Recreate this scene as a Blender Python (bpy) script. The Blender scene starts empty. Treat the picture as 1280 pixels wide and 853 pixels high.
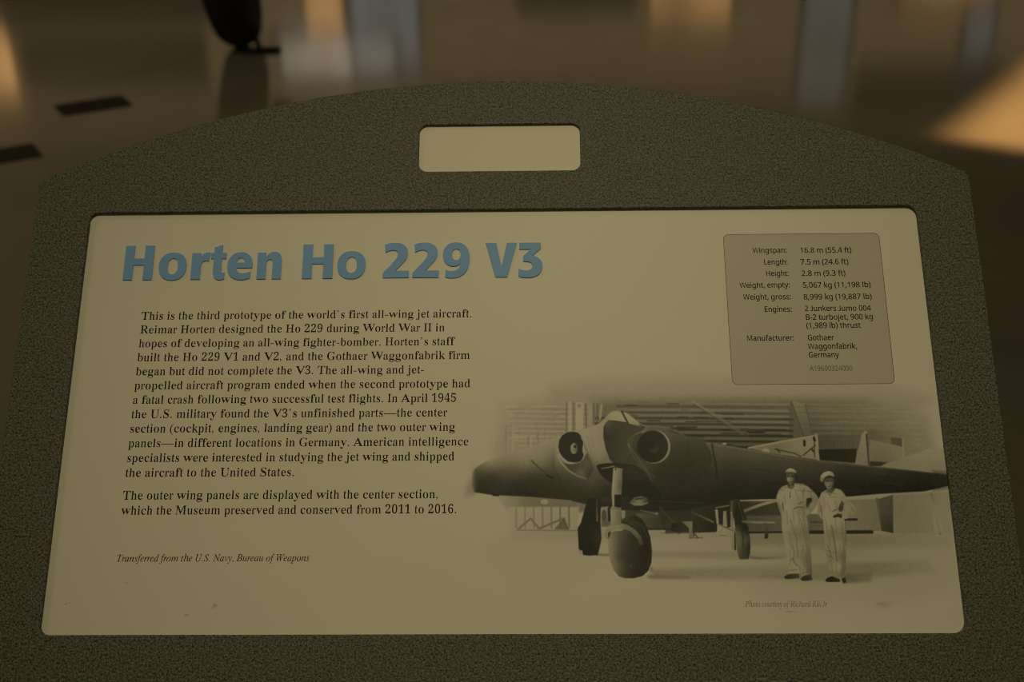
import bpy, bmesh, math
import numpy as np
from mathutils import Vector, Matrix
from mathutils.geometry import tessellate_polygon

# ------------------------------------------------------------------ camera, world, lights, exposure
scene = bpy.context.scene
col = scene.collection
scene.view_settings.view_transform = 'Standard'
scene.view_settings.look = 'None'
scene.view_settings.gamma = 1.0
scene.view_settings.use_curve_mapping = False
scene.view_settings.exposure = 0.0
scene.cycles.filter_width = 1.0

cam = bpy.data.objects.new('camera', bpy.data.cameras.new('camera'))
col.objects.link(cam)
cam.data.sensor_width = 36.0
cam.data.lens = 36.0 * 1450 / 1280
cam.data.clip_start = 0.02
cam.data.clip_end = 200
R3 = Matrix([[0.999784, 0.00722, 0.019467], [0.014081, 0.45326, -0.891267], [-0.015258, 0.891349, 0.45306]])
cam.matrix_world = Matrix.Translation(Vector([0.02456, -0.69948, 1.40887])) @ R3.to_4x4()
cam.data.dof.use_dof = True
cam.data.dof.focus_distance = 0.80
cam.data.dof.aperture_fstop = 7.1
scene.camera = cam

world = bpy.data.worlds.new('hangar_gloom')
scene.world = world
world.use_nodes = True
wb = world.node_tree.nodes['Background']
wb.inputs[0].default_value = (1.0, 0.84, 0.47, 1)
wb.inputs[1].default_value = 0.045

def area_light(name, loc, target, size, size_y, power, color, spread=180):
    l = bpy.data.lights.new(name, 'AREA')
    l.shape = 'RECTANGLE'; l.size = size; l.size_y = size_y
    l.energy = power; l.color = color; l.spread = math.radians(spread)
    o = bpy.data.objects.new(name, l); col.objects.link(o)
    o.location = loc
    o.rotation_euler = (Vector(target) - Vector(loc)).to_track_quat('-Z', 'Y').to_euler()
    return o
# gallery spot over the sign, one skylight shaft, added fill on the left floor and far wall
sl = bpy.data.lights.new('gallery_spot', 'SPOT')
sl.energy = 159; sl.color = (1.0, 0.85, 0.475); sl.spot_size = math.radians(21); sl.spot_blend = 1.0; sl.shadow_soft_size = 0.28
so = bpy.data.objects.new('gallery_spot', sl); col.objects.link(so); so.location = (0.15, -1.25, 4.7)
so.rotation_euler = (Vector((0.045, 0.03, 1.03)) - Vector(so.location)).to_track_quat('-Z', 'Y').to_euler()
area_light('roof_lamp_left', (-5.5, 1.5, 6.5), (-2.8, 2.6, 0), 1.5, 1.5, 26, (1.0, 0.80, 0.48), 100)  # added fill that brightens the floor on the left
sk = area_light('skylight', (3.10, 4.23, 6.5), (3.10, 4.23, 0), 1.9, 2.2, 30, (1.0, 0.56, 0.20), 3)
sk.rotation_euler = (0, 0, math.radians(-34))
area_light('wall_wash', (0, 22.0, 10.5), (0, 30, 5.0), 44, 0.8, 400, (1.0, 0.78, 0.48), 46)  # added light: brightens the far wall so the floor reflects it

# ------------------------------------------------------------------ materials
def lin(c):
    c = c / 255.0
    return c / 12.92 if c <= 0.04045 else ((c + 0.055) / 1.055) ** 2.4
def material(name, color, rough=0.5, metallic=0.0, spec=0.5, noise=0.0, scale=40, bump=0.0, bump_scale=200, bump_dist=0.001):
    m = bpy.data.materials.new(name); m.use_nodes = True
    nt = m.node_tree; b = nt.nodes['Principled BSDF']
    b.inputs['Roughness'].default_value = rough
    b.inputs['Metallic'].default_value = metallic
    b.inputs['Specular IOR Level'].default_value = spec
    tc = nt.nodes.new('ShaderNodeTexCoord')
    n = nt.nodes.new('ShaderNodeTexNoise'); n.inputs['Scale'].default_value = scale; n.inputs['Detail'].default_value = 3
    nt.links.new(tc.outputs['Object'], n.inputs['Vector'])
    r = nt.nodes.new('ShaderNodeMapRange')
    r.inputs['From Min'].default_value = 0.25; r.inputs['From Max'].default_value = 0.75
    r.inputs['To Min'].default_value = 1 - noise; r.inputs['To Max'].default_value = 1 + noise
    nt.links.new(n.outputs['Fac'], r.inputs['Value'])
    mx = nt.nodes.new('ShaderNodeVectorMath'); mx.operation = 'SCALE'
    mx.inputs[0].default_value = color
    nt.links.new(r.outputs[0], mx.inputs['Scale'])
    nt.links.new(mx.outputs[0], b.inputs['Base Color'])
    if bump:
        n2 = nt.nodes.new('ShaderNodeTexNoise'); n2.inputs['Scale'].default_value = bump_scale; n2.inputs['Detail'].default_value = 2
        nt.links.new(tc.outputs['Object'], n2.inputs['Vector'])
        bp = nt.nodes.new('ShaderNodeBump'); bp.inputs['Strength'].default_value = bump; bp.inputs['Distance'].default_value = bump_dist
        nt.links.new(n2.outputs['Fac'], bp.inputs['Height'])
        nt.links.new(bp.outputs[0], b.inputs['Normal'])
    return m

PANEL = (0.80, 0.765, 0.675)
M = {}
M['panel'] = material('white_plastic', PANEL, 0.45, spec=0.3, noise=0.012, scale=9)
M['strip'] = material('white_strip', (0.82, 0.77, 0.66), 0.5, spec=0.3, noise=0.01, scale=12)
M['ink'] = material('black_ink', (0.010, 0.009, 0.008), 0.6, spec=0.2)
M['grey_ink'] = material('grey_ink', (0.25, 0.23, 0.20), 0.6, spec=0.2)
M['soft_ink'] = material('soft_grey_ink', (0.32, 0.29, 0.235), 0.6, spec=0.2)
M['brown_ink'] = material('dark_brown_ink', (0.035, 0.028, 0.02), 0.6, spec=0.2)
M['title'] = material('blue_ink', (0.205, 0.43, 0.85), 0.5, spec=0.3)
M['box'] = material('pale_grey_print', (0.57, 0.535, 0.47), 0.45, spec=0.3, noise=0.012, scale=9)
M['box_line'] = material('grey_rule', (0.16, 0.145, 0.125), 0.5)
M['back'] = material('black_backing', (0.02, 0.02, 0.02), 0.7)
M['steel'] = material('painted_steel', (0.06, 0.065, 0.055), 0.5, noise=0.1, bump=0.2, bump_scale=700)
M['rubber'] = material('tyre_rubber', (0.012, 0.011, 0.010), 0.65, noise=0.2, bump=0.3, bump_scale=120)
M['hub'] = material('wheel_metal', (0.16, 0.09, 0.05), 0.45, metallic=0.5, noise=0.1)
M['gear'] = material('dark_gear_paint', (0.02, 0.019, 0.016), 0.5, noise=0.15)
M['plate'] = material('dark_floor_plate', (0.035, 0.028, 0.018), 0.7, spec=0.2, noise=0.15, scale=30)
M['wall'] = material('dim_hangar_cladding', (0.30, 0.26, 0.19), 0.8, noise=0.15, scale=2)
M['dark'] = material('dark_door_paint', (0.02, 0.02, 0.016), 0.7)
M['wframe'] = material('window_frame_paint', (0.05, 0.05, 0.045), 0.6)
M['smudge'] = material('dirt', (0.60, 0.555, 0.46), 0.7, noise=0.1, scale=300)

def frame_paint():
    m = material('textured_powder_coat', (1, 1, 1), 0.55, spec=0.35)
    nt = m.node_tree; b = nt.nodes['Principled BSDF']
    tc = nt.nodes.new('ShaderNodeTexCoord')
    n = nt.nodes.new('ShaderNodeTexNoise'); n.inputs['Scale'].default_value = 800; n.inputs['Detail'].default_value = 2.5; n.inputs['Roughness'].default_value = 0.65
    nt.links.new(tc.outputs['Object'], n.inputs['Vector'])
    cr = nt.nodes.new('ShaderNodeValToRGB'); e = cr.color_ramp.elements
    e[0].position = 0.34; e[0].color = (0.007, 0.008, 0.005, 1)
    e[1].position = 0.66; e[1].color = (0.205, 0.208, 0.16, 1)
    x = e.new(0.46); x.color = (0.078, 0.083, 0.063, 1)
    nt.links.new(n.outputs['Fac'], cr.inputs[0])
    nt.links.new(cr.outputs[0], b.inputs['Base Color'])
    bp = nt.nodes.new('ShaderNodeBump'); bp.inputs['Strength'].default_value = 0.5; bp.inputs['Distance'].default_value = 0.0006
    nt.links.new(n.outputs['Fac'], bp.inputs['Height']); nt.links.new(bp.outputs[0], b.inputs['Normal'])
    return m
M['frame'] = frame_paint()

def print_ink():
    m = material('photo_ink', (1, 1, 1), 0.45, spec=0.3)
    nt = m.node_tree; b = nt.nodes['Principled BSDF']
    a = nt.nodes.new('ShaderNodeAttribute'); a.attribute_name = 'tone'
    mx = nt.nodes.new('ShaderNodeMix'); mx.data_type = 'RGBA'
    mx.inputs['A'].default_value = (0.014, 0.016, 0.010, 1); mx.inputs['B'].default_value = PANEL + (1,)
    nt.links.new(a.outputs['Fac'], mx.inputs['Factor'])
    nt.links.new(mx.outputs['Result'], b.inputs['Base Color'])
    return m
M['print'] = print_ink()

def concrete():
    m = material('polished_concrete', (1, 1, 1), 0.2)
    nt = m.node_tree; b = nt.nodes['Principled BSDF']
    tc = nt.nodes.new('ShaderNodeTexCoord')
    n = nt.nodes.new('ShaderNodeTexNoise'); n.inputs['Scale'].default_value = 0.9; n.inputs['Detail'].default_value = 6; n.inputs['Roughness'].default_value = 0.6
    nt.links.new(tc.outputs['Object'], n.inputs['Vector'])
    cr = nt.nodes.new('ShaderNodeValToRGB'); e = cr.color_ramp.elements
    e[0].position = 0.3; e[0].color = (0.21, 0.185, 0.15, 1)
    e[1].position = 0.7; e[1].color = (0.30, 0.265, 0.21, 1)
    nt.links.new(n.outputs['Fac'], cr.inputs[0]); nt.links.new(cr.outputs[0], b.inputs['Base Color'])
    mr = nt.nodes.new('ShaderNodeMapRange'); mr.inputs['To Min'].default_value = 0.06; mr.inputs['To Max'].default_value = 0.13
    nt.links.new(n.outputs['Fac'], mr.inputs['Value']); nt.links.new(mr.outputs[0], b.inputs['Roughness'])
    return m
M['floor'] = concrete()

def glow(name, color, strength):
    m = bpy.data.materials.new(name); m.use_nodes = True
    nt = m.node_tree; b = nt.nodes['Principled BSDF']
    b.inputs['Base Color'].default_value = (0.1, 0.1, 0.1, 1); b.inputs['Roughness'].default_value = 0.3
    tc = nt.nodes.new('ShaderNodeTexCoord')
    n = nt.nodes.new('ShaderNodeTexNoise'); n.inputs['Scale'].default_value = 0.7; n.inputs['Detail'].default_value = 2
    nt.links.new(tc.outputs['Object'], n.inputs['Vector'])
    r = nt.nodes.new('ShaderNodeMapRange'); r.inputs['From Min'].default_value = 0.3; r.inputs['From Max'].default_value = 0.7
    r.inputs['To Min'].default_value = strength * 0.55; r.inputs['To Max'].default_value = strength * 1.35
    nt.links.new(n.outputs['Fac'], r.inputs['Value'])
    b.inputs['Emission Color'].default_value = color + (1,)
    nt.links.new(r.outputs[0], b.inputs['Emission Strength'])
    return m

# ------------------------------------------------------------------ object helpers
def link(name, me, mat, parent=None):
    o = bpy.data.objects.new(name, me); col.objects.link(o)
    if mat is not None: me.materials.append(mat)
    if parent is not None: o.parent = parent
    return o
def from_bm(name, bm, mat, parent=None, smooth=False):
    bmesh.ops.recalc_face_normals(bm, faces=bm.faces[:])
    me = bpy.data.meshes.new(name); bm.to_mesh(me); bm.free()
    if smooth:
        for p in me.polygons: p.use_smooth = True
    return link(name, me, mat, parent)
def root(name, label, cat, loc=(0, 0, 0)):
    o = bpy.data.objects.new(name, None); col.objects.link(o); o.location = loc
    o.empty_display_size = 0.1
    o['label'] = label; o['category'] = cat
    return o
def box_bm(c, s, bm=None, bevel=0.0, mat=None):
    bm = bm or bmesh.new()
    r = bmesh.ops.create_cube(bm, size=1.0, matrix=(mat or Matrix()) @ Matrix.Translation(c) @ Matrix.Diagonal((s[0], s[1], s[2], 1)))
    if bevel:
        ed = list({e for v in r['verts'] for e in v.link_edges})
        bmesh.ops.bevel(bm, geom=ed, offset=bevel, segments=2, affect='EDGES', profile=0.6)
    return bm
def tube_bm(p0, p1, r0, r1=None, n=20, bm=None):
    bm = bm or bmesh.new()
    p0, p1 = Vector(p0), Vector(p1); d = p1 - p0
    q = d.to_track_quat('Z', 'Y').to_matrix().to_4x4()
    bmesh.ops.create_cone(bm, cap_ends=True, segments=n, radius1=r0, radius2=r1 if r1 is not None else r0, depth=d.length,
                          matrix=Matrix.Translation((p0 + p1) / 2) @ q)
    return bm
def lathe_bm(profile, n=64):
    """profile: closed list of (radius, axial); axis = X"""
    bm = bmesh.new(); rings = []
    for i in range(n):
        a = 2 * math.pi * i / n
        rings.append([bm.verts.new((h, r * math.cos(a), r * math.sin(a))) for r, h in profile])
    k = len(profile)
    for i in range(n):
        A, B = rings[i], rings[(i + 1) % n]
        for j in range(k):
            bm.faces.new((A[j], A[(j + 1) % k], B[(j + 1) % k], B[j]))
    return bm

# ------------------------------------------------------------------ the setting
bm = box_bm((0, 10, -0.05), (70, 70, 0.1)); o = from_bm('floor', bm, M['floor']); o['kind'] = 'structure'
WALL_Y = 30.0
bm = box_bm((0, WALL_Y + 0.15, 7.5), (70, 0.3, 15)); o = from_bm('wall_back', bm, M['wall']); o['kind'] = 'structure'
def window(n, x0, x1, z0, z1, color, strength):  # framed glowing card, added to the far wall for its reflection in the floor
    cx, cz = (x0 + x1) / 2, (z0 + z1) / 2
    o = from_bm('window_%d' % n, box_bm((cx, WALL_Y - 0.06, cz), (x1 - x0, 0.04, z1 - z0)), glow('lit_glazing_%d' % n, color, strength))
    o['kind'] = 'structure'
    b = bmesh.new(); w = 0.10
    box_bm((x0, WALL_Y - 0.06, cz), (w, 0.12, z1 - z0 + w), b); box_bm((x1, WALL_Y - 0.06, cz), (w, 0.12, z1 - z0 + w), b)
    box_bm((cx, WALL_Y - 0.06, z0), (x1 - x0, 0.119, w), b); box_bm((cx, WALL_Y - 0.06, z1), (x1 - x0, 0.119, w), b)
    from_bm('window_frame', b, M['wframe'], o)
AMBER = (1.0, 0.52, 0.17); SKY = (0.75, 0.74, 0.66); PALE = (0.95, 0.80, 0.64); BLUE = (0.70, 0.78, 0.82)
GLOW_CARDS = [
    (-15.6, -13.7, 4.9, 6.6, AMBER, 1.15),
    (-6.65, -3.55, 5.2, 6.25, PALE, 0.66),
    (-5.9, -4.85, 2.6, 5.15, AMBER, 0.75),
    (-4.7, -2.9, 3.4, 6.1, BLUE, 0.25),
    (3.0, 5.2, 2.9, 5.0, AMBER, 0.62),
    (7.0, 8.3, 2.6, 7.2, SKY, 0.13),
    (9.4, 11.9, 2.6, 4.5, AMBER, 0.42),
    (11.2, 12.0, 4.7, 5.9, BLUE, 0.16),
]
for i, w in enumerate(GLOW_CARDS): window(i + 1, *w)
DARK = [('window', -13.5, -8.6, 5.15, 6.5), ('door', -16.5, -7.7, 0.0, 4.85), ('door', -0.4, 2.7, 0.0, 4.6), ('window', 8.6, 13.2, 6.2, 7.4)]  # added dark cards, placed so that the floor reflects dark areas
nums = {'window': len(GLOW_CARDS), 'door': 0}
for kind, x0, x1, z0, z1 in DARK:
    nums[kind] += 1
    o = from_bm('%s_%d' % (kind, nums[kind]), box_bm(((x0 + x1) / 2, WALL_Y - 0.05, (z0 + z1) / 2 + 0.002), (x1 - x0, 0.08, z1 - z0)), M['dark']); o['kind'] = 'structure'

# ------------------------------------------------------------------ information sign
A45 = math.radians(45)
SIGN_Z = 1.0
SM = Matrix(((1, 0, 0, 0), (0, math.cos(A45), -math.sin(A45), 0), (0, math.sin(A45), math.cos(A45), SIGN_Z), (0, 0, 0, 1))) @ Matrix.Scale(0.001, 4)
# sign coordinates are millimetres on the tilted face: x right, y up the slope, z out of the face
sign = root('information_sign', 'tilted museum information sign with arched grey textured frame and cream panel', 'sign')

def rounded(pts, radii, seg=7):
    """polygon with rounded corners (ccw)"""
    out = []; n = len(pts)
    for i in range(n):
        p, a, b = Vector(pts[i]), Vector(pts[i - 1]), Vector(pts[(i + 1) % n]); r = radii[i]
        if r <= 0: out.append(tuple(p)); continue
        u, v = (a - p).normalized(), (b - p).normalized()
        ang = u.angle(v); t = r / math.tan(ang / 2)
        c = p + (u + v).normalized() * (r / math.sin(ang / 2))
        s, e = p + u * t - c, p + v * t - c
        a0 = math.atan2(s.y, s.x); da = (math.atan2(e.y, e.x) - a0 + math.pi) % (2 * math.pi) - math.pi
        for k in range(seg + 1):
            q = a0 + da * k / seg; out.append((c.x + r * math.cos(q), c.y + r * math.sin(q)))
    return out
def rect_pts(x0, y0, x1, y1): return [(x0, y0), (x1, y0), (x1, y1), (x0, y1)]
def area2(L): return 0.5 * sum(L[i - 1][0] * L[i][1] - L[i][0] * L[i - 1][1] for i in range(len(L)))

def plate(name, outline, holes, z0, z1, bevel, mat, parent):
    """flat plate from z0 up to z1 (mm) with holes and a rounded arris on every front edge"""
    loops = [outline] + holes
    steps = [(0, z0), (0, z1 - bevel)] + [(bevel * (1 - math.cos(t)), z1 - bevel + bevel * math.sin(t)) for t in (0.4, 0.8, 1.2, math.pi / 2)] if bevel else [(0, z0), (0, z1)]
    bm = bmesh.new(); tops = []; bots = []
    for li, L in enumerate(loops):
        ccw = area2(L) > 0
        if (li == 0) != ccw: L = L[::-1]
        P = [Vector(p) for p in L]; n = len(P); nrm = []
        for i in range(n):
            e0, e1 = (P[i] - P[i - 1]).normalized(), (P[(i + 1) % n] - P[i]).normalized()
            m = Vector((-(e0.y + e1.y), e0.x + e1.x)); l = m.length
            m = m / l if l > 1e-6 else Vector((-e0.y, e0.x))
            nrm.append(m / max(0.5, m.dot(Vector((-e0.y, e0.x)))))
        rings = [[bm.verts.new(SM @ Vector((P[i].x + nrm[i].x * d, P[i].y + nrm[i].y * d, z))) for i in range(n)] for d, z in steps]
        for A, B in zip(rings, rings[1:]):
            for i in range(n): bm.faces.new((A[i], A[(i + 1) % n], B[(i + 1) % n], B[i])).smooth = True
        tops.append((rings[-1], [(P[i] + nrm[i] * steps[-1][0]) for i in range(n)])); bots.append((rings[0], P))
    for grp in (tops, bots):
        vs = [v for r, _ in grp for v in r]
        for t in tessellate_polygon([[Vector((p.x, p.y, 0)) for p in pp] for _, pp in grp]):
            try: bm.faces.new([vs[i] for i in t])
            except ValueError: pass
    return from_bm(name, bm, mat, parent)

# frame: straight sides, one long arc across the top
top = []
RAD, PEAK, HALF = 783.0, 259.8, 346.7
x_end = 341.0
arc = [(x, PEAK - RAD + math.sqrt(RAD * RAD - x * x)) for x in np.linspace(343.5, -346.7, 61)]
right_shoulder = [(346.6, 171.5), (346.3, 175.5), (345.2, 178.6)]
outline = [(-HALF, -196.0), (HALF, -196.0)] + right_shoulder + [(float(a), float(b)) for a, b in arc]
opening = rounded(rect_pts(-305, -152.5, 305, 152.5), [6, 8, 7.5, 6.5])
slot = rounded(rect_pts(-61.3, 183.9, 59.8, 222.7), [6.5] * 4)
plate('frame', outline, [opening, slot], -9.0, 0.0, 0.8, M['frame'], sign)
inset = [(x * 0.985, y - 2 if y > 0 else y + 3) for x, y in outline]
plate('backing', inset, [], -22.0, -9.05, 0, M['back'], sign)
panel = plate('graphic_panel', rounded(rect_pts(-309, -156.5, 309, 156.5), [6] * 4), [], -8.9, -3.0, 0, M['panel'], sign)
panel['label'] = 'cream printed panel'
st = plate('blank_strip', rounded(rect_pts(-65, 180.5, 63.5, 226), [4] * 4), [], -8.9, -2.2, 0, M['strip'], sign)
st['label'] = 'blank cream strip in the slot above the panel'

# ---- pedestal behind and below the sign
b = bmesh.new(); box_bm((0, 0.075, 0.485), (0.11, 0.07, 0.95), b, 0.006)
from_bm('post', b, M['steel'], sign)
b = bmesh.new(); box_bm((0, 0.075, 0.008), (0.46, 0.40, 0.016), b, 0.004)
from_bm('base_plate', b, M['steel'], sign)
b = bmesh.new(); box_bm((0, 0, -29), (300, 180, 14), b, 0.002, SM)
from_bm('mounting_bracket', b, M['steel'], sign)

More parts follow.
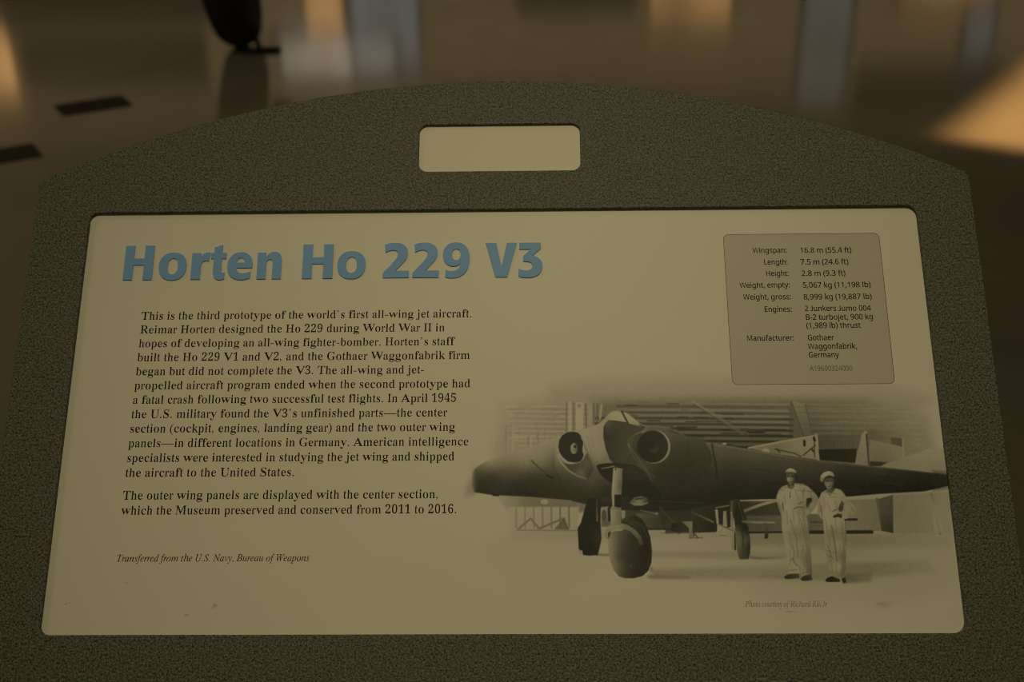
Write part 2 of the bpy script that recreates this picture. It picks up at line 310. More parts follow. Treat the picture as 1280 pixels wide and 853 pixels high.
# ------------------------------------------------------------------ lettering
FONTS = {
 'serif': {
  '0': '500|49,351 54,452 68,539 75,565 94,610 106,630 134,663 149,676 183,696 203,702 251,707 297,702 316,696 349,676 364,663 392,630 405,610 424,564 431,538 446,451 451,350 446,248 431,161 424,135 405,89 393,69 363,35 348,21 315,1 296,-5 250,-10 202,-5 183,1 149,21 134,35 106,69 94,89 75,135 68,161 54,249;151,350 153,263 159,191 169,132 176,108 185,88 197,73 212,62 230,56 250,54 271,56 289,62 304,73 315,88 324,108 336,160 347,263 349,394 345,474 331,566 324,590 315,609 304,624 289,635 272,641 251,643 231,641 212,635 197,624 185,609 176,590 169,566 159,508 153,436',
  '1': '500|50,575 117,604 145,619 173,639 250,701 321,701 322,88 329,68 335,63 353,56 372,52 438,52 438,0 105,0 105,52 171,52 188,55 210,65 215,71 220,85 222,115 213,604 182,590 158,564 123,515 107,506 98,504 76,505 70,508 61,516 56,537 56,564',
  '2': '500|43,101 220,306 269,372 286,402 305,446 315,491 319,523 319,558 314,588 306,612 299,621 280,636 257,644 232,647 212,646 182,637 169,628 159,618 151,605 142,572 140,552 140,530 146,478 118,481 91,488 71,500 64,509 52,543 51,587 62,620 80,650 96,668 130,689 159,699 210,706 264,706 315,696 336,688 355,677 371,663 385,648 406,612 413,591 417,569 418,533 414,500 405,468 376,408 324,336 242,244 111,107 325,107 355,112 371,120 388,138 398,164 407,205 441,205 436,0 50,0',
  '3': '500|33,119 39,149 49,164 73,179 101,184 101,145 107,114 123,90 146,72 160,66 192,59 211,59 254,64 275,71 294,82 311,96 324,115 333,139 338,168 338,220 330,253 312,281 284,305 248,321 207,329 145,330 145,391 208,392 243,400 273,418 295,444 309,476 317,513 316,567 305,606 298,617 279,634 267,640 242,647 201,645 169,632 161,625 150,609 141,580 139,533 148,496 100,501 87,505 67,517 61,525 52,544 48,569 48,583 55,616 70,645 81,658 109,682 149,698 199,706 261,706 310,697 352,678 369,665 384,651 405,615 412,595 417,572 418,548 415,506 410,488 395,453 373,424 344,399 294,372 340,357 363,346 383,332 410,304 429,267 438,236 440,219 438,164 427,115 407,76 391,54 373,36 351,21 315,5 288,-2 248,-9 175,-8 128,2 103,13 82,26 67,42 44,78 36,97',
  '4': '500|22,241 267,697 373,697 373,246 465,246 465,182 373,182 374,95 377,85 382,76 401,64 431,55 463,52 457,52 457,0 179,0 179,52 209,53 238,60 259,69 267,76 272,85 276,108 276,182 30,182;73,246 276,246 277,477 281,604 251,573 209,491',
  '5': '500|42,119 47,146 56,159 78,172 107,176 108,139 113,112 121,96 140,76 157,66 180,61 206,59 239,62 260,68 280,78 306,101 323,133 332,178 333,238 326,279 320,296 311,311 285,335 253,350 216,358 153,357 95,342 57,359 85,697 402,697 407,519 374,519 362,573 355,583 346,587 326,590 136,590 129,409 170,419 205,423 256,422 285,418 311,411 336,401 357,387 377,372 394,353 407,331 419,306 427,279 433,248 434,215 432,175 425,139 413,108 399,82 383,59 364,40 343,24 308,6 270,-5 246,-8 177,-8 132,2 108,13 89,27 76,43 51,79 45,98',
  '6': '500|57,286 62,425 75,496 88,538 105,577 124,612 136,627 193,677 223,694 257,704 295,707 345,703 380,692 405,674 416,660 430,636 437,618 440,600 439,580 433,562 424,546 417,539 396,529 346,523 350,533 353,553 354,582 349,609 338,630 325,641 299,649 265,647 248,642 231,633 216,620 203,603 191,582 172,531 165,501 154,431 163,392 184,396 221,416 249,425 290,428 315,426 337,422 374,404 390,391 418,356 440,311 447,285 452,226 451,192 440,131 430,104 418,79 384,36 365,19 344,7 321,-2 293,-8 262,-10 222,-6 205,-1 173,15 157,26 143,39 116,71 103,90 83,135 68,189 63,219;151,321 152,277 159,200 172,141 191,98 202,83 215,70 244,56 282,56 305,64 326,81 334,93 345,124 353,165 356,216 353,264 346,302 333,331 314,352 301,359 274,367 246,368 216,361 196,353 169,337',
  '9': '500|48,471 50,516 58,557 64,576 80,611 101,641 124,667 151,686 166,694 198,704 236,707 276,703 293,698 325,683 340,673 369,646 396,610 417,566 425,541 432,513 441,451 443,416 441,301 435,252 426,205 413,162 387,104 365,71 352,57 325,31 295,11 263,-2 225,-9 171,-8 135,1 109,18 72,65 61,92 59,114 61,126 71,141 87,152 100,156 126,92 141,73 163,59 190,53 212,52 250,60 285,83 310,123 330,178 343,248 333,335 311,326 297,309 281,294 264,282 246,273 221,269 183,270 161,274 143,281 110,304 95,320 71,360 61,384 54,410;144,476 146,434 153,400 166,373 186,354 213,343 242,339 258,339 280,343 302,351 320,363 335,378 350,404 345,480 341,512 329,565 312,603 289,627 275,635 261,640 224,640 197,631 175,613 167,600 155,568 147,527',
  'A': '722|0,27 22,31 38,39 49,51 67,80 341,678 348,677 629,94 651,58 668,43 691,32 716,27 710,26 710,0 402,0 402,26 435,31 458,36 477,44 489,54 491,66 484,95 440,192 171,192 130,103 123,70 123,57 127,46 137,37 154,31 175,28 204,26 188,26 188,0 8,0 8,26;188,233 423,233 315,464',
  'G': '722|59,333 63,398 69,428 78,457 101,512 129,559 145,580 184,617 208,633 257,657 283,666 308,672 366,677 391,676 438,668 531,637 557,634 566,636 577,644 596,677 615,677 615,447 597,447 582,485 548,551 517,590 493,611 463,627 413,642 377,644 321,636 273,610 234,566 207,505 192,427 188,331 189,282 200,196 209,159 222,127 238,98 258,74 281,54 305,38 331,27 358,21 409,19 429,21 458,28 482,40 491,47 497,56 504,77 507,103 506,200 498,233 491,241 471,252 444,260 410,264 411,288 692,288 692,265 697,264 667,260 634,248 626,242 618,225 615,186 620,42 585,25 504,0 424,-13 381,-15 347,-13 290,-4 262,4 211,28 187,44 147,80 130,101 101,149 78,205 69,234 60,299',
  'H': '722|40,26 81,35 102,46 110,53 118,73 122,117 122,551 120,579 114,601 101,616 80,627 40,636 41,662 315,662 315,638 320,637 282,630 259,622 242,609 237,597 232,562 232,364 491,364 491,562 487,597 482,609 465,622 433,632 401,637 408,638 408,662 681,662 681,636 641,627 620,617 613,610 605,592 601,551 601,117 603,88 608,65 620,48 641,36 681,27 681,0 408,0 407,26 448,35 469,44 477,51 486,71 491,117 491,321 232,321 232,117 236,73 245,53 252,46 274,35 315,26 315,0 40,0',
  'I': '333|27,25 71,37 99,53 109,71 114,109 114,562 112,589 107,609 93,621 62,633 32,637 35,638 35,662 295,662 295,638 298,637 270,633 238,621 224,609 218,589 216,562 216,112 219,78 225,59 234,49 255,38 300,27 297,25 297,0 35,0',
  'M': '889|32,637 40,638 40,662 240,662 425,207 630,662 846,662 847,636 808,626 787,615 779,608 770,590 766,550 766,124 769,78 775,55 791,40 815,31 854,26 845,25 845,0 574,0 574,25 568,26 607,34 631,43 648,58 654,79 657,121 657,580 404,0 398,0 167,565 148,99 155,59 163,43 179,33 190,30 222,26 218,25 218,0 39,0 38,26 65,31 84,40 90,46 99,62 103,85 105,115 105,556 125,566 120,598 110,614 82,628',
  'R': '667|40,26 82,35 104,46 112,53 120,73 125,117 125,551 123,579 117,601 104,616 82,627 41,636 42,662 351,661 426,651 457,643 484,632 507,619 525,603 540,585 552,564 561,541 567,515 569,486 565,448 554,415 536,385 512,361 479,341 431,325 602,58 618,41 631,34 647,28 675,25 658,25 658,0 496,0 303,309 237,309 238,101 242,73 250,53 258,46 280,35 322,26 322,0 41,0;237,340 314,341 358,349 395,365 411,375 423,388 433,404 444,441 447,464 448,488 445,531 435,565 417,592 390,611 359,623 316,627 290,625 269,621 251,614 245,609 240,594 238,573',
  'S': '556|65,-16 65,229 89,229 97,196 116,137 139,91 151,72 166,57 184,44 204,34 228,27 252,23 300,22 333,29 347,35 372,52 391,75 403,100 408,130 407,151 403,170 393,188 378,204 356,219 242,277 193,306 155,336 127,367 108,401 100,420 84,502 84,520 89,555 94,570 109,599 129,624 142,635 201,667 229,675 263,678 303,675 346,666 396,651 424,646 435,647 447,654 454,668 456,678 479,678 479,464 459,464 449,499 428,545 412,573 395,596 363,623 351,630 322,641 293,646 259,646 230,640 206,628 186,611 173,590 165,566 163,540 170,508 183,489 202,472 243,448 386,378 427,349 455,318 474,285 483,261 489,236 496,173 493,135 489,117 475,84 454,55 427,31 374,3 338,-8 297,-14 242,-13 214,-8 152,12 116,17 104,14 99,10 87,-16',
  'T': '611|16,462 16,662 592,662 592,461 568,461 559,512 543,555 518,588 486,611 444,625 360,630 360,117 362,85 369,60 374,51 383,44 422,30 456,26 453,25 453,0 153,0 153,25 149,26 183,30 221,45 230,52 236,62 243,86 245,117 245,630 187,629 163,625 141,619 121,610 104,600 90,586 79,571 59,533 51,512 42,462',
  'U': '722|41,636 42,662 332,662 332,638 338,637 298,630 265,618 254,609 248,590 245,551 245,203 248,151 259,108 268,90 280,75 295,62 332,43 376,33 403,32 457,38 500,54 532,82 556,121 570,171 575,231 575,550 573,578 569,600 561,616 554,621 534,630 503,636 502,662 675,662 683,638 651,628 636,619 628,606 623,587 620,550 620,264 618,216 613,172 604,134 592,100 575,71 554,47 525,27 470,-2 439,-11 403,-17 363,-19 322,-17 285,-12 253,-4 226,8 203,23 184,41 168,63 154,89 143,118 134,150 129,186 128,551 123,590 114,609 95,622 70,631',
  'V': '722|-10,638 -1,662 333,662 333,638 339,637 281,631 248,621 237,610 234,590 249,550 413,208 587,549 596,573 599,602 598,615 595,620 574,631 520,637 528,638 528,662 723,662 723,638 731,637 707,634 683,621 666,597 652,572 388,-19 381,-19 86,576 66,603 50,618 25,628',
  'W': '944|-9,637 -3,638 -3,662 258,662 258,638 269,637 227,631 203,620 199,616 196,604 197,581 207,542 323,223 486,513 459,591 450,608 443,615 426,624 395,633 370,636 375,638 375,662 657,662 657,638 612,628 597,620 588,610 586,594 595,561 711,241 835,537 844,568 848,599 845,618 830,629 792,637 798,638 798,662 942,662 950,638 931,629 919,619 893,564 689,-16 682,-16 488,449 272,-16 285,-16 67,582 53,609 42,621 24,630',
  'a': '444|43,92 44,113 53,150 62,168 73,183 88,198 129,225 156,238 225,264 267,276 271,351 268,375 263,395 258,404 244,416 226,425 205,429 172,429 158,426 138,416 132,408 129,393 142,354 145,336 141,305 133,288 123,281 100,277 83,279 71,285 64,295 59,316 56,355 60,386 68,405 74,413 83,421 129,447 152,456 178,461 209,463 261,459 283,453 301,446 315,436 340,411 355,376 360,355 363,306 362,61 365,55 369,53 393,50 422,57 426,61 410,40 374,-1 362,-9 346,-13 329,-15 309,-13 295,-7 288,2 280,31 263,51 226,31 188,3 169,-6 147,-11 109,-12 86,-5 66,17 50,50;137,122 140,81 147,67 159,57 176,51 207,50 228,56 255,73 271,92 270,246 222,235 194,220 171,201 153,179 142,152',
  'b': '500|22,639 30,662 175,662 191,405 222,423 251,448 266,456 285,461 322,462 350,456 381,434 411,401 429,372 448,321 456,263 454,194 447,150 434,109 407,58 382,30 334,0 304,-11 286,-14 247,-13 228,-8 212,-1 146,41 74,-17 76,-17 76,591 73,611 68,623 53,630;175,352 175,100 176,75 180,56 197,40 234,23 253,21 272,22 287,26 301,33 314,43 324,56 339,90 350,138 356,198 356,261 352,310 342,349 328,378 317,388 290,402 255,407 235,405 218,400 194,387 182,374',
  'c': '444|47,218 50,263 58,306 64,325 92,378 117,408 132,420 153,432 190,449 223,460 243,463 288,463 325,456 339,450 383,423 398,399 403,386 406,356 404,332 397,313 383,301 358,297 339,299 327,304 318,314 311,344 310,394 308,406 303,415 295,422 273,431 254,432 227,427 203,414 183,392 168,361 158,321 154,272 153,238 156,207 167,153 176,131 187,111 203,94 220,80 240,69 261,62 282,57 309,56 345,61 378,77 410,104 431,88 388,57 361,31 332,11 304,-3 271,-12 236,-15 200,-11 185,-7 158,6 131,26 107,52 87,82 69,117 56,155',
  'd': '500|43,214 45,262 52,306 71,363 89,395 100,409 122,432 143,449 154,455 181,462 217,461 234,457 247,449 272,424 302,407 318,583 317,601 312,615 300,625 272,635 249,638 256,639 256,662 412,662 414,88 416,71 421,59 435,51 466,40 459,16 424,12 366,2 335,-5 320,-15 320,57 272,35 245,3 231,-7 211,-13 189,-15 173,-14 147,-7 128,6 107,26 87,50 70,80 52,133 45,172;142,223 144,166 150,121 160,85 176,61 200,46 213,42 231,41 245,43 259,49 279,54 295,67 308,82 318,110 318,352 315,367 306,380 292,392 274,401 243,408 216,407 203,403 178,388 162,363 151,327 144,280',
  'e': '444|47,228 52,293 62,332 85,382 106,410 119,422 137,433 181,455 197,459 232,463 258,461 282,457 322,438 344,424 362,407 375,387 394,341 400,313 397,241 154,241 157,186 167,141 185,106 214,81 251,67 291,62 314,63 333,69 367,90 398,125 420,105 378,69 351,39 323,15 295,-1 262,-11 227,-15 208,-14 177,-7 151,6 125,26 103,51 84,82 67,118 54,159;154,279 310,279 308,332 303,366 291,403 278,419 261,428 236,432 214,428 194,416 179,398 167,371 159,337',
  'f': '333|35,24 67,30 91,40 99,51 100,70 101,402 47,402 47,451 101,451 100,514 105,561 118,601 128,618 141,633 180,657 219,671 243,674 292,675 311,673 337,663 381,638 389,628 394,617 398,594 396,562 387,533 378,524 366,518 341,517 324,520 309,531 303,547 301,568 303,589 313,629 309,637 297,643 281,644 258,642 233,631 221,610 213,567 212,451 296,451 296,402 212,402 213,69 216,50 221,43 229,37 265,27 296,24 290,23 290,0 44,0 44,23',
  'g': '500|28,-108 30,-93 36,-79 46,-67 61,-55 84,-46 115,-37 82,-14 64,13 59,28 57,44 59,88 63,98 79,116 103,134 119,143 166,160 127,176 97,196 76,219 63,245 54,275 52,324 61,365 81,400 100,420 144,443 172,454 203,461 240,463 279,461 313,454 348,442 464,442 464,390 398,390 408,375 421,345 428,313 428,296 426,268 419,243 408,220 394,199 384,190 347,168 308,154 280,150 208,151 185,145 160,127 151,116 147,103 147,94 151,86 162,79 176,75 216,71 318,70 357,66 389,59 423,42 437,27 453,-2 461,-39 468,-54 475,-76 472,-97 464,-116 452,-134 434,-150 409,-164 358,-186 330,-194 264,-203 191,-203 140,-197 119,-192 85,-177 54,-157 43,-145 30,-121;157,307 160,268 166,236 177,212 193,195 214,184 240,181 268,184 290,195 299,202 310,223 320,268 321,327 312,377 312,401 306,411 296,418 284,424 258,431 225,431 203,424 193,418 177,401 166,377 160,346;105,-105 109,-122 113,-129 128,-144 151,-156 201,-167 245,-169 295,-167 334,-161 365,-151 386,-136 400,-118 405,-88 402,-74 393,-64 377,-57 356,-52 313,-50 145,-50 123,-66 115,-75 110,-85',
  'h': '500|35,24 61,30 80,42 83,54 85,81 84,598 82,613 76,624 63,632 37,639 43,640 43,662 178,662 194,388 226,411 259,444 275,454 296,461 319,463 350,459 374,446 389,424 404,394 415,355 418,308 418,81 420,48 422,42 433,34 466,24 459,23 459,0 283,0 283,23 274,23 304,30 316,38 322,49 324,63 324,328 321,360 316,375 312,381 297,390 266,394 230,389 216,381 202,371 178,342 179,55 182,42 186,38 199,30 225,24 218,23 218,0 42,0 42,23',
  'i': '278|89,600 90,619 96,645 108,664 122,671 151,673 168,668 180,659 187,645 191,628 193,589 186,555 174,536 160,529 141,526 122,529 108,536 96,555 90,580;38,24 65,30 85,42 89,54 91,71 89,396 86,409 83,414 68,421 41,426 48,427 49,451 191,451 192,55 195,43 199,38 213,31 240,24 233,23 233,0 45,0 45,23',
  'j': '278|92,601 93,621 98,647 109,666 123,673 150,675 166,670 178,661 184,647 188,630 191,592 184,557 173,538 159,531 141,528 123,531 109,538 98,557 93,582;-62,-111 -60,-77 -51,-53 -35,-44 -20,-42 -5,-44 7,-48 15,-57 22,-80 21,-111 9,-147 14,-161 32,-169 53,-169 71,-164 79,-159 89,-145 96,-116 100,-78 100,385 97,402 89,414 73,421 43,427 48,428 48,451 195,451 195,-31 191,-84 180,-127 171,-145 160,-161 144,-174 111,-193 93,-199 72,-203 36,-204 16,-201 1,-195 -26,-174 -49,-161 -60,-137',
  'k': '500|37,24 65,31 85,42 88,55 90,81 89,598 87,614 83,624 69,631 41,638 47,639 48,662 189,662 189,245 316,360 335,383 345,404 346,411 342,417 323,424 291,427 306,427 306,451 462,451 462,427 426,413 411,404 383,378 292,304 465,50 481,35 510,24 505,23 505,0 313,0 313,23 302,23 327,26 347,33 352,39 353,46 350,58 230,214 190,195 189,81 193,43 197,38 212,31 238,24 232,23 232,0 44,0 44,23',
  'l': '278|38,24 65,30 85,42 89,54 90,81 89,597 83,624 69,632 41,638 47,639 47,662 190,662 190,63 192,48 197,38 212,31 238,24 232,23 232,0 44,0 44,23',
  'm': '778|38,24 65,30 80,37 87,48 90,71 93,378 85,407 81,413 67,421 39,427 46,428 46,451 186,451 204,385 240,409 274,443 290,454 310,461 333,463 361,461 384,454 399,442 411,426 422,405 431,380 477,405 521,442 539,454 561,461 587,463 619,459 644,446 660,424 676,394 687,355 691,308 691,81 693,48 698,38 705,34 740,24 733,23 733,0 549,0 549,23 542,24 569,30 584,38 588,43 590,56 591,328 588,360 583,375 579,381 563,390 530,394 516,393 477,382 451,360 439,345 441,56 443,43 446,38 461,30 488,24 480,23 480,0 299,0 299,23 292,24 319,30 334,38 338,43 340,56 341,328 340,359 336,374 322,386 293,394 266,393 225,381 199,358 189,342 190,56 192,43 196,39 210,31 236,24 230,23 230,0 45,0 45,23',
  'n': '500|35,24 61,30 75,37 82,48 85,71 87,378 82,401 76,413 63,421 37,427 43,428 43,451 176,451 192,389 226,411 258,444 275,455 296,461 319,463 350,459 374,446 389,424 404,394 415,355 418,308 418,81 420,48 422,42 433,34 466,24 459,23 459,0 283,0 283,23 274,23 304,30 316,38 322,49 324,63 324,315 322,350 316,375 306,386 279,394 253,393 230,389 202,371 178,342 179,55 182,42 186,38 199,30 225,24 218,23 218,0 42,0 42,23',
  'o': '500|47,224 52,289 63,329 87,381 109,409 123,421 142,432 193,455 228,462 271,462 306,455 375,422 389,410 411,382 436,330 447,290 452,247 452,201 447,157 436,118 412,66 389,38 375,26 356,16 307,-7 271,-14 229,-14 193,-7 143,17 124,28 98,54 78,85 57,140 49,180;155,225 157,166 165,105 174,72 189,44 198,34 222,21 250,17 279,21 292,27 312,44 327,72 338,118 344,184 344,264 337,331 325,377 310,406 290,424 266,433 234,433 209,424 189,406 174,377 163,330 156,265',
  'p': '500|33,-179 61,-173 81,-160 86,-146 87,-126 89,368 81,406 78,412 66,419 37,429 45,451 175,451 175,382 223,407 253,443 267,455 287,462 310,464 326,463 352,456 371,443 391,423 421,383 436,351 450,295 454,232 450,165 435,105 420,70 400,41 368,7 348,-7 322,-14 285,-13 267,-8 254,1 229,28 199,47 183,-84 186,-144 191,-156 209,-168 231,-175 257,-178 247,-179 247,-202 42,-202 42,-180;182,342 182,100 189,82 199,67 225,48 263,41 282,42 295,46 320,61 329,72 342,103 351,144 356,195 356,253 352,303 340,360 333,374 325,385 314,393 287,403 268,404 254,402 242,397 230,389 201,376',
  'r': '333|32,24 54,30 70,42 74,54 75,71 73,397 70,410 67,414 55,421 33,426 39,427 40,451 154,451 154,366 191,381 205,408 225,438 245,457 270,463 297,458 304,453 310,442 318,408 322,369 320,347 312,331 294,324 269,326 262,332 246,368 237,374 219,378 184,366 167,342 161,320 158,279 160,53 162,47 173,37 188,30 216,24 213,23 213,0 37,0 37,23',
  's': '389|49,-13 49,153 72,153 82,115 106,69 124,46 135,37 160,25 173,22 202,22 222,26 238,33 256,51 263,67 266,85 262,111 247,133 220,152 154,188 127,206 106,225 90,246 74,281 62,340 62,359 66,377 80,409 93,423 110,435 138,454 151,459 170,463 206,463 284,443 292,444 301,448 311,464 329,464 329,322 308,322 297,355 275,393 249,418 227,428 191,430 173,427 159,420 148,410 140,398 135,369 139,349 157,328 179,312 263,267 286,249 309,220 323,184 337,115 336,94 325,57 315,41 299,26 269,4 243,-10 204,-15 179,-12 154,-4 121,10 99,13 80,6 69,-13',
  't': '278|40,435 91,505 157,616 171,616 171,451 236,451 236,405 161,405 162,93 164,79 169,69 181,62 204,59 214,60 230,71 245,93 251,108 271,96 241,62 226,35 210,14 194,-2 174,-11 150,-14 135,-13 111,-6 99,6 85,38 77,67 74,103 74,405 41,405',
  'u': '500|28,427 34,428 34,451 173,451 174,92 181,72 192,62 208,56 236,52 271,57 284,63 298,71 321,96 321,360 319,392 315,407 311,412 296,420 266,427 271,428 271,451 416,451 415,82 418,67 426,57 441,50 468,44 462,43 462,19 426,15 368,4 338,-5 323,-15 323,59 281,48 265,28 248,12 230,-1 211,-10 188,-14 155,-14 139,-10 127,-5 119,3 97,39 84,74 80,94 77,141 77,371 74,398 70,411 64,416 47,423',
  'v': '500|10,426 18,427 18,451 245,451 245,428 254,428 235,427 207,421 195,416 189,409 188,401 191,390 281,178 385,367 393,389 393,405 389,413 382,420 354,427 354,451 476,451 484,429 482,426 467,420 457,411 429,364 402,353 239,-15 255,-15 67,396 58,409 51,414 32,422',
  'w': '722|-5,426 5,451 207,451 207,427 220,426 177,418 169,413 167,401 178,367 256,185 370,342 344,412 326,422 291,428 302,429 302,451 514,451 514,427 517,425 476,415 470,409 470,401 473,381 535,205 635,372 641,387 642,405 636,418 624,423 602,429 609,451 722,451 722,429 729,428 711,421 688,383 661,375 483,-15 498,-15 367,286 211,-15 224,-15 45,396 39,406 30,414 18,420',
  'y': '500|-6,427 15,427 15,451 247,451 247,427 260,426 223,422 199,416 192,409 191,399 194,388 288,173 384,351 393,378 396,398 392,416 380,423 347,427 358,427 358,451 478,451 478,427 487,426 474,422 464,414 437,364 409,352 247,-35 260,-57 233,-111 224,-126 193,-139 151,-190 125,-201 101,-204 73,-203 50,-198 37,-188 5,-134 5,-106 12,-84 19,-71 30,-62 49,-58 69,-58 92,-64 102,-72 106,-82 109,-102 108,-127 111,-136 131,-143 150,-143 172,-127 199,-94 219,-56 231,-18 254,-7 66,395 45,418 21,424',
  ' ': '250|',
  '.': '250|179,44 172,71 152,91 125,98 98,91 78,71 71,44 78,17 98,-3 125,-10 152,-3 172,17',
  ',': '250|55,52 62,92 98,104 136,92 158,50 150,-20 112,-88 58,-136 50,-122 92,-80 116,-28 112,-4 76,4',
  "'": '333|85,622 92,662 128,674 166,662 188,620 180,550 142,482 88,434 80,448 122,490 146,542 142,566 106,574',
  '-': '333|39,194 285,194 285,252 39,252',
  '_': '1000|0,201 1000,201 1000,246 0,246',
  '(': '333|304,-164 290,-177 180,-110 90,20 48,200 48,260 84,440 170,580 290,676 304,662 210,560 152,400 138,252 148,120 200,-60',
  ')': '333|133,-60 185,120 195,252 181,400 123,560 29,662 43,676 163,580 249,440 285,260 285,200 243,20 153,-110 43,-177 29,-164'},
 'italic': {
  'B': '638|-49,0 -44,20 1,24 28,39 41,54 52,77 185,570 191,610 187,631 180,641 168,647 142,654 118,656 123,676 372,676 441,672 497,660 540,639 572,611 590,575 597,530 592,493 578,459 555,430 523,404 482,383 432,365 467,350 496,331 518,307 534,279 544,247 547,211 546,190 538,151 521,115 496,84 465,57 427,35 383,18 333,6 249,0;237,392 242,382 260,377 314,377 345,381 399,395 421,405 457,433 470,450 488,489 494,536 491,569 480,595 463,616 439,631 408,640 343,642 320,638 309,632 301,618 290,591;152,64 156,47 164,39 175,35 211,30 256,32 287,36 340,53 363,66 382,81 399,99 413,119 424,141 431,166 436,192 437,221 433,260 420,291 411,304 385,324 369,331 330,341 256,344 237,342 225,336 218,323 159,105',
  'J': '373|-74,71 -71,93 -60,110 -44,122 -23,126 1,120 16,108 22,98 25,80 17,38 19,25 27,16 48,14 66,24 74,38 85,68 215,552 226,606 224,626 212,641 190,649 140,654 146,676 426,676 420,656 381,652 355,641 342,628 331,607 212,161 201,130 177,78 148,37 114,8 76,-9 32,-15 1,-12 -25,-4 -55,18 -71,48',
  'K': '660|-49,0 -44,20 -5,23 15,29 26,36 40,52 51,74 183,559 191,604 187,630 180,640 168,647 152,652 118,656 123,676 391,676 385,656 353,655 325,646 312,636 300,618 285,575 232,379 232,367 238,363 248,367 489,560 531,601 543,622 543,639 539,645 522,653 487,656 492,676 728,676 722,657 704,656 675,648 627,620 324,384 535,75 563,46 582,32 602,24 637,19 632,0 343,0 349,19 391,22 411,33 417,48 415,70 394,109 244,331 231,339 223,336 218,326 158,99 152,67 157,44 171,30 197,23 235,20 230,0',
  'N': '727|-49,0 -44,20 -4,24 24,37 38,52 50,75 191,582 190,608 179,629 167,642 152,651 135,656 118,656 123,676 265,676 514,157 625,567 632,613 627,634 614,646 589,653 553,656 558,676 779,676 773,656 730,651 706,640 691,624 679,602 510,-16 491,-16 224,542 106,109 99,62 103,41 116,29 140,23 177,20 172,0',
  'P': '586|-49,0 -44,20 0,24 26,36 39,51 51,74 185,570 191,609 187,631 180,641 168,647 142,654 118,656 123,676 389,676 451,671 503,659 542,638 571,608 588,571 594,524 590,487 579,452 560,420 534,392 485,358 422,335 348,324 227,323 220,320 215,315 156,94 152,66 157,43 173,29 200,22 240,20 234,0;231,367 237,357 253,353 312,354 342,358 392,373 414,385 448,416 471,455 478,478 483,529 482,548 476,582 469,596 452,618 427,634 395,643 376,646 330,644 318,639 309,632 296,611 289,589 233,383',
  'R': '655|-49,0 -44,20 1,24 28,39 41,54 52,77 185,570 191,610 187,631 180,641 168,647 142,654 118,656 123,676 409,676 472,671 523,659 545,649 579,623 602,591 614,551 615,529 610,485 594,447 567,413 529,384 480,361 421,342 511,124 533,77 554,45 570,31 588,22 613,20 607,0 456,0 321,332 222,336 162,115 154,66 159,43 171,29 193,21 235,19 229,0;229,367 294,363 326,364 384,374 430,394 466,423 490,460 502,504 504,528 500,563 488,592 469,615 442,631 408,640 365,643 343,642 321,637 309,629 300,616 290,588',
  'S': '536|4,-12 37,212 56,213 57,182 68,128 87,85 114,51 149,28 168,21 189,17 224,16 247,20 279,34 297,47 320,73 331,93 338,115 342,140 341,169 335,194 323,219 285,273 178,388 157,418 137,458 128,500 131,546 139,577 161,617 182,640 207,659 236,674 268,685 322,690 367,688 455,664 477,670 492,687 511,687 479,489 464,489 460,541 448,583 440,601 418,629 405,640 374,654 356,658 320,658 290,652 277,646 266,638 246,618 232,593 228,579 225,547 227,527 233,507 244,486 282,433 399,305 424,260 436,210 437,165 425,113 400,68 377,43 349,21 317,4 282,-7 223,-14 180,-11 134,-1 71,19 61,20 44,16 37,12 21,-12',
  'T': '610|64,514 107,676 670,676 639,509 620,509 620,557 615,587 604,609 587,625 575,630 544,638 463,641 446,636 436,623 298,119 288,71 290,47 302,32 315,26 335,22 385,20 379,0 72,0 76,20 125,23 154,35 171,53 185,78 202,130 332,606 335,624 332,633 317,640 244,639 196,632 170,623 139,604 123,587 102,554 86,512',
  'U': '714|75,164 80,207 87,243 176,574 181,605 180,626 169,642 148,651 99,657 103,676 389,676 385,657 346,655 314,641 298,625 285,602 269,555 189,253 173,172 174,140 182,106 199,78 210,66 223,56 254,41 292,34 313,33 350,36 383,43 413,55 440,71 463,91 482,115 509,172 538,264 605,516 620,588 618,619 608,640 589,651 542,657 546,676 773,676 770,657 739,656 710,646 698,637 680,611 658,550 575,237 557,180 537,131 514,90 488,56 457,30 441,19 405,2 340,-12 291,-15 259,-13 202,-2 154,19 133,34 101,70 90,91 82,114',
  'W': '861|59,658 62,676 333,676 328,658 292,656 264,645 252,631 245,610 239,562 223,168 467,516 470,589 464,623 454,638 440,649 420,655 389,657 393,676 651,676 645,657 609,654 586,642 578,632 570,610 563,550 548,175 792,541 820,591 828,616 827,635 821,642 798,652 759,657 765,676 970,676 966,657 944,654 917,639 898,622 869,586 464,-15 445,-15 465,451 139,-15 120,-15 144,573 143,601 132,632 119,644 88,655',
  'a': '497|-10,94 -6,147 7,200 27,255 40,282 55,307 89,355 131,398 153,417 198,445 244,458 267,460 302,454 315,447 326,436 333,423 338,407 351,449 425,449 332,116 322,64 324,57 330,52 346,53 380,80 410,116 424,104 373,40 349,17 326,1 305,-8 284,-12 262,-7 249,8 244,33 248,62 277,171 241,115 190,50 157,20 141,8 107,-7 90,-10 60,-11 38,-5 20,7 5,25 -4,48;77,106 78,89 88,62 96,54 106,49 127,48 151,57 177,77 203,104 229,139 262,191 283,234 300,278 312,321 318,361 317,392 313,408 306,419 296,428 284,433 269,434 253,433 223,422 194,401 180,386 153,350 129,306 98,228 83,164',
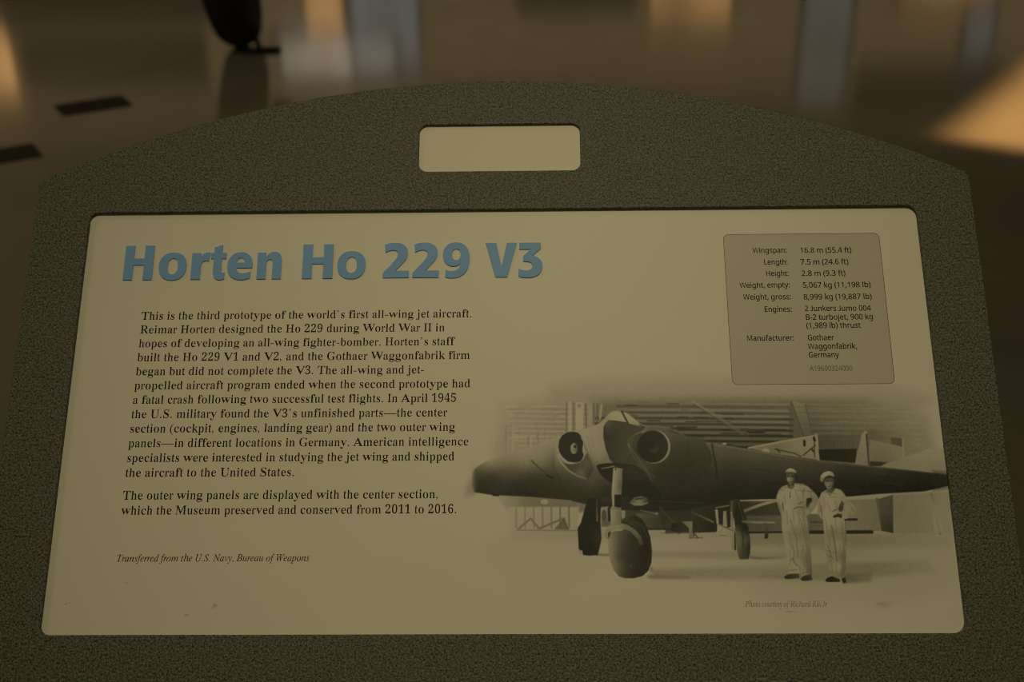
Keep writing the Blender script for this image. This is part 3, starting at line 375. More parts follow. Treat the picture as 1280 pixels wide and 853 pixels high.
  'c': '434|-1,158 1,190 7,222 18,254 32,286 59,330 81,358 106,383 134,406 171,429 194,440 217,449 265,459 305,459 331,455 353,445 376,424 387,397 384,365 378,352 370,342 359,336 346,332 326,333 315,336 307,342 298,359 297,374 300,386 320,421 317,428 312,431 287,434 253,430 220,416 204,406 160,363 135,327 114,285 93,219 87,177 89,121 97,91 103,78 120,56 140,41 164,34 203,36 228,43 253,55 279,71 331,119 347,103 313,68 280,39 246,17 213,1 179,-9 145,-12 123,-10 84,0 51,19 26,49 16,67 3,109',
  'd': '516|-13,106 -10,139 -4,173 8,208 32,263 76,333 102,364 145,405 178,430 201,442 223,451 257,458 279,460 313,456 338,445 352,427 396,604 400,634 396,650 386,657 369,660 339,661 344,680 417,689 481,707 492,708 499,705 500,688 350,117 340,64 342,53 350,46 363,44 373,46 396,62 445,117 461,104 432,68 394,27 360,1 326,-11 300,-10 288,-6 278,1 271,11 266,39 272,89 293,163 259,109 226,65 193,31 177,18 160,7 126,-7 107,-11 73,-11 46,-4 34,2 24,10 6,31 -6,57;74,113 78,83 90,60 108,45 132,40 149,43 176,56 204,80 231,112 258,150 282,192 302,237 324,296 334,339 337,377 334,402 328,415 319,426 302,435 288,436 272,435 240,425 224,416 192,390 161,354 134,311 99,231 83,180',
  'e': '418|-6,144 -4,175 3,207 13,240 36,289 79,350 104,377 132,401 169,427 192,439 215,448 261,459 298,459 323,455 343,447 359,434 372,408 375,387 373,366 367,347 357,328 325,292 277,260 213,233 134,214 89,207 82,143 85,110 92,84 105,63 122,49 145,40 173,37 196,39 220,46 245,57 295,93 321,118 336,103 304,68 272,39 222,9 168,-7 109,-9 73,0 43,18 30,30 10,61 -2,98;93,229 124,235 180,251 225,275 260,305 284,338 295,375 296,406 288,424 272,432 241,431 220,422 188,398 157,363 129,319 106,267',
  'f': '289|-133,-169 -129,-145 -124,-137 -108,-127 -87,-127 -72,-134 -65,-148 -65,-163 -71,-185 -70,-191 -61,-195 -43,-191 -27,-178 -15,-157 9,-87 103,411 10,411 18,442 109,442 129,528 151,586 179,633 196,653 232,683 271,702 292,706 313,708 338,706 368,694 390,673 400,647 399,624 395,613 379,599 353,594 333,598 326,603 318,620 317,632 324,667 318,676 306,681 281,678 264,668 250,651 237,626 225,595 216,558 191,442 306,442 301,411 186,411 138,178 106,40 73,-66 56,-107 31,-154 13,-179 -7,-198 -27,-212 -48,-220 -70,-223 -95,-219 -115,-207 -128,-190',
  'h': '585|36,0 172,651 170,669 164,681 155,690 141,696 124,700 96,701 104,742 284,742 240,536 207,400 218,400 245,441 274,474 303,499 334,517 366,528 398,532 430,529 456,520 477,505 491,484 500,457 502,412 485,316 453,164 448,122 448,84 456,63 471,53 501,54 522,62 544,74 561,46 541,29 500,4 461,-8 442,-10 417,-7 395,2 377,17 364,36 354,73 357,133 366,192 404,366 409,412 404,444 398,455 389,463 378,468 364,470 346,468 327,461 289,437 252,395 218,345 205,321 186,273 180,250 127,0',
  'i': '258|128,622 132,641 143,657 159,669 178,673 197,669 213,658 225,641 228,622 225,602 214,586 197,576 178,572 159,576 143,587 132,603;0,42 3,70 17,125 80,351 87,384 83,400 72,411 53,416 25,418 29,434 120,447 177,460 186,459 190,452 189,440 92,114 84,75 86,59 93,50 104,47 115,49 140,66 188,122 203,107 176,71 149,41 123,18 97,2 72,-8 48,-12 21,-6 12,2 5,12',
  'k': '493|-20,0 153,618 154,638 149,651 134,660 90,662 96,681 176,693 230,706 251,707 255,700 250,677 122,228 283,349 321,382 333,400 333,413 329,418 313,425 287,428 295,444 490,444 485,427 445,421 404,402 381,388 238,280 314,98 328,73 341,59 350,54 360,52 383,59 408,80 437,115 452,100 416,51 392,26 368,8 346,-4 326,-10 308,-10 292,-5 272,14 254,45 175,233 113,187 60,0',
  'm': '800|-19,0 72,308 88,375 88,389 82,403 62,413 24,418 28,435 109,444 179,460 188,455 189,448 186,431 132,258 179,319 225,370 268,409 308,437 347,453 383,459 401,457 415,453 427,445 435,434 440,420 441,389 429,327 414,268 457,326 499,374 539,411 578,438 616,454 652,459 670,457 685,452 696,444 704,433 709,418 711,400 707,368 634,95 630,66 638,53 647,51 658,53 682,69 725,126 739,110 715,73 692,43 668,20 644,3 620,-7 596,-11 581,-9 568,-5 559,3 552,14 548,28 547,55 552,88 616,317 625,357 626,370 623,386 613,396 598,399 571,393 529,366 484,319 449,273 406,199 377,137 352,71 332,0 255,0 342,295 353,340 356,374 353,388 345,397 330,399 318,397 295,387 257,362 215,323 175,274 144,225 114,160 59,0',
  'n': '529|-18,0 81,334 89,375 88,393 81,405 60,412 25,414 28,432 116,444 186,460 193,456 193,447 135,258 207,346 252,391 294,424 333,446 367,457 400,456 414,452 425,445 433,434 438,421 439,398 436,366 360,93 357,64 365,51 377,49 387,51 398,58 423,86 453,132 469,120 445,80 421,46 397,21 373,2 348,-9 323,-13 303,-9 292,-3 280,11 276,24 275,52 284,95 335,284 351,357 352,369 350,386 341,396 327,399 314,398 292,388 249,355 205,308 163,252 135,206 110,152 86,84 62,0',
  'o': '510|-6,148 -3,185 6,222 20,259 50,312 75,344 119,388 152,412 186,433 222,448 257,457 293,460 340,455 360,449 397,430 425,401 436,384 451,345 455,323 455,283 447,234 428,184 400,136 366,92 325,54 273,19 226,0 178,-10 153,-12 108,-7 70,8 38,32 13,64 -1,103;81,121 87,76 96,53 111,35 140,20 177,17 203,24 241,46 276,81 307,124 333,173 353,226 366,279 370,329 368,361 361,388 349,408 333,423 312,432 287,434 255,429 224,414 208,403 177,373 136,314 103,241 89,192',
  'p': '495|-140,-217 -135,-199 -96,-194 -71,-183 -60,-170 -50,-151 79,342 87,381 82,403 75,408 65,411 23,415 28,433 99,442 170,458 185,458 189,451 186,434 163,363 189,393 216,417 244,436 272,449 300,457 347,459 378,451 404,435 425,412 439,383 446,348 444,289 436,250 422,210 403,171 368,117 324,69 292,42 258,20 222,3 184,-7 146,-11 104,-6 72,8 38,-142 34,-171 41,-185 58,-195 111,-200 106,-217;91,58 97,33 105,25 116,19 146,14 173,17 200,27 226,43 250,64 284,104 304,136 329,186 348,241 356,278 360,313 358,356 347,386 328,406 301,415 274,415 258,411 227,394 197,367 184,350 160,310 141,262 97,93',
  'r': '325|-19,0 66,304 81,369 81,384 75,399 68,405 57,409 19,413 21,432 169,460 180,457 181,447 130,261 200,371 230,410 257,438 281,454 302,460 314,458 329,451 342,431 345,411 341,387 329,367 318,357 305,352 280,351 266,357 258,364 252,373 247,390 207,344 171,290 138,229 109,160 82,84 60,0',
  's': '361|-32,-6 -11,154 6,153 15,94 27,63 35,50 54,30 77,19 90,16 115,15 144,25 167,46 180,76 182,111 169,148 87,261 70,292 62,315 58,346 61,377 73,404 81,416 104,438 117,446 146,456 179,460 214,458 263,442 281,439 298,444 304,457 320,457 301,311 284,311 278,349 268,380 254,404 236,421 215,431 189,434 174,433 160,427 148,418 139,406 134,393 133,368 141,344 157,317 226,225 244,192 256,161 260,137 259,104 252,80 235,48 210,21 189,7 166,-3 141,-10 113,-12 77,-9 26,6 9,9 -6,5 -13,-6',
  't': '271|1,38 3,64 10,90 96,411 28,411 32,432 62,440 91,454 119,475 146,501 172,532 197,570 220,570 183,442 266,442 258,411 175,411 93,103 87,71 87,59 91,50 99,45 113,47 135,62 181,115 195,99 170,65 145,37 120,16 95,1 71,-9 48,-12 22,-6 13,1 6,10',
  'u': '529|6,55 15,120 73,332 79,359 81,386 78,402 68,412 49,416 20,418 22,435 170,460 180,459 185,455 182,430 103,155 88,95 86,78 89,61 99,50 115,47 145,55 180,79 231,132 270,186 307,249 340,320 366,396 380,449 456,449 367,119 358,68 361,56 367,49 378,47 388,49 413,66 458,122 472,108 448,72 423,42 399,18 374,2 349,-8 323,-12 296,-6 287,1 280,11 274,39 278,73 319,223 271,151 205,67 164,29 125,3 86,-10 57,-11 41,-7 27,0 17,12 10,27',
  'v': '432|-9,416 -5,434 60,447 100,457 115,459 123,454 129,438 140,376 159,85 214,142 270,210 314,270 344,325 350,348 348,354 313,393 305,410 304,425 309,441 316,450 331,458 356,460 368,457 379,449 387,438 393,425 396,399 392,366 378,328 355,285 323,237 282,183 109,-12 89,-12 71,282 59,365 52,386 39,402 22,413',
  'y': '393|-112,-182 -111,-171 -104,-158 -92,-148 -82,-144 -61,-143 -35,-155 -19,-158 -5,-157 3,-152 36,-118 115,-10 64,255 42,354 31,382 16,401 -5,413 -35,418 -32,434 12,441 85,460 96,458 101,450 112,422 123,375 179,83 281,253 301,292 313,321 315,339 309,362 299,373 276,390 270,401 268,419 271,435 284,451 299,458 319,458 338,452 348,442 356,430 361,415 362,396 355,351 335,296 303,230 245,133 125,-49 79,-110 45,-149 1,-191 -28,-212 -55,-222 -84,-220 -94,-215 -106,-203',
  ' ': '250|',
  '.': '250|134,38 128,61 111,78 88,84 65,78 48,61 42,38 48,15 65,-2 88,-8 111,-2 128,15',
  ',': '250|55,47 62,83 98,94 136,83 158,45 150,-18 112,-79 58,-122 50,-110 92,-72 116,-25 112,-4 76,4'},
 'sans': {
  '(': '300|27,274 34,383 49,462 63,513 81,562 117,633 145,677 181,722 295,722 258,678 238,645 220,612 189,541 177,505 158,429 146,353 142,275 146,199 153,149 170,74 185,26 214,-44 238,-89 265,-132 294,-166 181,-166 145,-122 117,-79 82,-9 63,39 49,90 34,168',
  ')': '300|4,722 119,722 140,698 184,633 219,562 245,487 257,436 266,383 273,301 271,220 262,141 245,64 219,-9 197,-56 156,-122 119,-166 6,-166 35,-132 62,-89 86,-44 115,26 130,74 147,149 154,199 158,275 156,327 147,404 137,455 115,529 85,600 62,646 35,689',
  ',': '268|24,-137 51,-31 80,124 192,124 206,106 194,66 156,-42 114,-137',
  '-': '322|27,221 27,315 295,315 295,221',
  '.': '268|59,54 64,88 74,105 97,121 114,127 133,129 152,127 170,121 193,105 204,88 209,54 204,20 193,3 170,-14 152,-20 133,-22 114,-20 97,-14 74,3 64,20',
  '0': '572|36,358 42,466 60,558 80,610 92,632 122,671 159,701 181,713 204,722 256,732 312,732 338,728 385,713 407,701 444,671 461,653 488,610 509,558 518,530 529,467 536,358 530,250 523,202 512,158 498,118 480,83 445,40 416,17 384,0 347,-11 307,-17 258,-17 208,-6 164,14 144,28 110,63 96,84 72,131 62,158 48,218 39,284;150,358 154,269 164,197 175,158 198,114 218,94 229,86 254,76 269,74 316,76 329,80 352,94 380,126 401,176 414,243 421,326 419,419 411,497 395,557 372,601 352,621 341,629 316,639 301,641 254,639 229,629 208,612 182,574 164,519 154,447',
  '1': '572|362,0 262,0 262,585 150,500 96,572 280,714 362,714',
  '2': '572|35,76 243,285 328,377 356,417 376,457 386,499 388,529 384,563 374,591 357,613 335,628 322,634 275,641 243,639 215,633 163,611 101,570 38,641 89,676 123,696 174,717 215,727 260,731 319,729 359,721 412,700 441,679 465,654 484,624 497,591 503,554 503,515 498,478 487,443 462,392 414,327 352,261 172,81 172,88 533,88 533,-8 35,-8',
  '3': '572|31,652 102,693 159,716 202,726 272,732 343,726 373,719 401,709 426,696 447,680 480,642 491,620 504,573 506,547 504,515 493,473 472,437 442,409 418,393 392,381 358,370 358,379 401,369 425,361 466,338 496,307 508,289 523,249 527,227 527,182 520,142 514,124 497,88 486,72 473,57 441,31 402,10 356,-6 302,-15 241,-18 168,-14 118,-6 86,3 32,24 32,123 112,93 178,77 242,72 298,76 341,88 358,97 383,120 400,149 406,166 410,205 408,232 396,264 374,288 353,301 327,311 280,320 243,323 141,323 141,414 242,414 291,421 329,436 349,449 365,466 377,485 385,506 390,541 387,571 376,596 369,606 349,624 323,635 291,641 238,640 207,635 170,623 90,579',
  '4': '572|8,154 8,239 350,726 461,726 461,249 565,249 565,154 461,154 461,-8 350,-8 350,154;132,249 350,249 351,514 354,616 373,616 363,594 339,553',
  '5': '572|50,24 50,125 122,94 170,81 234,73 296,77 324,84 348,94 377,117 392,137 403,160 411,203 411,241 408,260 395,294 373,321 343,340 300,352 246,356 195,353 122,341 66,373 95,722 478,722 478,626 194,626 179,436 219,443 263,446 300,445 346,439 407,420 443,400 473,376 497,346 514,311 520,292 527,250 527,203 520,157 505,116 494,96 468,62 436,34 397,11 376,2 328,-11 248,-18 176,-13 110,0',
  '6': '572|42,305 48,408 58,468 68,506 89,561 107,595 129,626 155,654 185,679 220,699 282,721 329,729 382,732 438,729 483,721 483,629 442,639 406,643 362,644 323,639 275,622 248,605 226,585 199,548 180,505 164,437 157,371 142,371 150,383 171,405 206,430 250,447 289,454 339,454 398,443 449,419 477,396 510,351 526,315 535,275 538,230 535,182 525,138 509,98 486,64 473,49 442,23 406,3 366,-10 322,-17 280,-17 246,-13 198,2 168,17 140,37 116,62 94,91 76,125 61,163 50,206 44,253;157,247 163,195 182,145 199,119 213,105 246,82 275,73 297,72 316,73 349,81 377,98 390,110 409,140 421,180 424,204 425,230 421,271 411,305 394,333 370,353 356,361 321,369 286,370 259,366 224,352 196,331 174,305 161,276',
  '7': '572|31,626 31,722 536,722 536,644 241,-8 116,-8 409,626',
  '8': '572|36,182 38,214 46,244 58,271 74,295 94,316 116,335 178,374 170,374 179,373 135,404 106,431 83,462 67,498 59,539 62,590 72,623 80,637 100,664 125,686 171,711 206,723 264,731 327,730 384,718 433,696 460,676 491,638 505,607 512,553 507,511 492,474 469,443 428,407 381,378 391,378 383,378 438,346 474,318 504,285 525,247 534,202 532,145 521,109 513,93 493,63 466,37 435,16 378,-7 335,-15 288,-18 238,-15 193,-7 134,14 102,35 76,60 56,90 49,106 39,142;148,181 152,150 163,124 181,100 193,90 223,76 241,72 286,68 308,69 347,76 363,82 389,100 399,112 414,137 422,167 423,184 421,205 416,224 407,241 386,265 369,279 336,300 270,329 214,297 179,267 162,242 154,224;171,550 173,528 178,509 186,492 198,478 230,452 289,421 344,451 373,477 392,509 399,550 398,565 391,591 378,612 369,620 333,639 284,645 238,639 201,620 192,612 179,591 172,565',
  '9': '572|37,483 44,554 58,596 67,616 90,650 103,665 134,691 170,711 210,724 255,731 296,731 330,727 378,712 408,696 435,676 460,651 491,606 507,570 520,530 528,485 532,435 531,348 517,246 494,171 478,136 458,103 420,60 389,35 354,15 314,-1 269,-12 219,-17 177,-18 127,-13 89,-6 89,86 138,74 176,70 212,70 251,75 300,92 326,108 349,128 367,152 389,193 400,225 408,259 417,342 432,342 418,323 387,296 358,279 324,267 298,262 255,259 214,262 176,271 141,286 110,306 85,332 74,346 56,380 49,398 40,438;150,484 151,463 158,425 164,408 180,381 203,360 218,353 253,345 289,344 316,348 340,357 361,369 379,383 401,409 410,428 418,457 417,488 409,529 398,559 382,586 363,609 339,627 311,638 289,642 259,641 227,633 198,615 186,604 166,574 159,555 151,510',
  ':': '268|59,54 64,88 74,105 97,121 114,127 133,129 152,127 170,121 193,105 204,88 209,54 204,20 193,3 170,-14 152,-20 133,-22 114,-20 97,-14 74,3 64,20;59,482 64,517 74,534 97,550 114,556 133,558 152,556 170,550 193,534 204,517 209,482 204,448 193,431 170,414 152,408 133,406 114,408 97,414 74,431 64,448',
  'A': '639|-19,-8 270,725 369,725 657,-8 536,-8 450,213 185,213 100,-8;225,309 413,309 330,544 316,587 318,613 320,581 309,544',
  'B': '650|84,-8 84,722 301,722 385,717 454,704 510,681 533,666 552,646 567,624 577,598 583,569 585,537 581,496 573,471 562,448 538,419 518,402 494,389 449,373 449,381 483,371 536,348 569,321 593,285 607,239 608,181 601,141 595,122 577,88 552,59 522,35 486,16 422,-2 348,-8;200,629 200,418 319,418 372,421 411,430 426,437 445,455 458,479 463,493 466,527 465,545 462,560 450,586 431,605 401,618 359,626 305,629;200,327 200,84 331,84 386,88 427,100 442,108 464,131 479,159 483,174 487,222 483,244 477,263 467,280 453,295 424,312 381,323 345,327',
  'E': '556|84,-8 84,722 509,722 509,627 200,627 200,420 491,420 491,326 200,326 200,87 509,87 509,-8',
  'G': '728|48,357 53,429 59,463 80,526 94,555 129,607 149,629 172,650 225,685 255,700 320,720 355,727 431,732 491,729 547,721 600,707 661,686 617,594 551,617 506,629 475,634 426,637 399,636 350,629 306,614 268,591 251,578 222,545 199,507 189,485 176,438 171,413 168,357 171,303 186,231 204,189 215,170 242,138 276,111 295,100 340,85 394,77 467,77 502,81 552,90 551,289 394,289 394,385 667,385 667,21 599,3 539,-9 475,-16 403,-18 331,-13 298,-6 237,14 209,28 161,63 139,83 120,106 89,158 76,187 58,250 52,284',
  'H': '741|84,-8 84,722 200,722 200,420 540,420 540,722 656,722 656,-8 540,-8 540,325 200,325 200,-8',
  'J': '400|12,2 12,98 81,80 127,83 170,106 193,152 202,216 202,722 318,722 318,209 302,102 254,29 168,-16 78,-16',
  'L': '524|84,-8 84,722 200,722 200,88 512,88 512,-8',
  'M': '907|97,0 97,714 230,714 450,129 454,129 678,714 810,714 810,0 721,0 721,462 728,625 724,625 486,0 412,0 177,626 173,626 180,471 180,0',
  'W': '930|12,714 106,714 228,232 251,108 264,185 289,283 415,714 508,714 646,257 665,181 678,108 698,218 823,714 917,714 727,0 636,0 497,468 461,609 434,488 292,0 201,0',
  'a': '561|33,149 35,176 41,201 50,223 64,244 81,263 102,279 126,293 154,304 221,321 260,325 381,331 380,376 374,409 363,434 356,442 337,455 299,466 244,463 207,454 125,422 88,503 153,529 201,543 253,551 288,553 350,548 401,533 423,522 442,508 458,491 471,471 481,449 492,396 493,-8 406,-8 389,68 401,68 381,44 356,21 327,4 295,-9 258,-15 215,-18 167,-13 137,-6 110,6 86,23 57,55 39,98;150,148 153,123 160,103 173,88 190,78 222,69 256,70 275,73 310,85 340,104 352,117 370,149 379,190 380,254 256,246 232,241 196,229 183,221 165,201 154,177',
  'b': '615|72,-8 72,768 186,768 186,553 182,473 166,473 171,481 192,502 230,529 261,542 318,552 373,551 405,545 434,535 462,521 487,503 509,481 529,455 545,425 557,391 566,354 571,313 572,238 566,182 553,133 544,111 522,72 495,40 479,26 462,14 424,-4 404,-10 362,-17 318,-17 279,-12 245,-1 216,14 181,42 167,60 176,60 158,-8;186,271 190,207 200,158 216,120 227,105 241,93 257,83 277,76 300,72 347,72 383,83 398,93 423,120 441,159 452,209 455,237 455,301 452,330 441,379 423,417 398,443 366,459 346,463 307,464 263,455 232,437 210,408 199,382 189,333',
  'c': '480|42,265 46,328 51,356 66,407 76,430 102,469 134,500 152,513 171,524 213,541 258,551 306,554 348,552 388,545 463,521 428,434 351,456 313,461 288,461 258,456 222,439 195,413 175,375 163,326 159,287 161,226 170,175 187,133 212,103 232,89 256,79 284,74 313,74 373,83 451,109 451,14 414,-1 381,-10 344,-16 300,-18 252,-15 208,-5 167,12 148,23 115,51 100,67 75,105 65,127 50,177 46,204',
  'e': '564|42,264 45,321 50,347 63,396 73,418 96,458 110,476 125,492 161,519 180,529 222,545 244,550 292,554 338,550 359,546 399,532 417,523 450,499 464,485 488,453 507,416 523,352 526,243 160,243 165,197 179,152 202,118 233,93 271,78 317,73 378,77 430,89 502,114 502,20 452,2 411,-9 331,-18 287,-17 238,-10 193,4 172,14 134,39 117,54 102,71 76,110 66,132 50,180 46,207;163,329 408,329 408,336 405,363 395,398 385,418 373,434 357,448 339,458 317,464 291,466 272,465 240,457 225,449 201,428 182,399 175,382 164,343',
  'f': '344|2,460 2,515 96,545 98,614 111,670 126,700 157,735 198,758 229,768 264,772 305,772 335,769 403,752 372,668 304,684 284,685 261,682 243,673 229,659 215,624 211,591 210,544 345,544 345,460 210,460 210,-8 96,-8 96,460',
  'g': '615|42,267 49,348 57,384 69,417 84,448 103,475 125,499 150,519 178,534 208,545 240,552 293,553 328,549 376,533 405,517 431,496 449,473 437,473 449,544 543,544 542,-34 536,-80 524,-121 506,-157 480,-187 449,-211 411,-229 367,-241 317,-247 252,-247 198,-242 149,-232 84,-211 84,-112 173,-145 223,-154 258,-158 295,-159 335,-155 352,-150 382,-133 405,-108 421,-76 429,-38 432,63 449,63 431,41 393,11 363,-3 330,-13 295,-17 241,-16 208,-9 178,1 150,16 125,35 103,58 84,85 69,115 57,148 49,185 44,224;159,266 163,206 174,157 193,119 205,104 233,82 268,71 302,70 336,74 355,80 378,92 397,111 407,126 419,154 429,202 431,267 427,332 420,367 410,396 396,419 369,444 333,459 287,464 249,459 218,442 193,414 175,375 163,326',
  'h': '618|72,-8 72,768 186,768 185,504 182,470 167,470 176,484 192,501 210,514 239,531 294,548 341,553 403,548 455,532 484,515 497,504 508,492 527,465 540,432 549,372 550,-8 437,-8 437,343 434,381 425,412 411,435 402,444 379,457 365,461 330,464 280,459 243,443 217,417 200,381 190,334 186,297 186,-8',
  'i': '258|72,-8 72,544 186,544 186,-8;65,681 69,709 78,723 98,738 113,743 130,745 146,743 161,738 180,723 189,709 194,681 189,654 180,639 161,624 146,619 130,617 105,621 84,633 69,654',
  'j': '258|-68,-147 -11,-158 20,-159 36,-155 50,-148 64,-131 70,-111 72,-83 72,544 186,544 186,-80 182,-128 174,-156 163,-181 146,-203 114,-228 73,-243 40,-247 5,-247 -24,-244 -68,-234;65,681 69,709 78,723 98,738 113,743 130,745 146,743 161,738 180,723 189,709 194,681 189,654 180,639 161,624 146,619 130,617 105,621 84,633 69,654',
  'k': '534|72,-8 72,768 185,768 185,344 182,284 166,284 226,360 401,544 534,542 310,306 551,-8 412,-8 231,239 185,193 185,-8',
  'l': '258|72,-8 72,768 186,768 186,-8',
  'm': '935|72,-8 72,544 167,544 180,471 167,471 176,485 191,502 226,528 266,544 321,554 353,553 392,548 442,531 469,513 492,488 504,464 494,464 511,489 524,502 553,523 602,544 655,553 703,552 757,542 780,532 800,520 818,505 834,487 846,465 855,441 866,383 867,-8 754,-8 754,345 751,382 743,412 730,435 722,444 702,457 689,461 658,464 614,459 581,445 557,422 540,390 534,370 527,323 526,296 526,-8 413,-8 413,345 408,393 398,421 378,447 364,455 348,461 316,464 271,459 239,443 215,417 199,382 189,335 186,298 186,-8',
  'n': '618|72,-8 72,544 167,544 180,471 167,471 177,486 193,502 231,528 273,545 319,553 375,552 431,542 478,520 497,505 514,487 527,466 537,441 549,383 550,-8 437,-8 437,343 434,381 425,412 411,435 402,444 379,457 365,461 330,464 280,459 243,443 229,432 218,417 200,381 190,335 187,308 186,-8',
  'o': '605|42,269 45,326 56,378 73,423 97,462 112,479 145,508 185,531 206,539 253,550 304,554 353,550 376,545 419,531 458,508 492,479 506,462 531,423 549,378 560,326 564,269 559,205 546,148 524,99 493,58 455,25 409,1 358,-13 301,-18 248,-13 198,1 154,25 115,58 84,99 61,148 47,205;159,269 163,211 170,178 180,148 194,123 212,103 244,81 271,73 303,71 335,73 362,81 394,103 412,123 426,148 440,194 445,230 447,289 440,344 425,389 411,413 384,441 361,454 319,464 278,463 237,451 206,429 183,395 168,352 160,299',
  'p': '615|72,-248 72,544 168,544 180,471 166,471 181,490 212,517 240,534 273,546 325,553 374,552 405,546 435,536 462,522 487,504 509,482 529,456 545,426 557,393 566,355 571,314 572,239 566,184 560,158 544,112 523,73 510,56 480,27 444,5 425,-3 384,-14 325,-17 286,-13 262,-6 212,17 181,42 167,60 181,60 185,17 186,-248;186,286 189,209 199,159 217,121 242,93 277,77 308,71 341,72 378,82 398,96 415,115 436,152 449,198 456,251 455,299 452,326 441,374 423,413 398,441 365,458 324,464 278,459 244,445 219,421 201,387 190,342',
  'r': '413|72,-8 72,544 169,544 179,446 164,446 166,452 195,489 230,521 262,539 285,547 322,553 368,552 413,546 398,450 329,458 311,457 284,450 259,437 236,418 217,395 202,368 191,335 186,299 186,-8',
  's': '479|38,404 40,427 45,448 53,468 65,486 99,515 120,527 167,544 222,553 301,551 361,541 440,514 400,430 307,459 271,465 229,466 201,462 170,450 153,432 148,409 149,397 155,381 167,367 180,358 219,338 326,295 366,275 400,252 426,224 438,202 445,176 446,130 434,83 427,69 408,45 384,24 339,1 303,-10 242,-17 184,-17 135,-11 94,-2 39,19 39,116 105,91 148,78 192,70 243,69 277,74 291,78 311,89 330,111 336,140 334,157 327,172 314,186 301,196 259,218 135,270 98,292 77,309 60,328 48,350 40,375',
  't': '361|3,515 82,551 118,667 193,667 193,544 348,544 348,460 193,460 193,158 195,130 202,107 213,91 235,75 254,70 277,70 352,83 352,1 318,-10 283,-16 249,-18 206,-14 166,-3 142,10 121,28 103,51 89,80 80,135 79,460 3,460',
  'u': '618|66,185 66,544 181,544 181,191 184,153 193,123 207,100 216,91 238,78 253,74 287,71 338,76 374,92 401,118 418,154 428,201 432,237 432,544 546,544 546,-8 450,-8 437,63 451,63 434,40 407,19 377,2 344,-9 298,-17 252,-17 213,-13 177,-3 146,11 119,31 108,43 89,70 72,122',
  'y': '510|-18,544 104,544 223,234 255,141 267,93 250,93 262,140 294,235 406,544 529,544 291,-77 270,-124 245,-166 215,-200 179,-226 135,-242 102,-247 68,-248 -2,-239 -2,-153 49,-159 79,-160 104,-155 130,-141 147,-125 165,-96 203,-2',
  ' ': '260|'}}
def glyph(font, c):
    s = FONTS[font][c]; adv, body = s.split('|')
    loops = [[tuple(map(int, p.split(','))) for p in L.split(' ')] for L in body.split(';')] if body else []
    return int(adv), loops
def advance(font, txt): return sum(glyph(font, c)[0] for c in txt)
def add_loops(bm, loops, z, depth=0.0):
    """fill even-odd loops (mm) at height z; with depth the letter gets side walls"""
    rings = [[bm.verts.new(SM @ Vector((x, y, z))) for x, y in L] for L in loops]
    def within(p, L):
        r = False
        for i in range(len(L)):
            (ax, ay), (bx, by) = L[i - 1], L[i]
            if (ay <= p[1]) != (by <= p[1]) and p[0] < ax + (p[1] - ay) / (by - ay) * (bx - ax): r = not r
        return r
    owner = {}
    for i, L in enumerate(loops):
        owner[i] = next((j for j, K in enumerate(loops) if j != i and abs(area2(K)) > abs(area2(L)) and within(L[0], K)), i)
    for k in set(owner.values()):
        grp = [k] + [i for i in owner if owner[i] == k and i != k]
        vs = [v for i in grp for v in rings[i]]
        for t in tessellate_polygon([[Vector((x, y, 0)) for x, y in loops[i]] for i in grp]):
            try: bm.faces.new([vs[i] for i in t])
            except ValueError: pass
    if depth:
        for L, r in zip(loops, rings):
            lo = [bm.verts.new(SM @ Vector((x, y, z - depth))) for x, y in L]
            for i in range(len(r)):
                try: bm.faces.new((r[i - 1], r[i], lo[i], lo[i - 1]))
                except ValueError: pass
def ink_object(name, bm, mat, parent, up=True):
    n = SM.to_3x3() @ Vector((0, 0, 1))
    bm.normal_update()
    flip = [f for f in bm.faces if f.normal.dot(n) < -1e-9]
    if up: bmesh.ops.reverse_faces(bm, faces=flip)
    me = bpy.data.meshes.new(name); bm.to_mesh(me); bm.free()
    return link(name, me, mat, parent)
def writing(name, rows, size, mat, z=-2.90, squeeze=1.0):
    bm = bmesh.new()
    for font, txt, x0, x1, y in rows:
        sx = (x1 - x0) / advance(font, txt)
        sy = size / 1000.0
        x = x0
        for c in txt:
            adv, loops = glyph(font, c)
            if loops: add_loops(bm, [[(x + px * sx, y + py * sy) for px, py in L] for L in loops], z)
            x += adv * sx
    return ink_object(name, bm, mat, panel)

P1 = [
 ['serif', "This is the third prototype of the world's first all-wing jet aircraft.", -259.7, -19.99, 69.17],
 ['serif', 'Reimar Horten designed the Ho 229 during World War II in', -259.7, -39.57, 58.7],
 ['serif', "hopes of developing an all-wing fighter-bomber. Horten's staff", -259.7, -32.82, 48.23],
 ['serif', 'built the Ho 229 V1 and V2, and the Gothaer Waggonfabrik firm', -259.7, -21.23, 37.77],
 ['serif', 'began but did not complete the V3. The all-wing and jet-', -259.7, -53.45, 27.3],
 ['serif', 'propelled aircraft program ended when the second prototype had', -259.7, -20.79, 16.84],
 ['serif', 'a fatal crash following two successful test flights. In April 1945', -259.7, -30.35, 6.37],
 ['serif', "the U.S. military found the V3's unfinished parts_the center", -259.7, -36.93, -4.1],
 ['serif', 'section (cockpit, engines, landing gear) and the two outer wing', -259.7, -31.17, -14.56],
 ['serif', 'panels_in different locations in Germany. American intelligence', -259.7, -21.58, -25.03],
 ['serif', 'specialists were interested in studying the jet wing and shipped', -259.7, -31.26, -35.49],
 ['serif', 'the aircraft to the United States.', -259.7, -141.56, -45.96]]
P2 = [
 ['serif', 'The outer wing panels are displayed with the center section,', -259.7, -41.79, -61.81],
 ['serif', 'which the Museum preserved and conserved from 2011 to 2016.', -259.7, -29.04, -72.19]]
CRED = [
 ['italic', 'Transferred from the U.S. Navy, Bureau of Weapons', -259.46, -128.26, -104.11]]
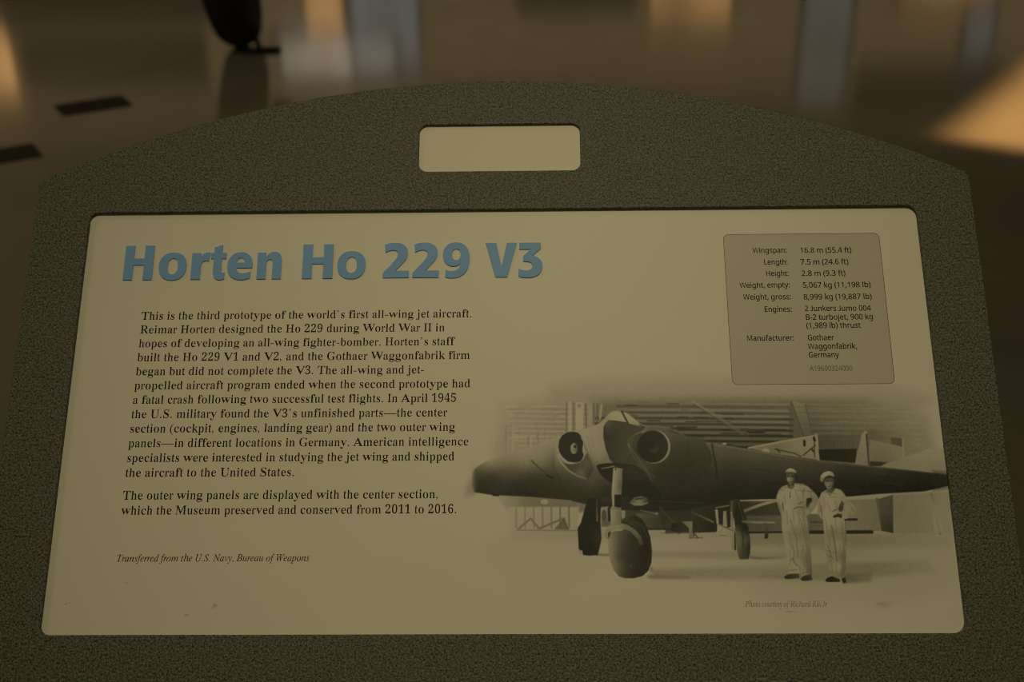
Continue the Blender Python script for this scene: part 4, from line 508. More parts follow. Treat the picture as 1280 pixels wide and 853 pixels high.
PC = [
 ['italic', 'Photo courtesy of Richard Kik Jr', 162.67, 216.62, -135.13]]
SPEC = [
 ['sans', 'Wingspan:', 183.71, 208.72, 117.02],
 ['sans', 'Length:', 191.22, 208.83, 107.87],
 ['sans', 'Height:', 192.02, 208.94, 98.98],
 ['sans', 'Weight, empty:', 172.66, 209.05, 90.07],
 ['sans', 'Weight, gross:', 174.73, 209.14, 80.96],
 ['sans', 'Engines:', 189.06, 209.05, 71.53],
 ['sans', 'Manufacturer:', 175.07, 208.93, 49.82],
 ['sans', '16.8 m (55.4 ft)', 218.1, 255.54, 116.81],
 ['sans', '7.5 m (24.6 ft)', 217.71, 252.54, 107.72],
 ['sans', '2.8 m (9.3 ft)', 217.79, 249.57, 98.85],
 ['sans', '5,067 kg (11,198 lb)', 217.87, 266.82, 89.79],
 ['sans', '8,999 kg (19,887 lb)', 217.77, 266.71, 80.7],
 ['sans', '2 Junkers Jumo 004', 217.85, 265.25, 71.84],
 ['sans', 'B-2 turbojet, 900 kg', 217.95, 266.3, 65.3],
 ['sans', '(1,989 lb) thrust', 218.06, 256.84, 59.0],
 ['sans', 'Gothaer', 218.24, 237.13, 49.87],
 ['sans', 'Waggonfabrik,', 218.04, 252.96, 43.38],
 ['sans', 'Germany', 217.98, 239.35, 37.04]]
CAT = [
 ['sans', 'A19600324000', 217.97, 248.14, 27.27]]
TITLE = [
 ['H', -276.15, -254.81, 99.9],
 ['o', -250.48, -230.03, 99.87],
 ['r', -226.48, -213.07, 99.82],
 ['t', -212.45, -201.29, 99.83],
 ['e', -200.06, -181.54, 99.75],
 ['n', -177.99, -160.16, 99.75],
 ['H', -144.77, -122.45, 99.74],
 ['o', -119.25, -98.4, 99.77],
 ['2', -85.78, -66.63, 99.86],
 ['2', -64.07, -44.88, 99.86],
 ['9', -42.13, -22.3, 99.78],
 ['V', -10.74, 12.15, 99.68],
 ['3', 13.05, 30.83, 99.55]]
body_size = float(np.median([(r[3] - r[2]) / advance(r[0], r[1]) * 1000 for r in P1 + P2]))
spec_size = float(np.median([(r[3] - r[2]) / advance(r[0], r[1]) * 1000 for r in SPEC]))
print('body em', body_size, [round((r[3] - r[2]) / advance(r[0], r[1]) * 1000 / body_size, 3) for r in P1 + P2])
print('spec em', spec_size, [round((r[3] - r[2]) / advance(r[0], r[1]) * 1000 / spec_size, 3) for r in SPEC])
writing('paragraph', P1, body_size, M['ink'])
writing('paragraph', P2, body_size, M['ink'])
writing('credit_line', CRED, 6.9, M['brown_ink'])
writing('photo_credit', PC, 5.4, M['soft_ink'])
writing('specification_text', SPEC, spec_size * 1.12, M['ink'])
writing('catalogue_number', CAT, spec_size * 1.0, M['grey_ink'])

# blue heading, bold sans capitals 100 units high, slightly raised
def bez(path):
    out = []; t = path.split(); i = 0; cur = None
    while i < len(t):
        k = t[i]
        if k in 'ML': cur = (float(t[i + 1]), float(t[i + 2])); out.append(cur); i += 3
        elif k == 'C':
            p = [float(v) for v in t[i + 1:i + 7]]
            for s in range(1, 9):
                u = s / 8
                out.append(tuple(cur[j] * (1 - u) ** 3 + 3 * p[j] * u * (1 - u) ** 2 + 3 * p[2 + j] * u * u * (1 - u) + p[4 + j] * u ** 3 for j in (0, 1)))
            cur = (p[4], p[5]); i += 7
    if abs(out[0][0] - out[-1][0]) + abs(out[0][1] - out[-1][1]) < 0.01: out.pop()
    return out
def oval(cx, cy, rx, ry, n=36, p=2.25):
    return [(cx + rx * math.copysign(abs(math.cos(a)) ** (2 / p), math.cos(a)), cy + ry * math.copysign(abs(math.sin(a)) ** (2 / p), math.sin(a))) for a in (2 * math.pi * i / n for i in range(n))]
HEAD = {
 'H': [bez('M 0 0 L 29 0 L 29 43 L 62 43 L 62 0 L 91 0 L 91 100 L 62 100 L 62 62 L 29 62 L 29 100 L 0 100')],
 'o': [oval(41, 38.5, 41, 40.5), oval(41, 38.5, 15.5, 23.5)],
 'r': [bez('M 0 0 L 27.5 0 L 27.5 37 C 27.5 49 33 54.5 42 54.5 C 45 54.5 47 54 49.5 53 L 53 77.5 C 51 78.6 49 79 46.5 79 C 38 79 31 74 26.5 65 L 25 77 L 0 77')],
 't': [bez('M 0 60 L 10 60 L 10 24 C 10 6 18 -2 34 -2 C 40 -2 45 -1 49 1 L 49 20 C 46 19 44 18.6 42 18.6 C 38 18.6 37 21 37 26 L 37 60 L 51 60 L 51 77 L 37 77 L 37 101 L 10 93 L 10 77 L 0 77')],
 'e': [bez('M 73 33 L 27.5 33 C 28 22.5 35 17 47 17 C 55 17 63 19 69 23 L 69 4 C 61 0 52 -2 42 -2 C 17 -2 0 12 0 38 C 0 62 15 79 38.5 79 C 62 79 73.5 63 73.5 40'), bez('M 27.5 48 L 49.5 48 C 50 57.5 46 62.5 39 62.5 C 32.5 62.5 28.5 57 27.5 48')],
 'n': [bez('M 0 0 L 27.5 0 L 27.5 42 C 27.5 52 31.5 57 37.5 57 C 43.5 57 46.5 53 46.5 44 L 46.5 0 L 74 0 L 74 49 C 74 69 66 79 51 79 C 40 79 32 74 26.5 66 L 25 77 L 0 77')],
 '2': [bez('M 0 0 L 75 0 L 75 20 L 36 20 L 51 36 C 64 50 71 58 71 71 C 71 91 57 102 34 102 C 22 102 12 100 4 96 L 6 73 C 13 78 21 80.5 28 80.5 C 37 80.5 42 76 42 68 C 42 60 37 54 28 43 L 0 13')],
 '9': [bez('M 8 2 L 9 22 C 15 19 22 18 28 18 C 42 18 51 26 52.5 40 C 47 35 40 32 32 32 C 14 32 0 45 0 66 C 0 88 16 102 39 102 C 65 102 80 84 80 54 C 80 19 60 -2 28 -2 C 20 -2 13 -1 8 2'), oval(40, 66.5, 12.5, 16.5)],
 'V': [bez('M 0 100 L 30.5 100 L 45 33 L 46 33 L 61 100 L 90 100 L 62 0 L 28 0')],
 '3': [bez('M 5 100 L 67 100 L 67 83 L 43 62 C 60 59 72 48 72 33 C 72 11 55 -2 29 -2 C 19 -2 10 -1 2 3 L 3 25 C 10 21 17 19 25 19 C 36 19 43 24 43 32 C 43 41 35 45.5 23 45.5 L 16 45.5 L 16 61 L 38 81 L 5 81')],
}
CAP = 26.9
bm = bmesh.new()
for ch, x0, x1, y in TITLE:
    gl = HEAD[ch]; w0 = min(p[0] for L in gl for p in L); w1 = max(p[0] for L in gl for p in L)
    s = (x1 - x0) / (w1 - w0)
    add_loops(bm, [[(x0 + (px - w0) * s, y + py * CAP / 100) for px, py in L] for L in gl], -2.2, 0.8)
bmesh.ops.recalc_face_normals(bm, faces=bm.faces[:])
tl = ink_object('heading', bm, M['title'], panel, up=False)
tl['label'] = 'blue raised heading'

# ---- specification box: pale fill with a thin grey rule
BOX = rounded(rect_pts(163.0, 17.3, 276.7, 132.0), [4.2] * 4)
BOXI = rounded(rect_pts(163.45, 17.75, 276.25, 131.55), [3.8] * 4)
bm = bmesh.new(); add_loops(bm, [BOX], -2.955); sb = ink_object('specification_box', bm, M['box'], panel); sb['label'] = 'pale grey rounded box'
bm = bmesh.new(); add_loops(bm, [BOX, BOXI], -2.945); ink_object('box_rule', bm, M['box_line'], panel)

# ---- printed black and white photograph: fine grid of ink tone over the panel
LAYERS = [
["p",[[36.6,15.5],[76.0,19.9],[154.5,18.2],[265.9,15.2],[298.2,5.7],[285.9,-5.7],[153.5,-0.3],[36.4,2.7]],10,114,0.7],
["p",[[14.0,4.6],[53.5,20.1],[132.5,26.6],[154.9,24.1],[266.3,18.6],[292.7,5.7]],11,126,0.6],
["p",[[64.5,7.2],[253.9,6.0],[296.9,-5.8],[300.3,-34.1],[297.8,-56.2],[63.1,-55.1]],7,[[66.8,-15.8,92],[153.2,-4.9,84],[206.9,-28.0,78],[253.4,0.2,100],[299.7,-5.8,122],[295.9,-39.6,112]],1],
["p",[[-0.0,4.7],[67.3,7.2],[65.8,-56.2],[-8.1,-49.2]],8,[[2.8,-4.0,130],[53.1,-4.3,116],[41.7,-21.4,112],[8.4,-38.1,122]],1],
["l",[[82.3,4.8],[131.4,4.2],[200.9,2.8]],0.8640000000000001,0.8,[[84.0,4.7,96],[153.7,4.3,104],[200.9,2.8,108]],0.9],
["l",[[82.3,2.4],[131.3,1.8],[203.5,0.5]],0.9720000000000001,0.8,[[84.0,4.7,74],[201.0,4.0,84]],0.95],
["l",[[214.8,2.8],[264.6,1.9],[292.3,1.7]],0.7020000000000001,1,[[214.9,3.9,104],[270.3,3.6,116],[292.4,3.4,126]],0.7],
["l",[[211.9,0.5],[258.9,-0.4],[286.5,-0.6]],0.81,1.2,[[214.9,3.9,96],[264.8,3.6,120],[286.9,3.4,118]],0.7],
["l",[[82.2,0.1],[131.2,-0.5],[200.6,-1.8]],0.8640000000000001,0.8,[[83.9,0.1,98],[153.5,-0.3,106],[200.6,-1.8,110]],0.9],
["l",[[82.1,-2.2],[131.1,-2.8],[203.2,-4.1]],0.9720000000000001,0.8,[[83.9,0.1,68],[200.7,-0.6,78]],0.95],
["l",[[214.4,-1.8],[264.2,-2.7],[291.8,-2.9]],0.7020000000000001,1,[[214.5,-0.7,106],[269.9,-1.0,118],[291.9,-1.2,126]],0.7],
["l",[[211.5,-4.1],[258.4,-5.0],[286.0,-5.2]],0.81,1.2,[[214.5,-0.7,90],[264.3,-1.0,114],[286.4,-1.1,118]],0.7],
["l",[[82.1,-3.9],[131.0,-4.5],[200.3,-5.8]],0.8640000000000001,0.8,[[83.8,-3.9,96],[153.3,-4.3,104],[200.3,-5.8,108]],0.9],
["l",[[67.0,-6.1],[130.9,-6.8],[202.9,-8.1]],0.9720000000000001,0.8,[[83.8,-3.9,60],[200.4,-4.6,70]],0.95],
["l",[[214.1,-5.9],[263.8,-6.7],[291.3,-6.9]],0.7020000000000001,1,[[214.2,-4.7,104],[269.5,-5.1,116],[291.5,-5.2,126]],0.7],
["l",[[211.2,-8.1],[258.0,-9.0],[285.6,-9.1]],0.81,1.2,[[214.2,-4.7,82],[263.9,-5.0,106],[286.0,-5.2,118]],0.7],
["l",[[82.0,-7.9],[130.8,-8.5],[200.0,-9.8]],0.8640000000000001,0.8,[[83.6,-7.9,92],[153.0,-8.3,100],[200.0,-9.8,104]],0.9],
["l",[[66.9,-10.1],[130.7,-10.8],[202.6,-12.1]],0.9720000000000001,0.8,[[83.6,-7.9,54],[200.1,-8.6,64]],0.95],
["l",[[213.8,-9.9],[263.4,-10.7],[290.9,-10.9]],0.7020000000000001,1,[[213.9,-8.7,100],[269.1,-9.0,112],[291.1,-9.2,126]],0.7],
["l",[[210.9,-12.1],[257.6,-13.0],[285.1,-13.1]],0.81,1.2,[[213.9,-8.7,76],[263.5,-9.0,100],[285.6,-9.1,118]],0.7],
["l",[[81.9,-11.9],[130.7,-12.5],[199.7,-13.8]],0.8640000000000001,0.8,[[83.5,-11.9,86],[152.8,-12.3,94],[199.7,-13.8,98]],0.9],
["l",[[66.8,-14.1],[130.5,-14.8],[202.3,-16.0]],0.9720000000000001,0.8,[[83.5,-11.9,46],[199.8,-12.6,56]],0.95],
["l",[[213.5,-13.8],[263.0,-14.7],[290.4,-14.9]],0.7020000000000001,1,[[213.6,-12.7,94],[268.6,-13.0,106],[290.6,-13.2,126]],0.7],
["l",[[210.6,-16.1],[257.3,-16.9],[284.7,-17.1]],0.81,1.2,[[213.6,-12.7,68],[263.1,-13.0,92],[285.1,-13.1,118]],0.7],
["l",[[81.7,-15.9],[130.5,-16.5],[199.4,-17.7]],0.8640000000000001,0.8,[[83.4,-15.9,80],[152.6,-16.3,88],[199.4,-17.7,92]],0.9],
["l",[[66.7,-18.1],[130.4,-18.8],[202.0,-20.0]],0.9720000000000001,0.8,[[83.4,-15.9,40],[199.5,-16.6,50]],0.95],
["l",[[213.2,-17.8],[262.6,-18.7],[290.0,-18.8]],0.7020000000000001,1,[[213.3,-16.7,88],[268.2,-17.0,100],[290.2,-17.1,126]],0.7],
["l",[[210.2,-20.1],[256.9,-20.9],[284.3,-21.1]],0.81,1.2,[[213.3,-16.7,62],[262.8,-17.0,86],[284.7,-17.1,118]],0.7],
["l",[[81.6,-19.9],[130.3,-20.5],[199.1,-21.7]],0.8640000000000001,0.8,[[83.3,-19.9,74],[152.4,-20.3,82],[199.1,-21.7,86]],0.9],
["l",[[66.6,-22.1],[130.2,-22.7],[201.7,-24.0]],0.9720000000000001,0.8,[[83.3,-19.9,38],[199.2,-20.6,48]],0.95],
["l",[[212.9,-21.8],[262.2,-22.6],[289.6,-22.8]],0.7020000000000001,1,[[212.9,-20.6,82],[267.9,-21.0,94],[289.8,-21.1,126]],0.7],
["l",[[209.9,-24.0],[256.5,-24.8],[283.9,-25.0]],0.81,1.2,[[212.9,-20.6,60],[262.4,-20.9,84],[284.3,-21.1,118]],0.7],
["l",[[81.5,-23.9],[130.1,-24.4],[198.8,-25.7]],0.8640000000000001,0.8,[[83.2,-23.9,64],[152.1,-24.3,72],[198.8,-25.7,76]],0.9],
["l",[[66.5,-26.0],[130.0,-26.7],[201.4,-27.9]],0.9720000000000001,0.8,[[83.2,-23.9,36],[198.9,-24.5,46]],0.95],
["l",[[212.5,-25.7],[261.8,-26.6],[289.2,-26.7]],0.7020000000000001,1,[[212.6,-24.6,72],[267.5,-24.9,84],[289.3,-25.0,126]],0.7],
["l",[[209.6,-28.0],[256.1,-28.8],[283.4,-28.9]],0.81,1.2,[[212.6,-24.6,58],[262.0,-24.9,82],[283.9,-25.0,118]],0.7],
["l",[[3.9,2.9],[61.6,2.0]],0.648,0.8,[[5.6,2.9,136],[61.6,2.6,126]],0.8],
["l",[[8.4,1.2],[58.8,0.3]],0.54,0.8,[[11.2,2.9,124],[42.0,2.7,112],[58.8,2.6,102]],0.8],
["l",[[5.0,-0.7],[61.5,-1.6]],0.648,0.8,[[5.6,-0.7,136],[61.5,-1.0,126]],0.8],
["l",[[9.5,-2.4],[58.7,-3.3]],0.54,0.8,[[11.2,-0.7,124],[42.0,-0.9,112],[58.7,-1.0,102]],0.8],
["l",[[6.2,-4.2],[61.4,-5.1]],0.648,0.8,[[5.6,-4.2,136],[61.4,-4.6,126]],0.8],
["l",[[10.6,-6.0],[58.6,-6.9]],0.54,0.8,[[11.2,-4.3,124],[41.9,-4.5,112],[58.7,-4.6,102]],0.8],
["l",[[7.3,-7.8],[61.4,-8.7]],0.648,0.8,[[5.6,-7.8,136],[61.4,-8.1,126]],0.8],
["l",[[11.7,-9.6],[58.5,-10.4]],0.54,0.8,[[11.2,-7.8,124],[41.9,-8.0,112],[58.6,-8.1,102]],0.8],
["l",[[8.4,-11.4],[61.3,-12.3]],0.648,0.8,[[5.6,-11.4,136],[61.3,-11.7,126]],0.8],
["l",[[12.9,-13.1],[58.5,-14.0]],0.54,0.8,[[11.2,-11.4,124],[41.8,-11.6,112],[58.5,-11.7,102]],0.8],
["l",[[9.5,-14.9],[61.2,-15.8]],0.648,0.8,[[5.6,-14.9,136],[61.2,-15.2,126]],0.8],
["l",[[14.0,-16.7],[58.4,-17.5]],0.54,0.8,[[11.2,-14.9,124],[41.8,-15.1,112],[58.4,-15.2,102]],0.8],
["l",[[10.6,-18.5],[61.1,-19.3]],0.648,0.8,[[5.6,-18.4,136],[61.1,-18.8,126]],0.8],
["l",[[15.1,-20.2],[58.3,-21.0]],0.54,0.8,[[11.2,-18.5,124],[41.7,-18.6,112],[58.4,-18.7,102]],0.8],
["l",[[11.7,-22.0],[61.1,-22.8]],0.648,0.8,[[5.6,-22.0,136],[61.1,-22.3,126]],0.8],
["l",[[16.2,-23.7],[58.3,-24.5]],0.54,0.8,[[11.2,-22.0,124],[41.7,-22.2,112],[58.3,-22.3,102]],0.8],
["l",[[12.8,-25.5],[61.0,-26.4]],0.648,0.8,[[5.6,-25.5,136],[61.0,-25.8,126]],0.8],
["l",[[17.3,-27.2],[58.2,-28.0]],0.54,0.8,[[11.2,-25.5,124],[41.6,-25.7,112],[58.2,-25.8,102]],0.8],
["l",[[154.7,-17.3],[170.5,-17.6]],0.6036816612516939,0.6,36,0.3630523527276266],
["l",[[136.4,-8.8],[151.7,-9.0]],0.3667918546388886,0.6,46,0.7408004560392929],
["l",[[126.7,-0.4],[130.2,-0.5]],0.40592386457533464,0.6,58,0.4319340487000004],
["l",[[183.6,-19.3],[197.4,-19.5]],0.37645408415478543,0.6,34,0.5501760587618847],
["l",[[97.1,5.1],[103.4,5.0]],0.6953551791361998,0.6,88,0.4801873254861169],
["l",[[195.6,-7.5],[204.0,-7.7]],0.39842027860404033,0.6,46,0.48445500403424047],
["l",[[124.1,-5.7],[131.0,-5.8]],0.4494409961694013,0.6,42,0.6137635663265169],
["l",[[151.6,-14.8],[159.7,-15.0]],0.43969228994638976,0.6,30,0.4921068976308998],
["l",[[138.6,-2.7],[154.9,-3.0]],0.33264318290952843,0.6,36,0.5109398292764753],
["l",[[128.6,-19.7],[139.6,-19.9]],0.32743163021778177,0.6,84,0.6684912154928876],
["l",[[155.4,-7.1],[162.0,-7.2]],0.6337684170014604,0.6,46,0.5049718158738554],
["l",[[123.0,-13.1],[127.8,-13.2]],0.6068944653512027,0.6,52,0.7368624436344111],
["l",[[85.5,1.1],[95.7,1.0]],0.4610724339115393,0.6,86,0.5029817869816301],
["l",[[191.7,0.1],[199.2,-0.0]],0.39108659914088567,0.6,94,0.6320625958367483],
["l",[[166.6,-14.1],[172.0,-14.2]],0.3423527178213165,0.6,38,0.5900888336123755],
["l",[[129.3,-9.0],[137.2,-9.2]],0.41857894835055925,0.6,34,0.5397907768602153],
["l",[[87.9,3.1],[95.7,3.0]],0.4022686387997579,0.6,40,0.6038214253441196],
["l",[[96.4,-18.6],[105.5,-18.8]],0.38041474023621746,0.6,40,0.482665816795387],
["l",[[135.1,-5.9],[144.5,-6.0]],0.5085241014538792,0.6,36,0.4929660135177456],
["l",[[113.0,-23.7],[118.2,-23.8]],0.4665062826628744,0.6,32,0.7819171475673341],
["l",[[154.7,-25.5],[160.4,-25.6]],0.509923844851056,0.6,32,0.7019085369754228],
["l",[[183.9,-15.0],[197.7,-15.2]],0.4584541489523468,0.6,36,0.6488083002376805],
["l",[[171.0,-16.6],[183.1,-16.8]],0.6397178793220893,0.6,50,0.6963863629209286],
["l",[[163.0,-14.0],[170.8,-14.1]],0.3915294703952208,0.6,88,0.5634367305498265],
["l",[[172.6,-17.0],[182.1,-17.2]],0.6327049143845734,0.6,30,0.6531371635118997],
["l",[[123.3,-12.7],[136.4,-12.9]],0.6370553166002132,0.6,52,0.7650499543495164],
["l",[[100.8,-25.6],[116.8,-25.8]],0.5198567047091007,0.6,32,0.7910921698419577],
["l",[[104.2,-17.5],[113.9,-17.7]],0.5853588710710428,0.6,30,0.6518862346459854],
["l",[[130.1,-19.5],[140.7,-19.7]],0.6517744363601178,0.6,48,0.6741865135595766],
["l",[[84.3,-4.2],[95.9,-4.4]],0.39232075939175803,0.6,36,0.4312399155191281],
["l",[[165.5,-26.0],[171.0,-26.0]],0.6611041268443553,0.6,82,0.49280787881904264],
["l",[[102.6,-8.2],[111.4,-8.3]],0.45671573826486594,0.6,34,0.625307277831358],
["l",[[151.3,-9.1],[159.6,-9.2]],0.45649670472168946,0.6,54,0.7351346253195333],
["l",[[183.5,-18.1],[194.1,-18.3]],0.4379225644010498,0.6,50,0.5953493884257336],
["l",[[121.2,-13.7],[135.3,-14.0]],0.48242052831272614,0.6,38,0.6390334437956926],
["l",[[125.2,-3.0],[133.7,-3.1]],0.5043178333329138,0.6,84,0.7855986133951125],
["l",[[153.0,-17.4],[165.1,-17.6]],0.46834074384565005,0.6,50,0.6046154060394634],
["l",[[154.5,-3.7],[169.5,-4.0]],0.5373033003365297,0.6,48,0.5442577070706054],
["l",[[107.8,-12.0],[120.5,-12.2]],0.46911100398980515,0.6,80,0.6181144901907274],
["l",[[111.7,-12.1],[120.6,-12.2]],0.4446396633332711,0.6,52,0.5712896229199695],
["l",[[114.5,-22.4],[126.5,-22.6]],0.6871940916153101,0.6,74,0.4818963946252273],
["l",[[173.5,-18.8],[183.8,-18.9]],0.4274917201700234,0.6,40,0.7018582572530458],
["l",[[110.0,-13.3],[122.9,-13.5]],0.432005418619701,0.6,44,0.6236169159160367],
["l",[[138.0,1.5],[143.0,1.4]],0.4307273340945111,0.6,38,0.5012547405519127],
["l",[[116.8,4.1],[125.0,3.9]],0.6056164957074609,0.6,46,0.4096158237486557],
["l",[[80.7,-24.5],[85.5,-24.6]],0.5838450021016143,0.6,74,0.35655223237985173],
["l",[[265.4,-8.8],[275.1,-9.0]],0.4612089285804504,0.7,95.20871037564014,0.5],
["l",[[269.7,-19.7],[278.1,-19.8]],0.45422861419628097,0.7,116.36517752653882,0.5],
["l",[[273.3,-9.9],[284.9,-10.1]],0.3519855356648209,0.7,124.94411929450078,0.5],
["l",[[259.9,-8.9],[266.3,-9.0]],0.48079687206120353,0.7,102.00254940999723,0.5],
["l",[[223.3,-9.9],[232.6,-10.1]],0.40437411921239574,0.7,94.05465216027552,0.5],
["l",[[249.5,-8.7],[258.8,-8.8]],0.28310960112864686,0.7,111.74640461661518,0.5],
["l",[[232.4,0.4],[236.4,0.3]],0.5243848624594466,0.7,95.84774961920195,0.5],
["l",[[260.3,-23.2],[274.6,-23.4]],0.4593370005593196,0.7,122.40541963415177,0.5],
["l",[[222.8,-0.5],[232.9,-0.7]],0.492574340828554,0.7,113.77660039160924,0.5],
["l",[[261.8,-1.1],[268.4,-1.2]],0.5178594128657282,0.7,114.2591844684317,0.5],
["l",[[226.6,-2.2],[238.8,-2.4]],0.2881515423063142,0.7,106.63643621796975,0.5],
["l",[[217.5,-0.1],[225.0,-0.3]],0.2894410638925807,0.7,112.62730555533886,0.5],
["l",[[252.5,-0.6],[260.2,-0.7]],0.4384043433239302,0.7,120.22388797017696,0.5],
["l",[[242.8,-5.7],[252.7,-5.9]],0.4021865357862322,0.7,98.2160552361362,0.5],
["l",[[275.2,-1.3],[281.8,-1.4]],0.42353501439439806,0.7,105.1730457008095,0.5],
["l",[[273.8,-12.2],[283.9,-12.4]],0.34107661520734617,0.7,117.11008458707019,0.5],
["l",[[230.0,-17.1],[239.0,-17.2]],0.3061208296430691,0.7,107.66033970705834,0.5],
["l",[[271.0,-9.5],[278.6,-9.7]],0.3054193587049097,0.7,124.43443789888532,0.5],
["l",[[258.1,0.2],[268.8,0.0]],0.29461813414926774,0.7,121.43219789355325,0.5],
["l",[[247.4,-9.4],[255.0,-9.5]],0.3949115966240044,0.7,99.29312539512836,0.5],
["l",[[220.8,-11.3],[230.1,-11.4]],0.37384725015228976,0.7,105.54906344614234,0.5],
["l",[[276.4,-8.9],[288.5,-9.1]],0.4723940362136141,0.7,125.60252088985887,0.5],
["l",[[277.6,-15.1],[289.9,-15.3]],0.3077366102442308,0.7,98.00684350970594,0.5],
["l",[[237.8,-3.6],[244.8,-3.7]],0.4357144898208811,0.7,97.10189498093551,0.5],
["l",[[266.7,-7.5],[278.0,-7.7]],0.3667443286994861,0.7,103.46299758519807,0.5],
["l",[[267.1,-9.0],[279.8,-9.2]],0.40972262784700586,0.7,115.58484586098274,0.5],
["l",[[263.0,-8.0],[267.4,-8.1]],0.27895470939809286,0.7,114.65830438881899,0.5],
["l",[[226.7,-10.2],[240.4,-10.5]],0.44853678811560416,0.7,94.8166164440522,0.5],
["l",[[213.8,-9.6],[227.0,-9.9]],0.43725565268742084,0.7,84.00633070281611,0.5],
["l",[[235.2,-9.6],[240.7,-9.6]],0.44640767352984156,0.7,116.65492208230687,0.5],
["l",[[22.3,-7.1],[33.5,-7.2]],0.30285660641823425,0.6,116.95289797899864,0.55],
["l",[[9.3,-19.4],[19.2,-19.5]],0.4151489793270547,0.6,141.0469243410434,0.55],
["l",[[27.7,3.0],[39.3,2.9]],0.3496970938762279,0.6,138.10227546051772,0.55],
["l",[[37.6,-15.5],[44.8,-15.5]],0.4742073448426232,0.6,136.4733031474635,0.55],
["l",[[42.5,-5.5],[49.6,-5.5]],0.32182898418253936,0.6,131.7000274698806,0.55],
["l",[[5.6,-16.5],[13.8,-16.5]],0.41179735774466336,0.6,105.654425536453,0.55],
["l",[[23.5,-23.9],[29.7,-24.0]],0.33735729175691953,0.6,108.7435195372965,0.55],
["l",[[21.8,2.0],[34.0,2.0]],0.371096206689509,0.6,135.05723648605874,0.55],
["l",[[12.6,-2.0],[15.8,-2.0]],0.40147505340740053,0.6,118.52888777402255,0.55],
["l",[[4.2,2.3],[14.5,2.3]],0.358596461986509,0.6,141.87032033876807,0.55],
["l",[[5.6,-19.9],[16.3,-20.0]],0.3920833391815638,0.6,141.65650432986425,0.55],
["l",[[39.2,-3.0],[49.6,-3.0]],0.2898604787745999,0.6,106.24503469583355,0.55],
["l",[[6.6,-3.0],[9.9,-3.0]],0.35582088518749516,0.6,141.4942090203784,0.55],
["l",[[6.3,-19.8],[13.3,-19.9]],0.40834660675443485,0.6,141.54062355680014,0.55],
["l",[[50.7,-1.8],[60.1,-1.9]],0.408359620324591,0.6,130.3949252544696,0.55],
["l",[[30.1,1.5],[35.9,1.5]],0.2933237698283266,0.6,101.71203204802359,0.55],
["l",[[52.4,-0.9],[55.9,-0.9]],0.427710633146111,0.6,98.11748978244725,0.55],
["l",[[4.8,-11.5],[12.2,-11.5]],0.39342716036672826,0.6,111.7821265019894,0.55],
["l",[[29.7,0.1],[32.6,0.1]],0.4333345915261207,0.6,107.78325534410189,0.55],
["l",[[47.4,-24.8],[55.4,-24.8]],0.2999627701888307,0.6,104.85924940716318,0.55],
["l",[[8.2,-18.1],[18.8,-18.2]],0.33758121482026787,0.6,137.2259333853658,0.55],
["l",[[30.3,-9.7],[39.7,-9.7]],0.4425427686913939,0.6,101.66886514299124,0.55],
["l",[[36.7,-4.1],[44.2,-4.1]],0.3237357327518964,0.6,132.64291325968907,0.55],
["l",[[42.8,-21.5],[54.0,-21.5]],0.28552505024406943,0.6,113.61424539487611,0.55],
["l",[[22.5,-18.1],[25.3,-18.1]],0.3317563347614198,0.6,134.9114739498619,0.55],
["l",[[32.2,-8.8],[42.7,-8.9]],0.41157905066586664,0.6,137.36814688455846,0.55],
["l",[[39.6,-16.3],[44.9,-16.3]],0.44540841780554546,0.6,106.15408014197797,0.55],
["l",[[31.6,-5.3],[37.3,-5.4]],0.29966331005632785,0.6,107.4695079541837,0.55],
["l",[[37.2,-4.4],[40.6,-4.4]],0.4349781544179863,0.6,100.5668990278255,0.55],
["l",[[5.3,0.6],[17.3,0.5]],0.4485183644081954,0.6,111.69908844666496,0.55],
["l",[[45.9,-23.4],[54.4,-23.4]],0.3199169829631339,0.6,105.11039865043244,0.55],
["l",[[10.1,-1.8],[16.3,-1.8]],0.305271753298004,0.6,104.92744042165357,0.55],
["l",[[44.4,-17.0],[48.1,-17.1]],0.3845474544978109,0.6,131.3707696115057,0.55],
["l",[[35.0,-0.3],[45.0,-0.3]],0.3638648214613762,0.6,106.92590247855544,0.55],
["l",[[9.7,-5.1],[21.2,-5.2]],0.3695753787814453,0.6,110.98383376061022,0.55],
["l",[[12.4,2.6],[21.6,2.6]],0.3046867022740979,0.6,110.56150827187238,0.55],
["l",[[51.4,-13.3],[55.2,-13.4]],0.445879914818031,0.6,104.24025147280042,0.55],
["l",[[37.7,-2.1],[40.5,-2.1]],0.46633789071910087,0.6,132.49085448612044,0.55],
["l",[[27.5,-21.3],[34.0,-21.4]],0.3165738744399443,0.6,116.10260521185361,0.55],
["l",[[44.3,-4.9],[52.0,-5.0]],0.4351463836597898,0.6,131.41208076184125,0.55],
["l",[[21.9,-19.2],[32.3,-19.3]],0.41323781786475583,0.6,139.0161333347408,0.55],
["l",[[34.3,-7.7],[38.4,-7.7]],0.4496426663061892,0.6,107.02421872321173,0.55],
["l",[[22.7,1.3],[29.3,1.2]],0.43277946987019056,0.6,116.89794249431094,0.55],
["l",[[48.2,-1.9],[58.6,-2.0]],0.33999706547755365,0.6,104.79056103279201,0.55],
["l",[[36.1,-17.0],[36.4,-23.4]],0.21817773930999845,0.6,112,0.5],
["l",[[25.5,-16.9],[25.8,-20.5]],0.3624327555734117,0.6,112,0.5],
["l",[[13.5,-12.0],[13.4,-21.0]],0.30220660937686233,0.6,112,0.5],
["l",[[38.6,-18.5],[38.7,-26.1]],0.3885152717381858,0.6,108,0.5],
["l",[[40.2,-4.6],[40.4,-9.7]],0.27786137933130123,0.6,134,0.5],
["l",[[4.2,-11.3],[4.3,-20.8]],0.37032337684356176,0.6,108,0.5],
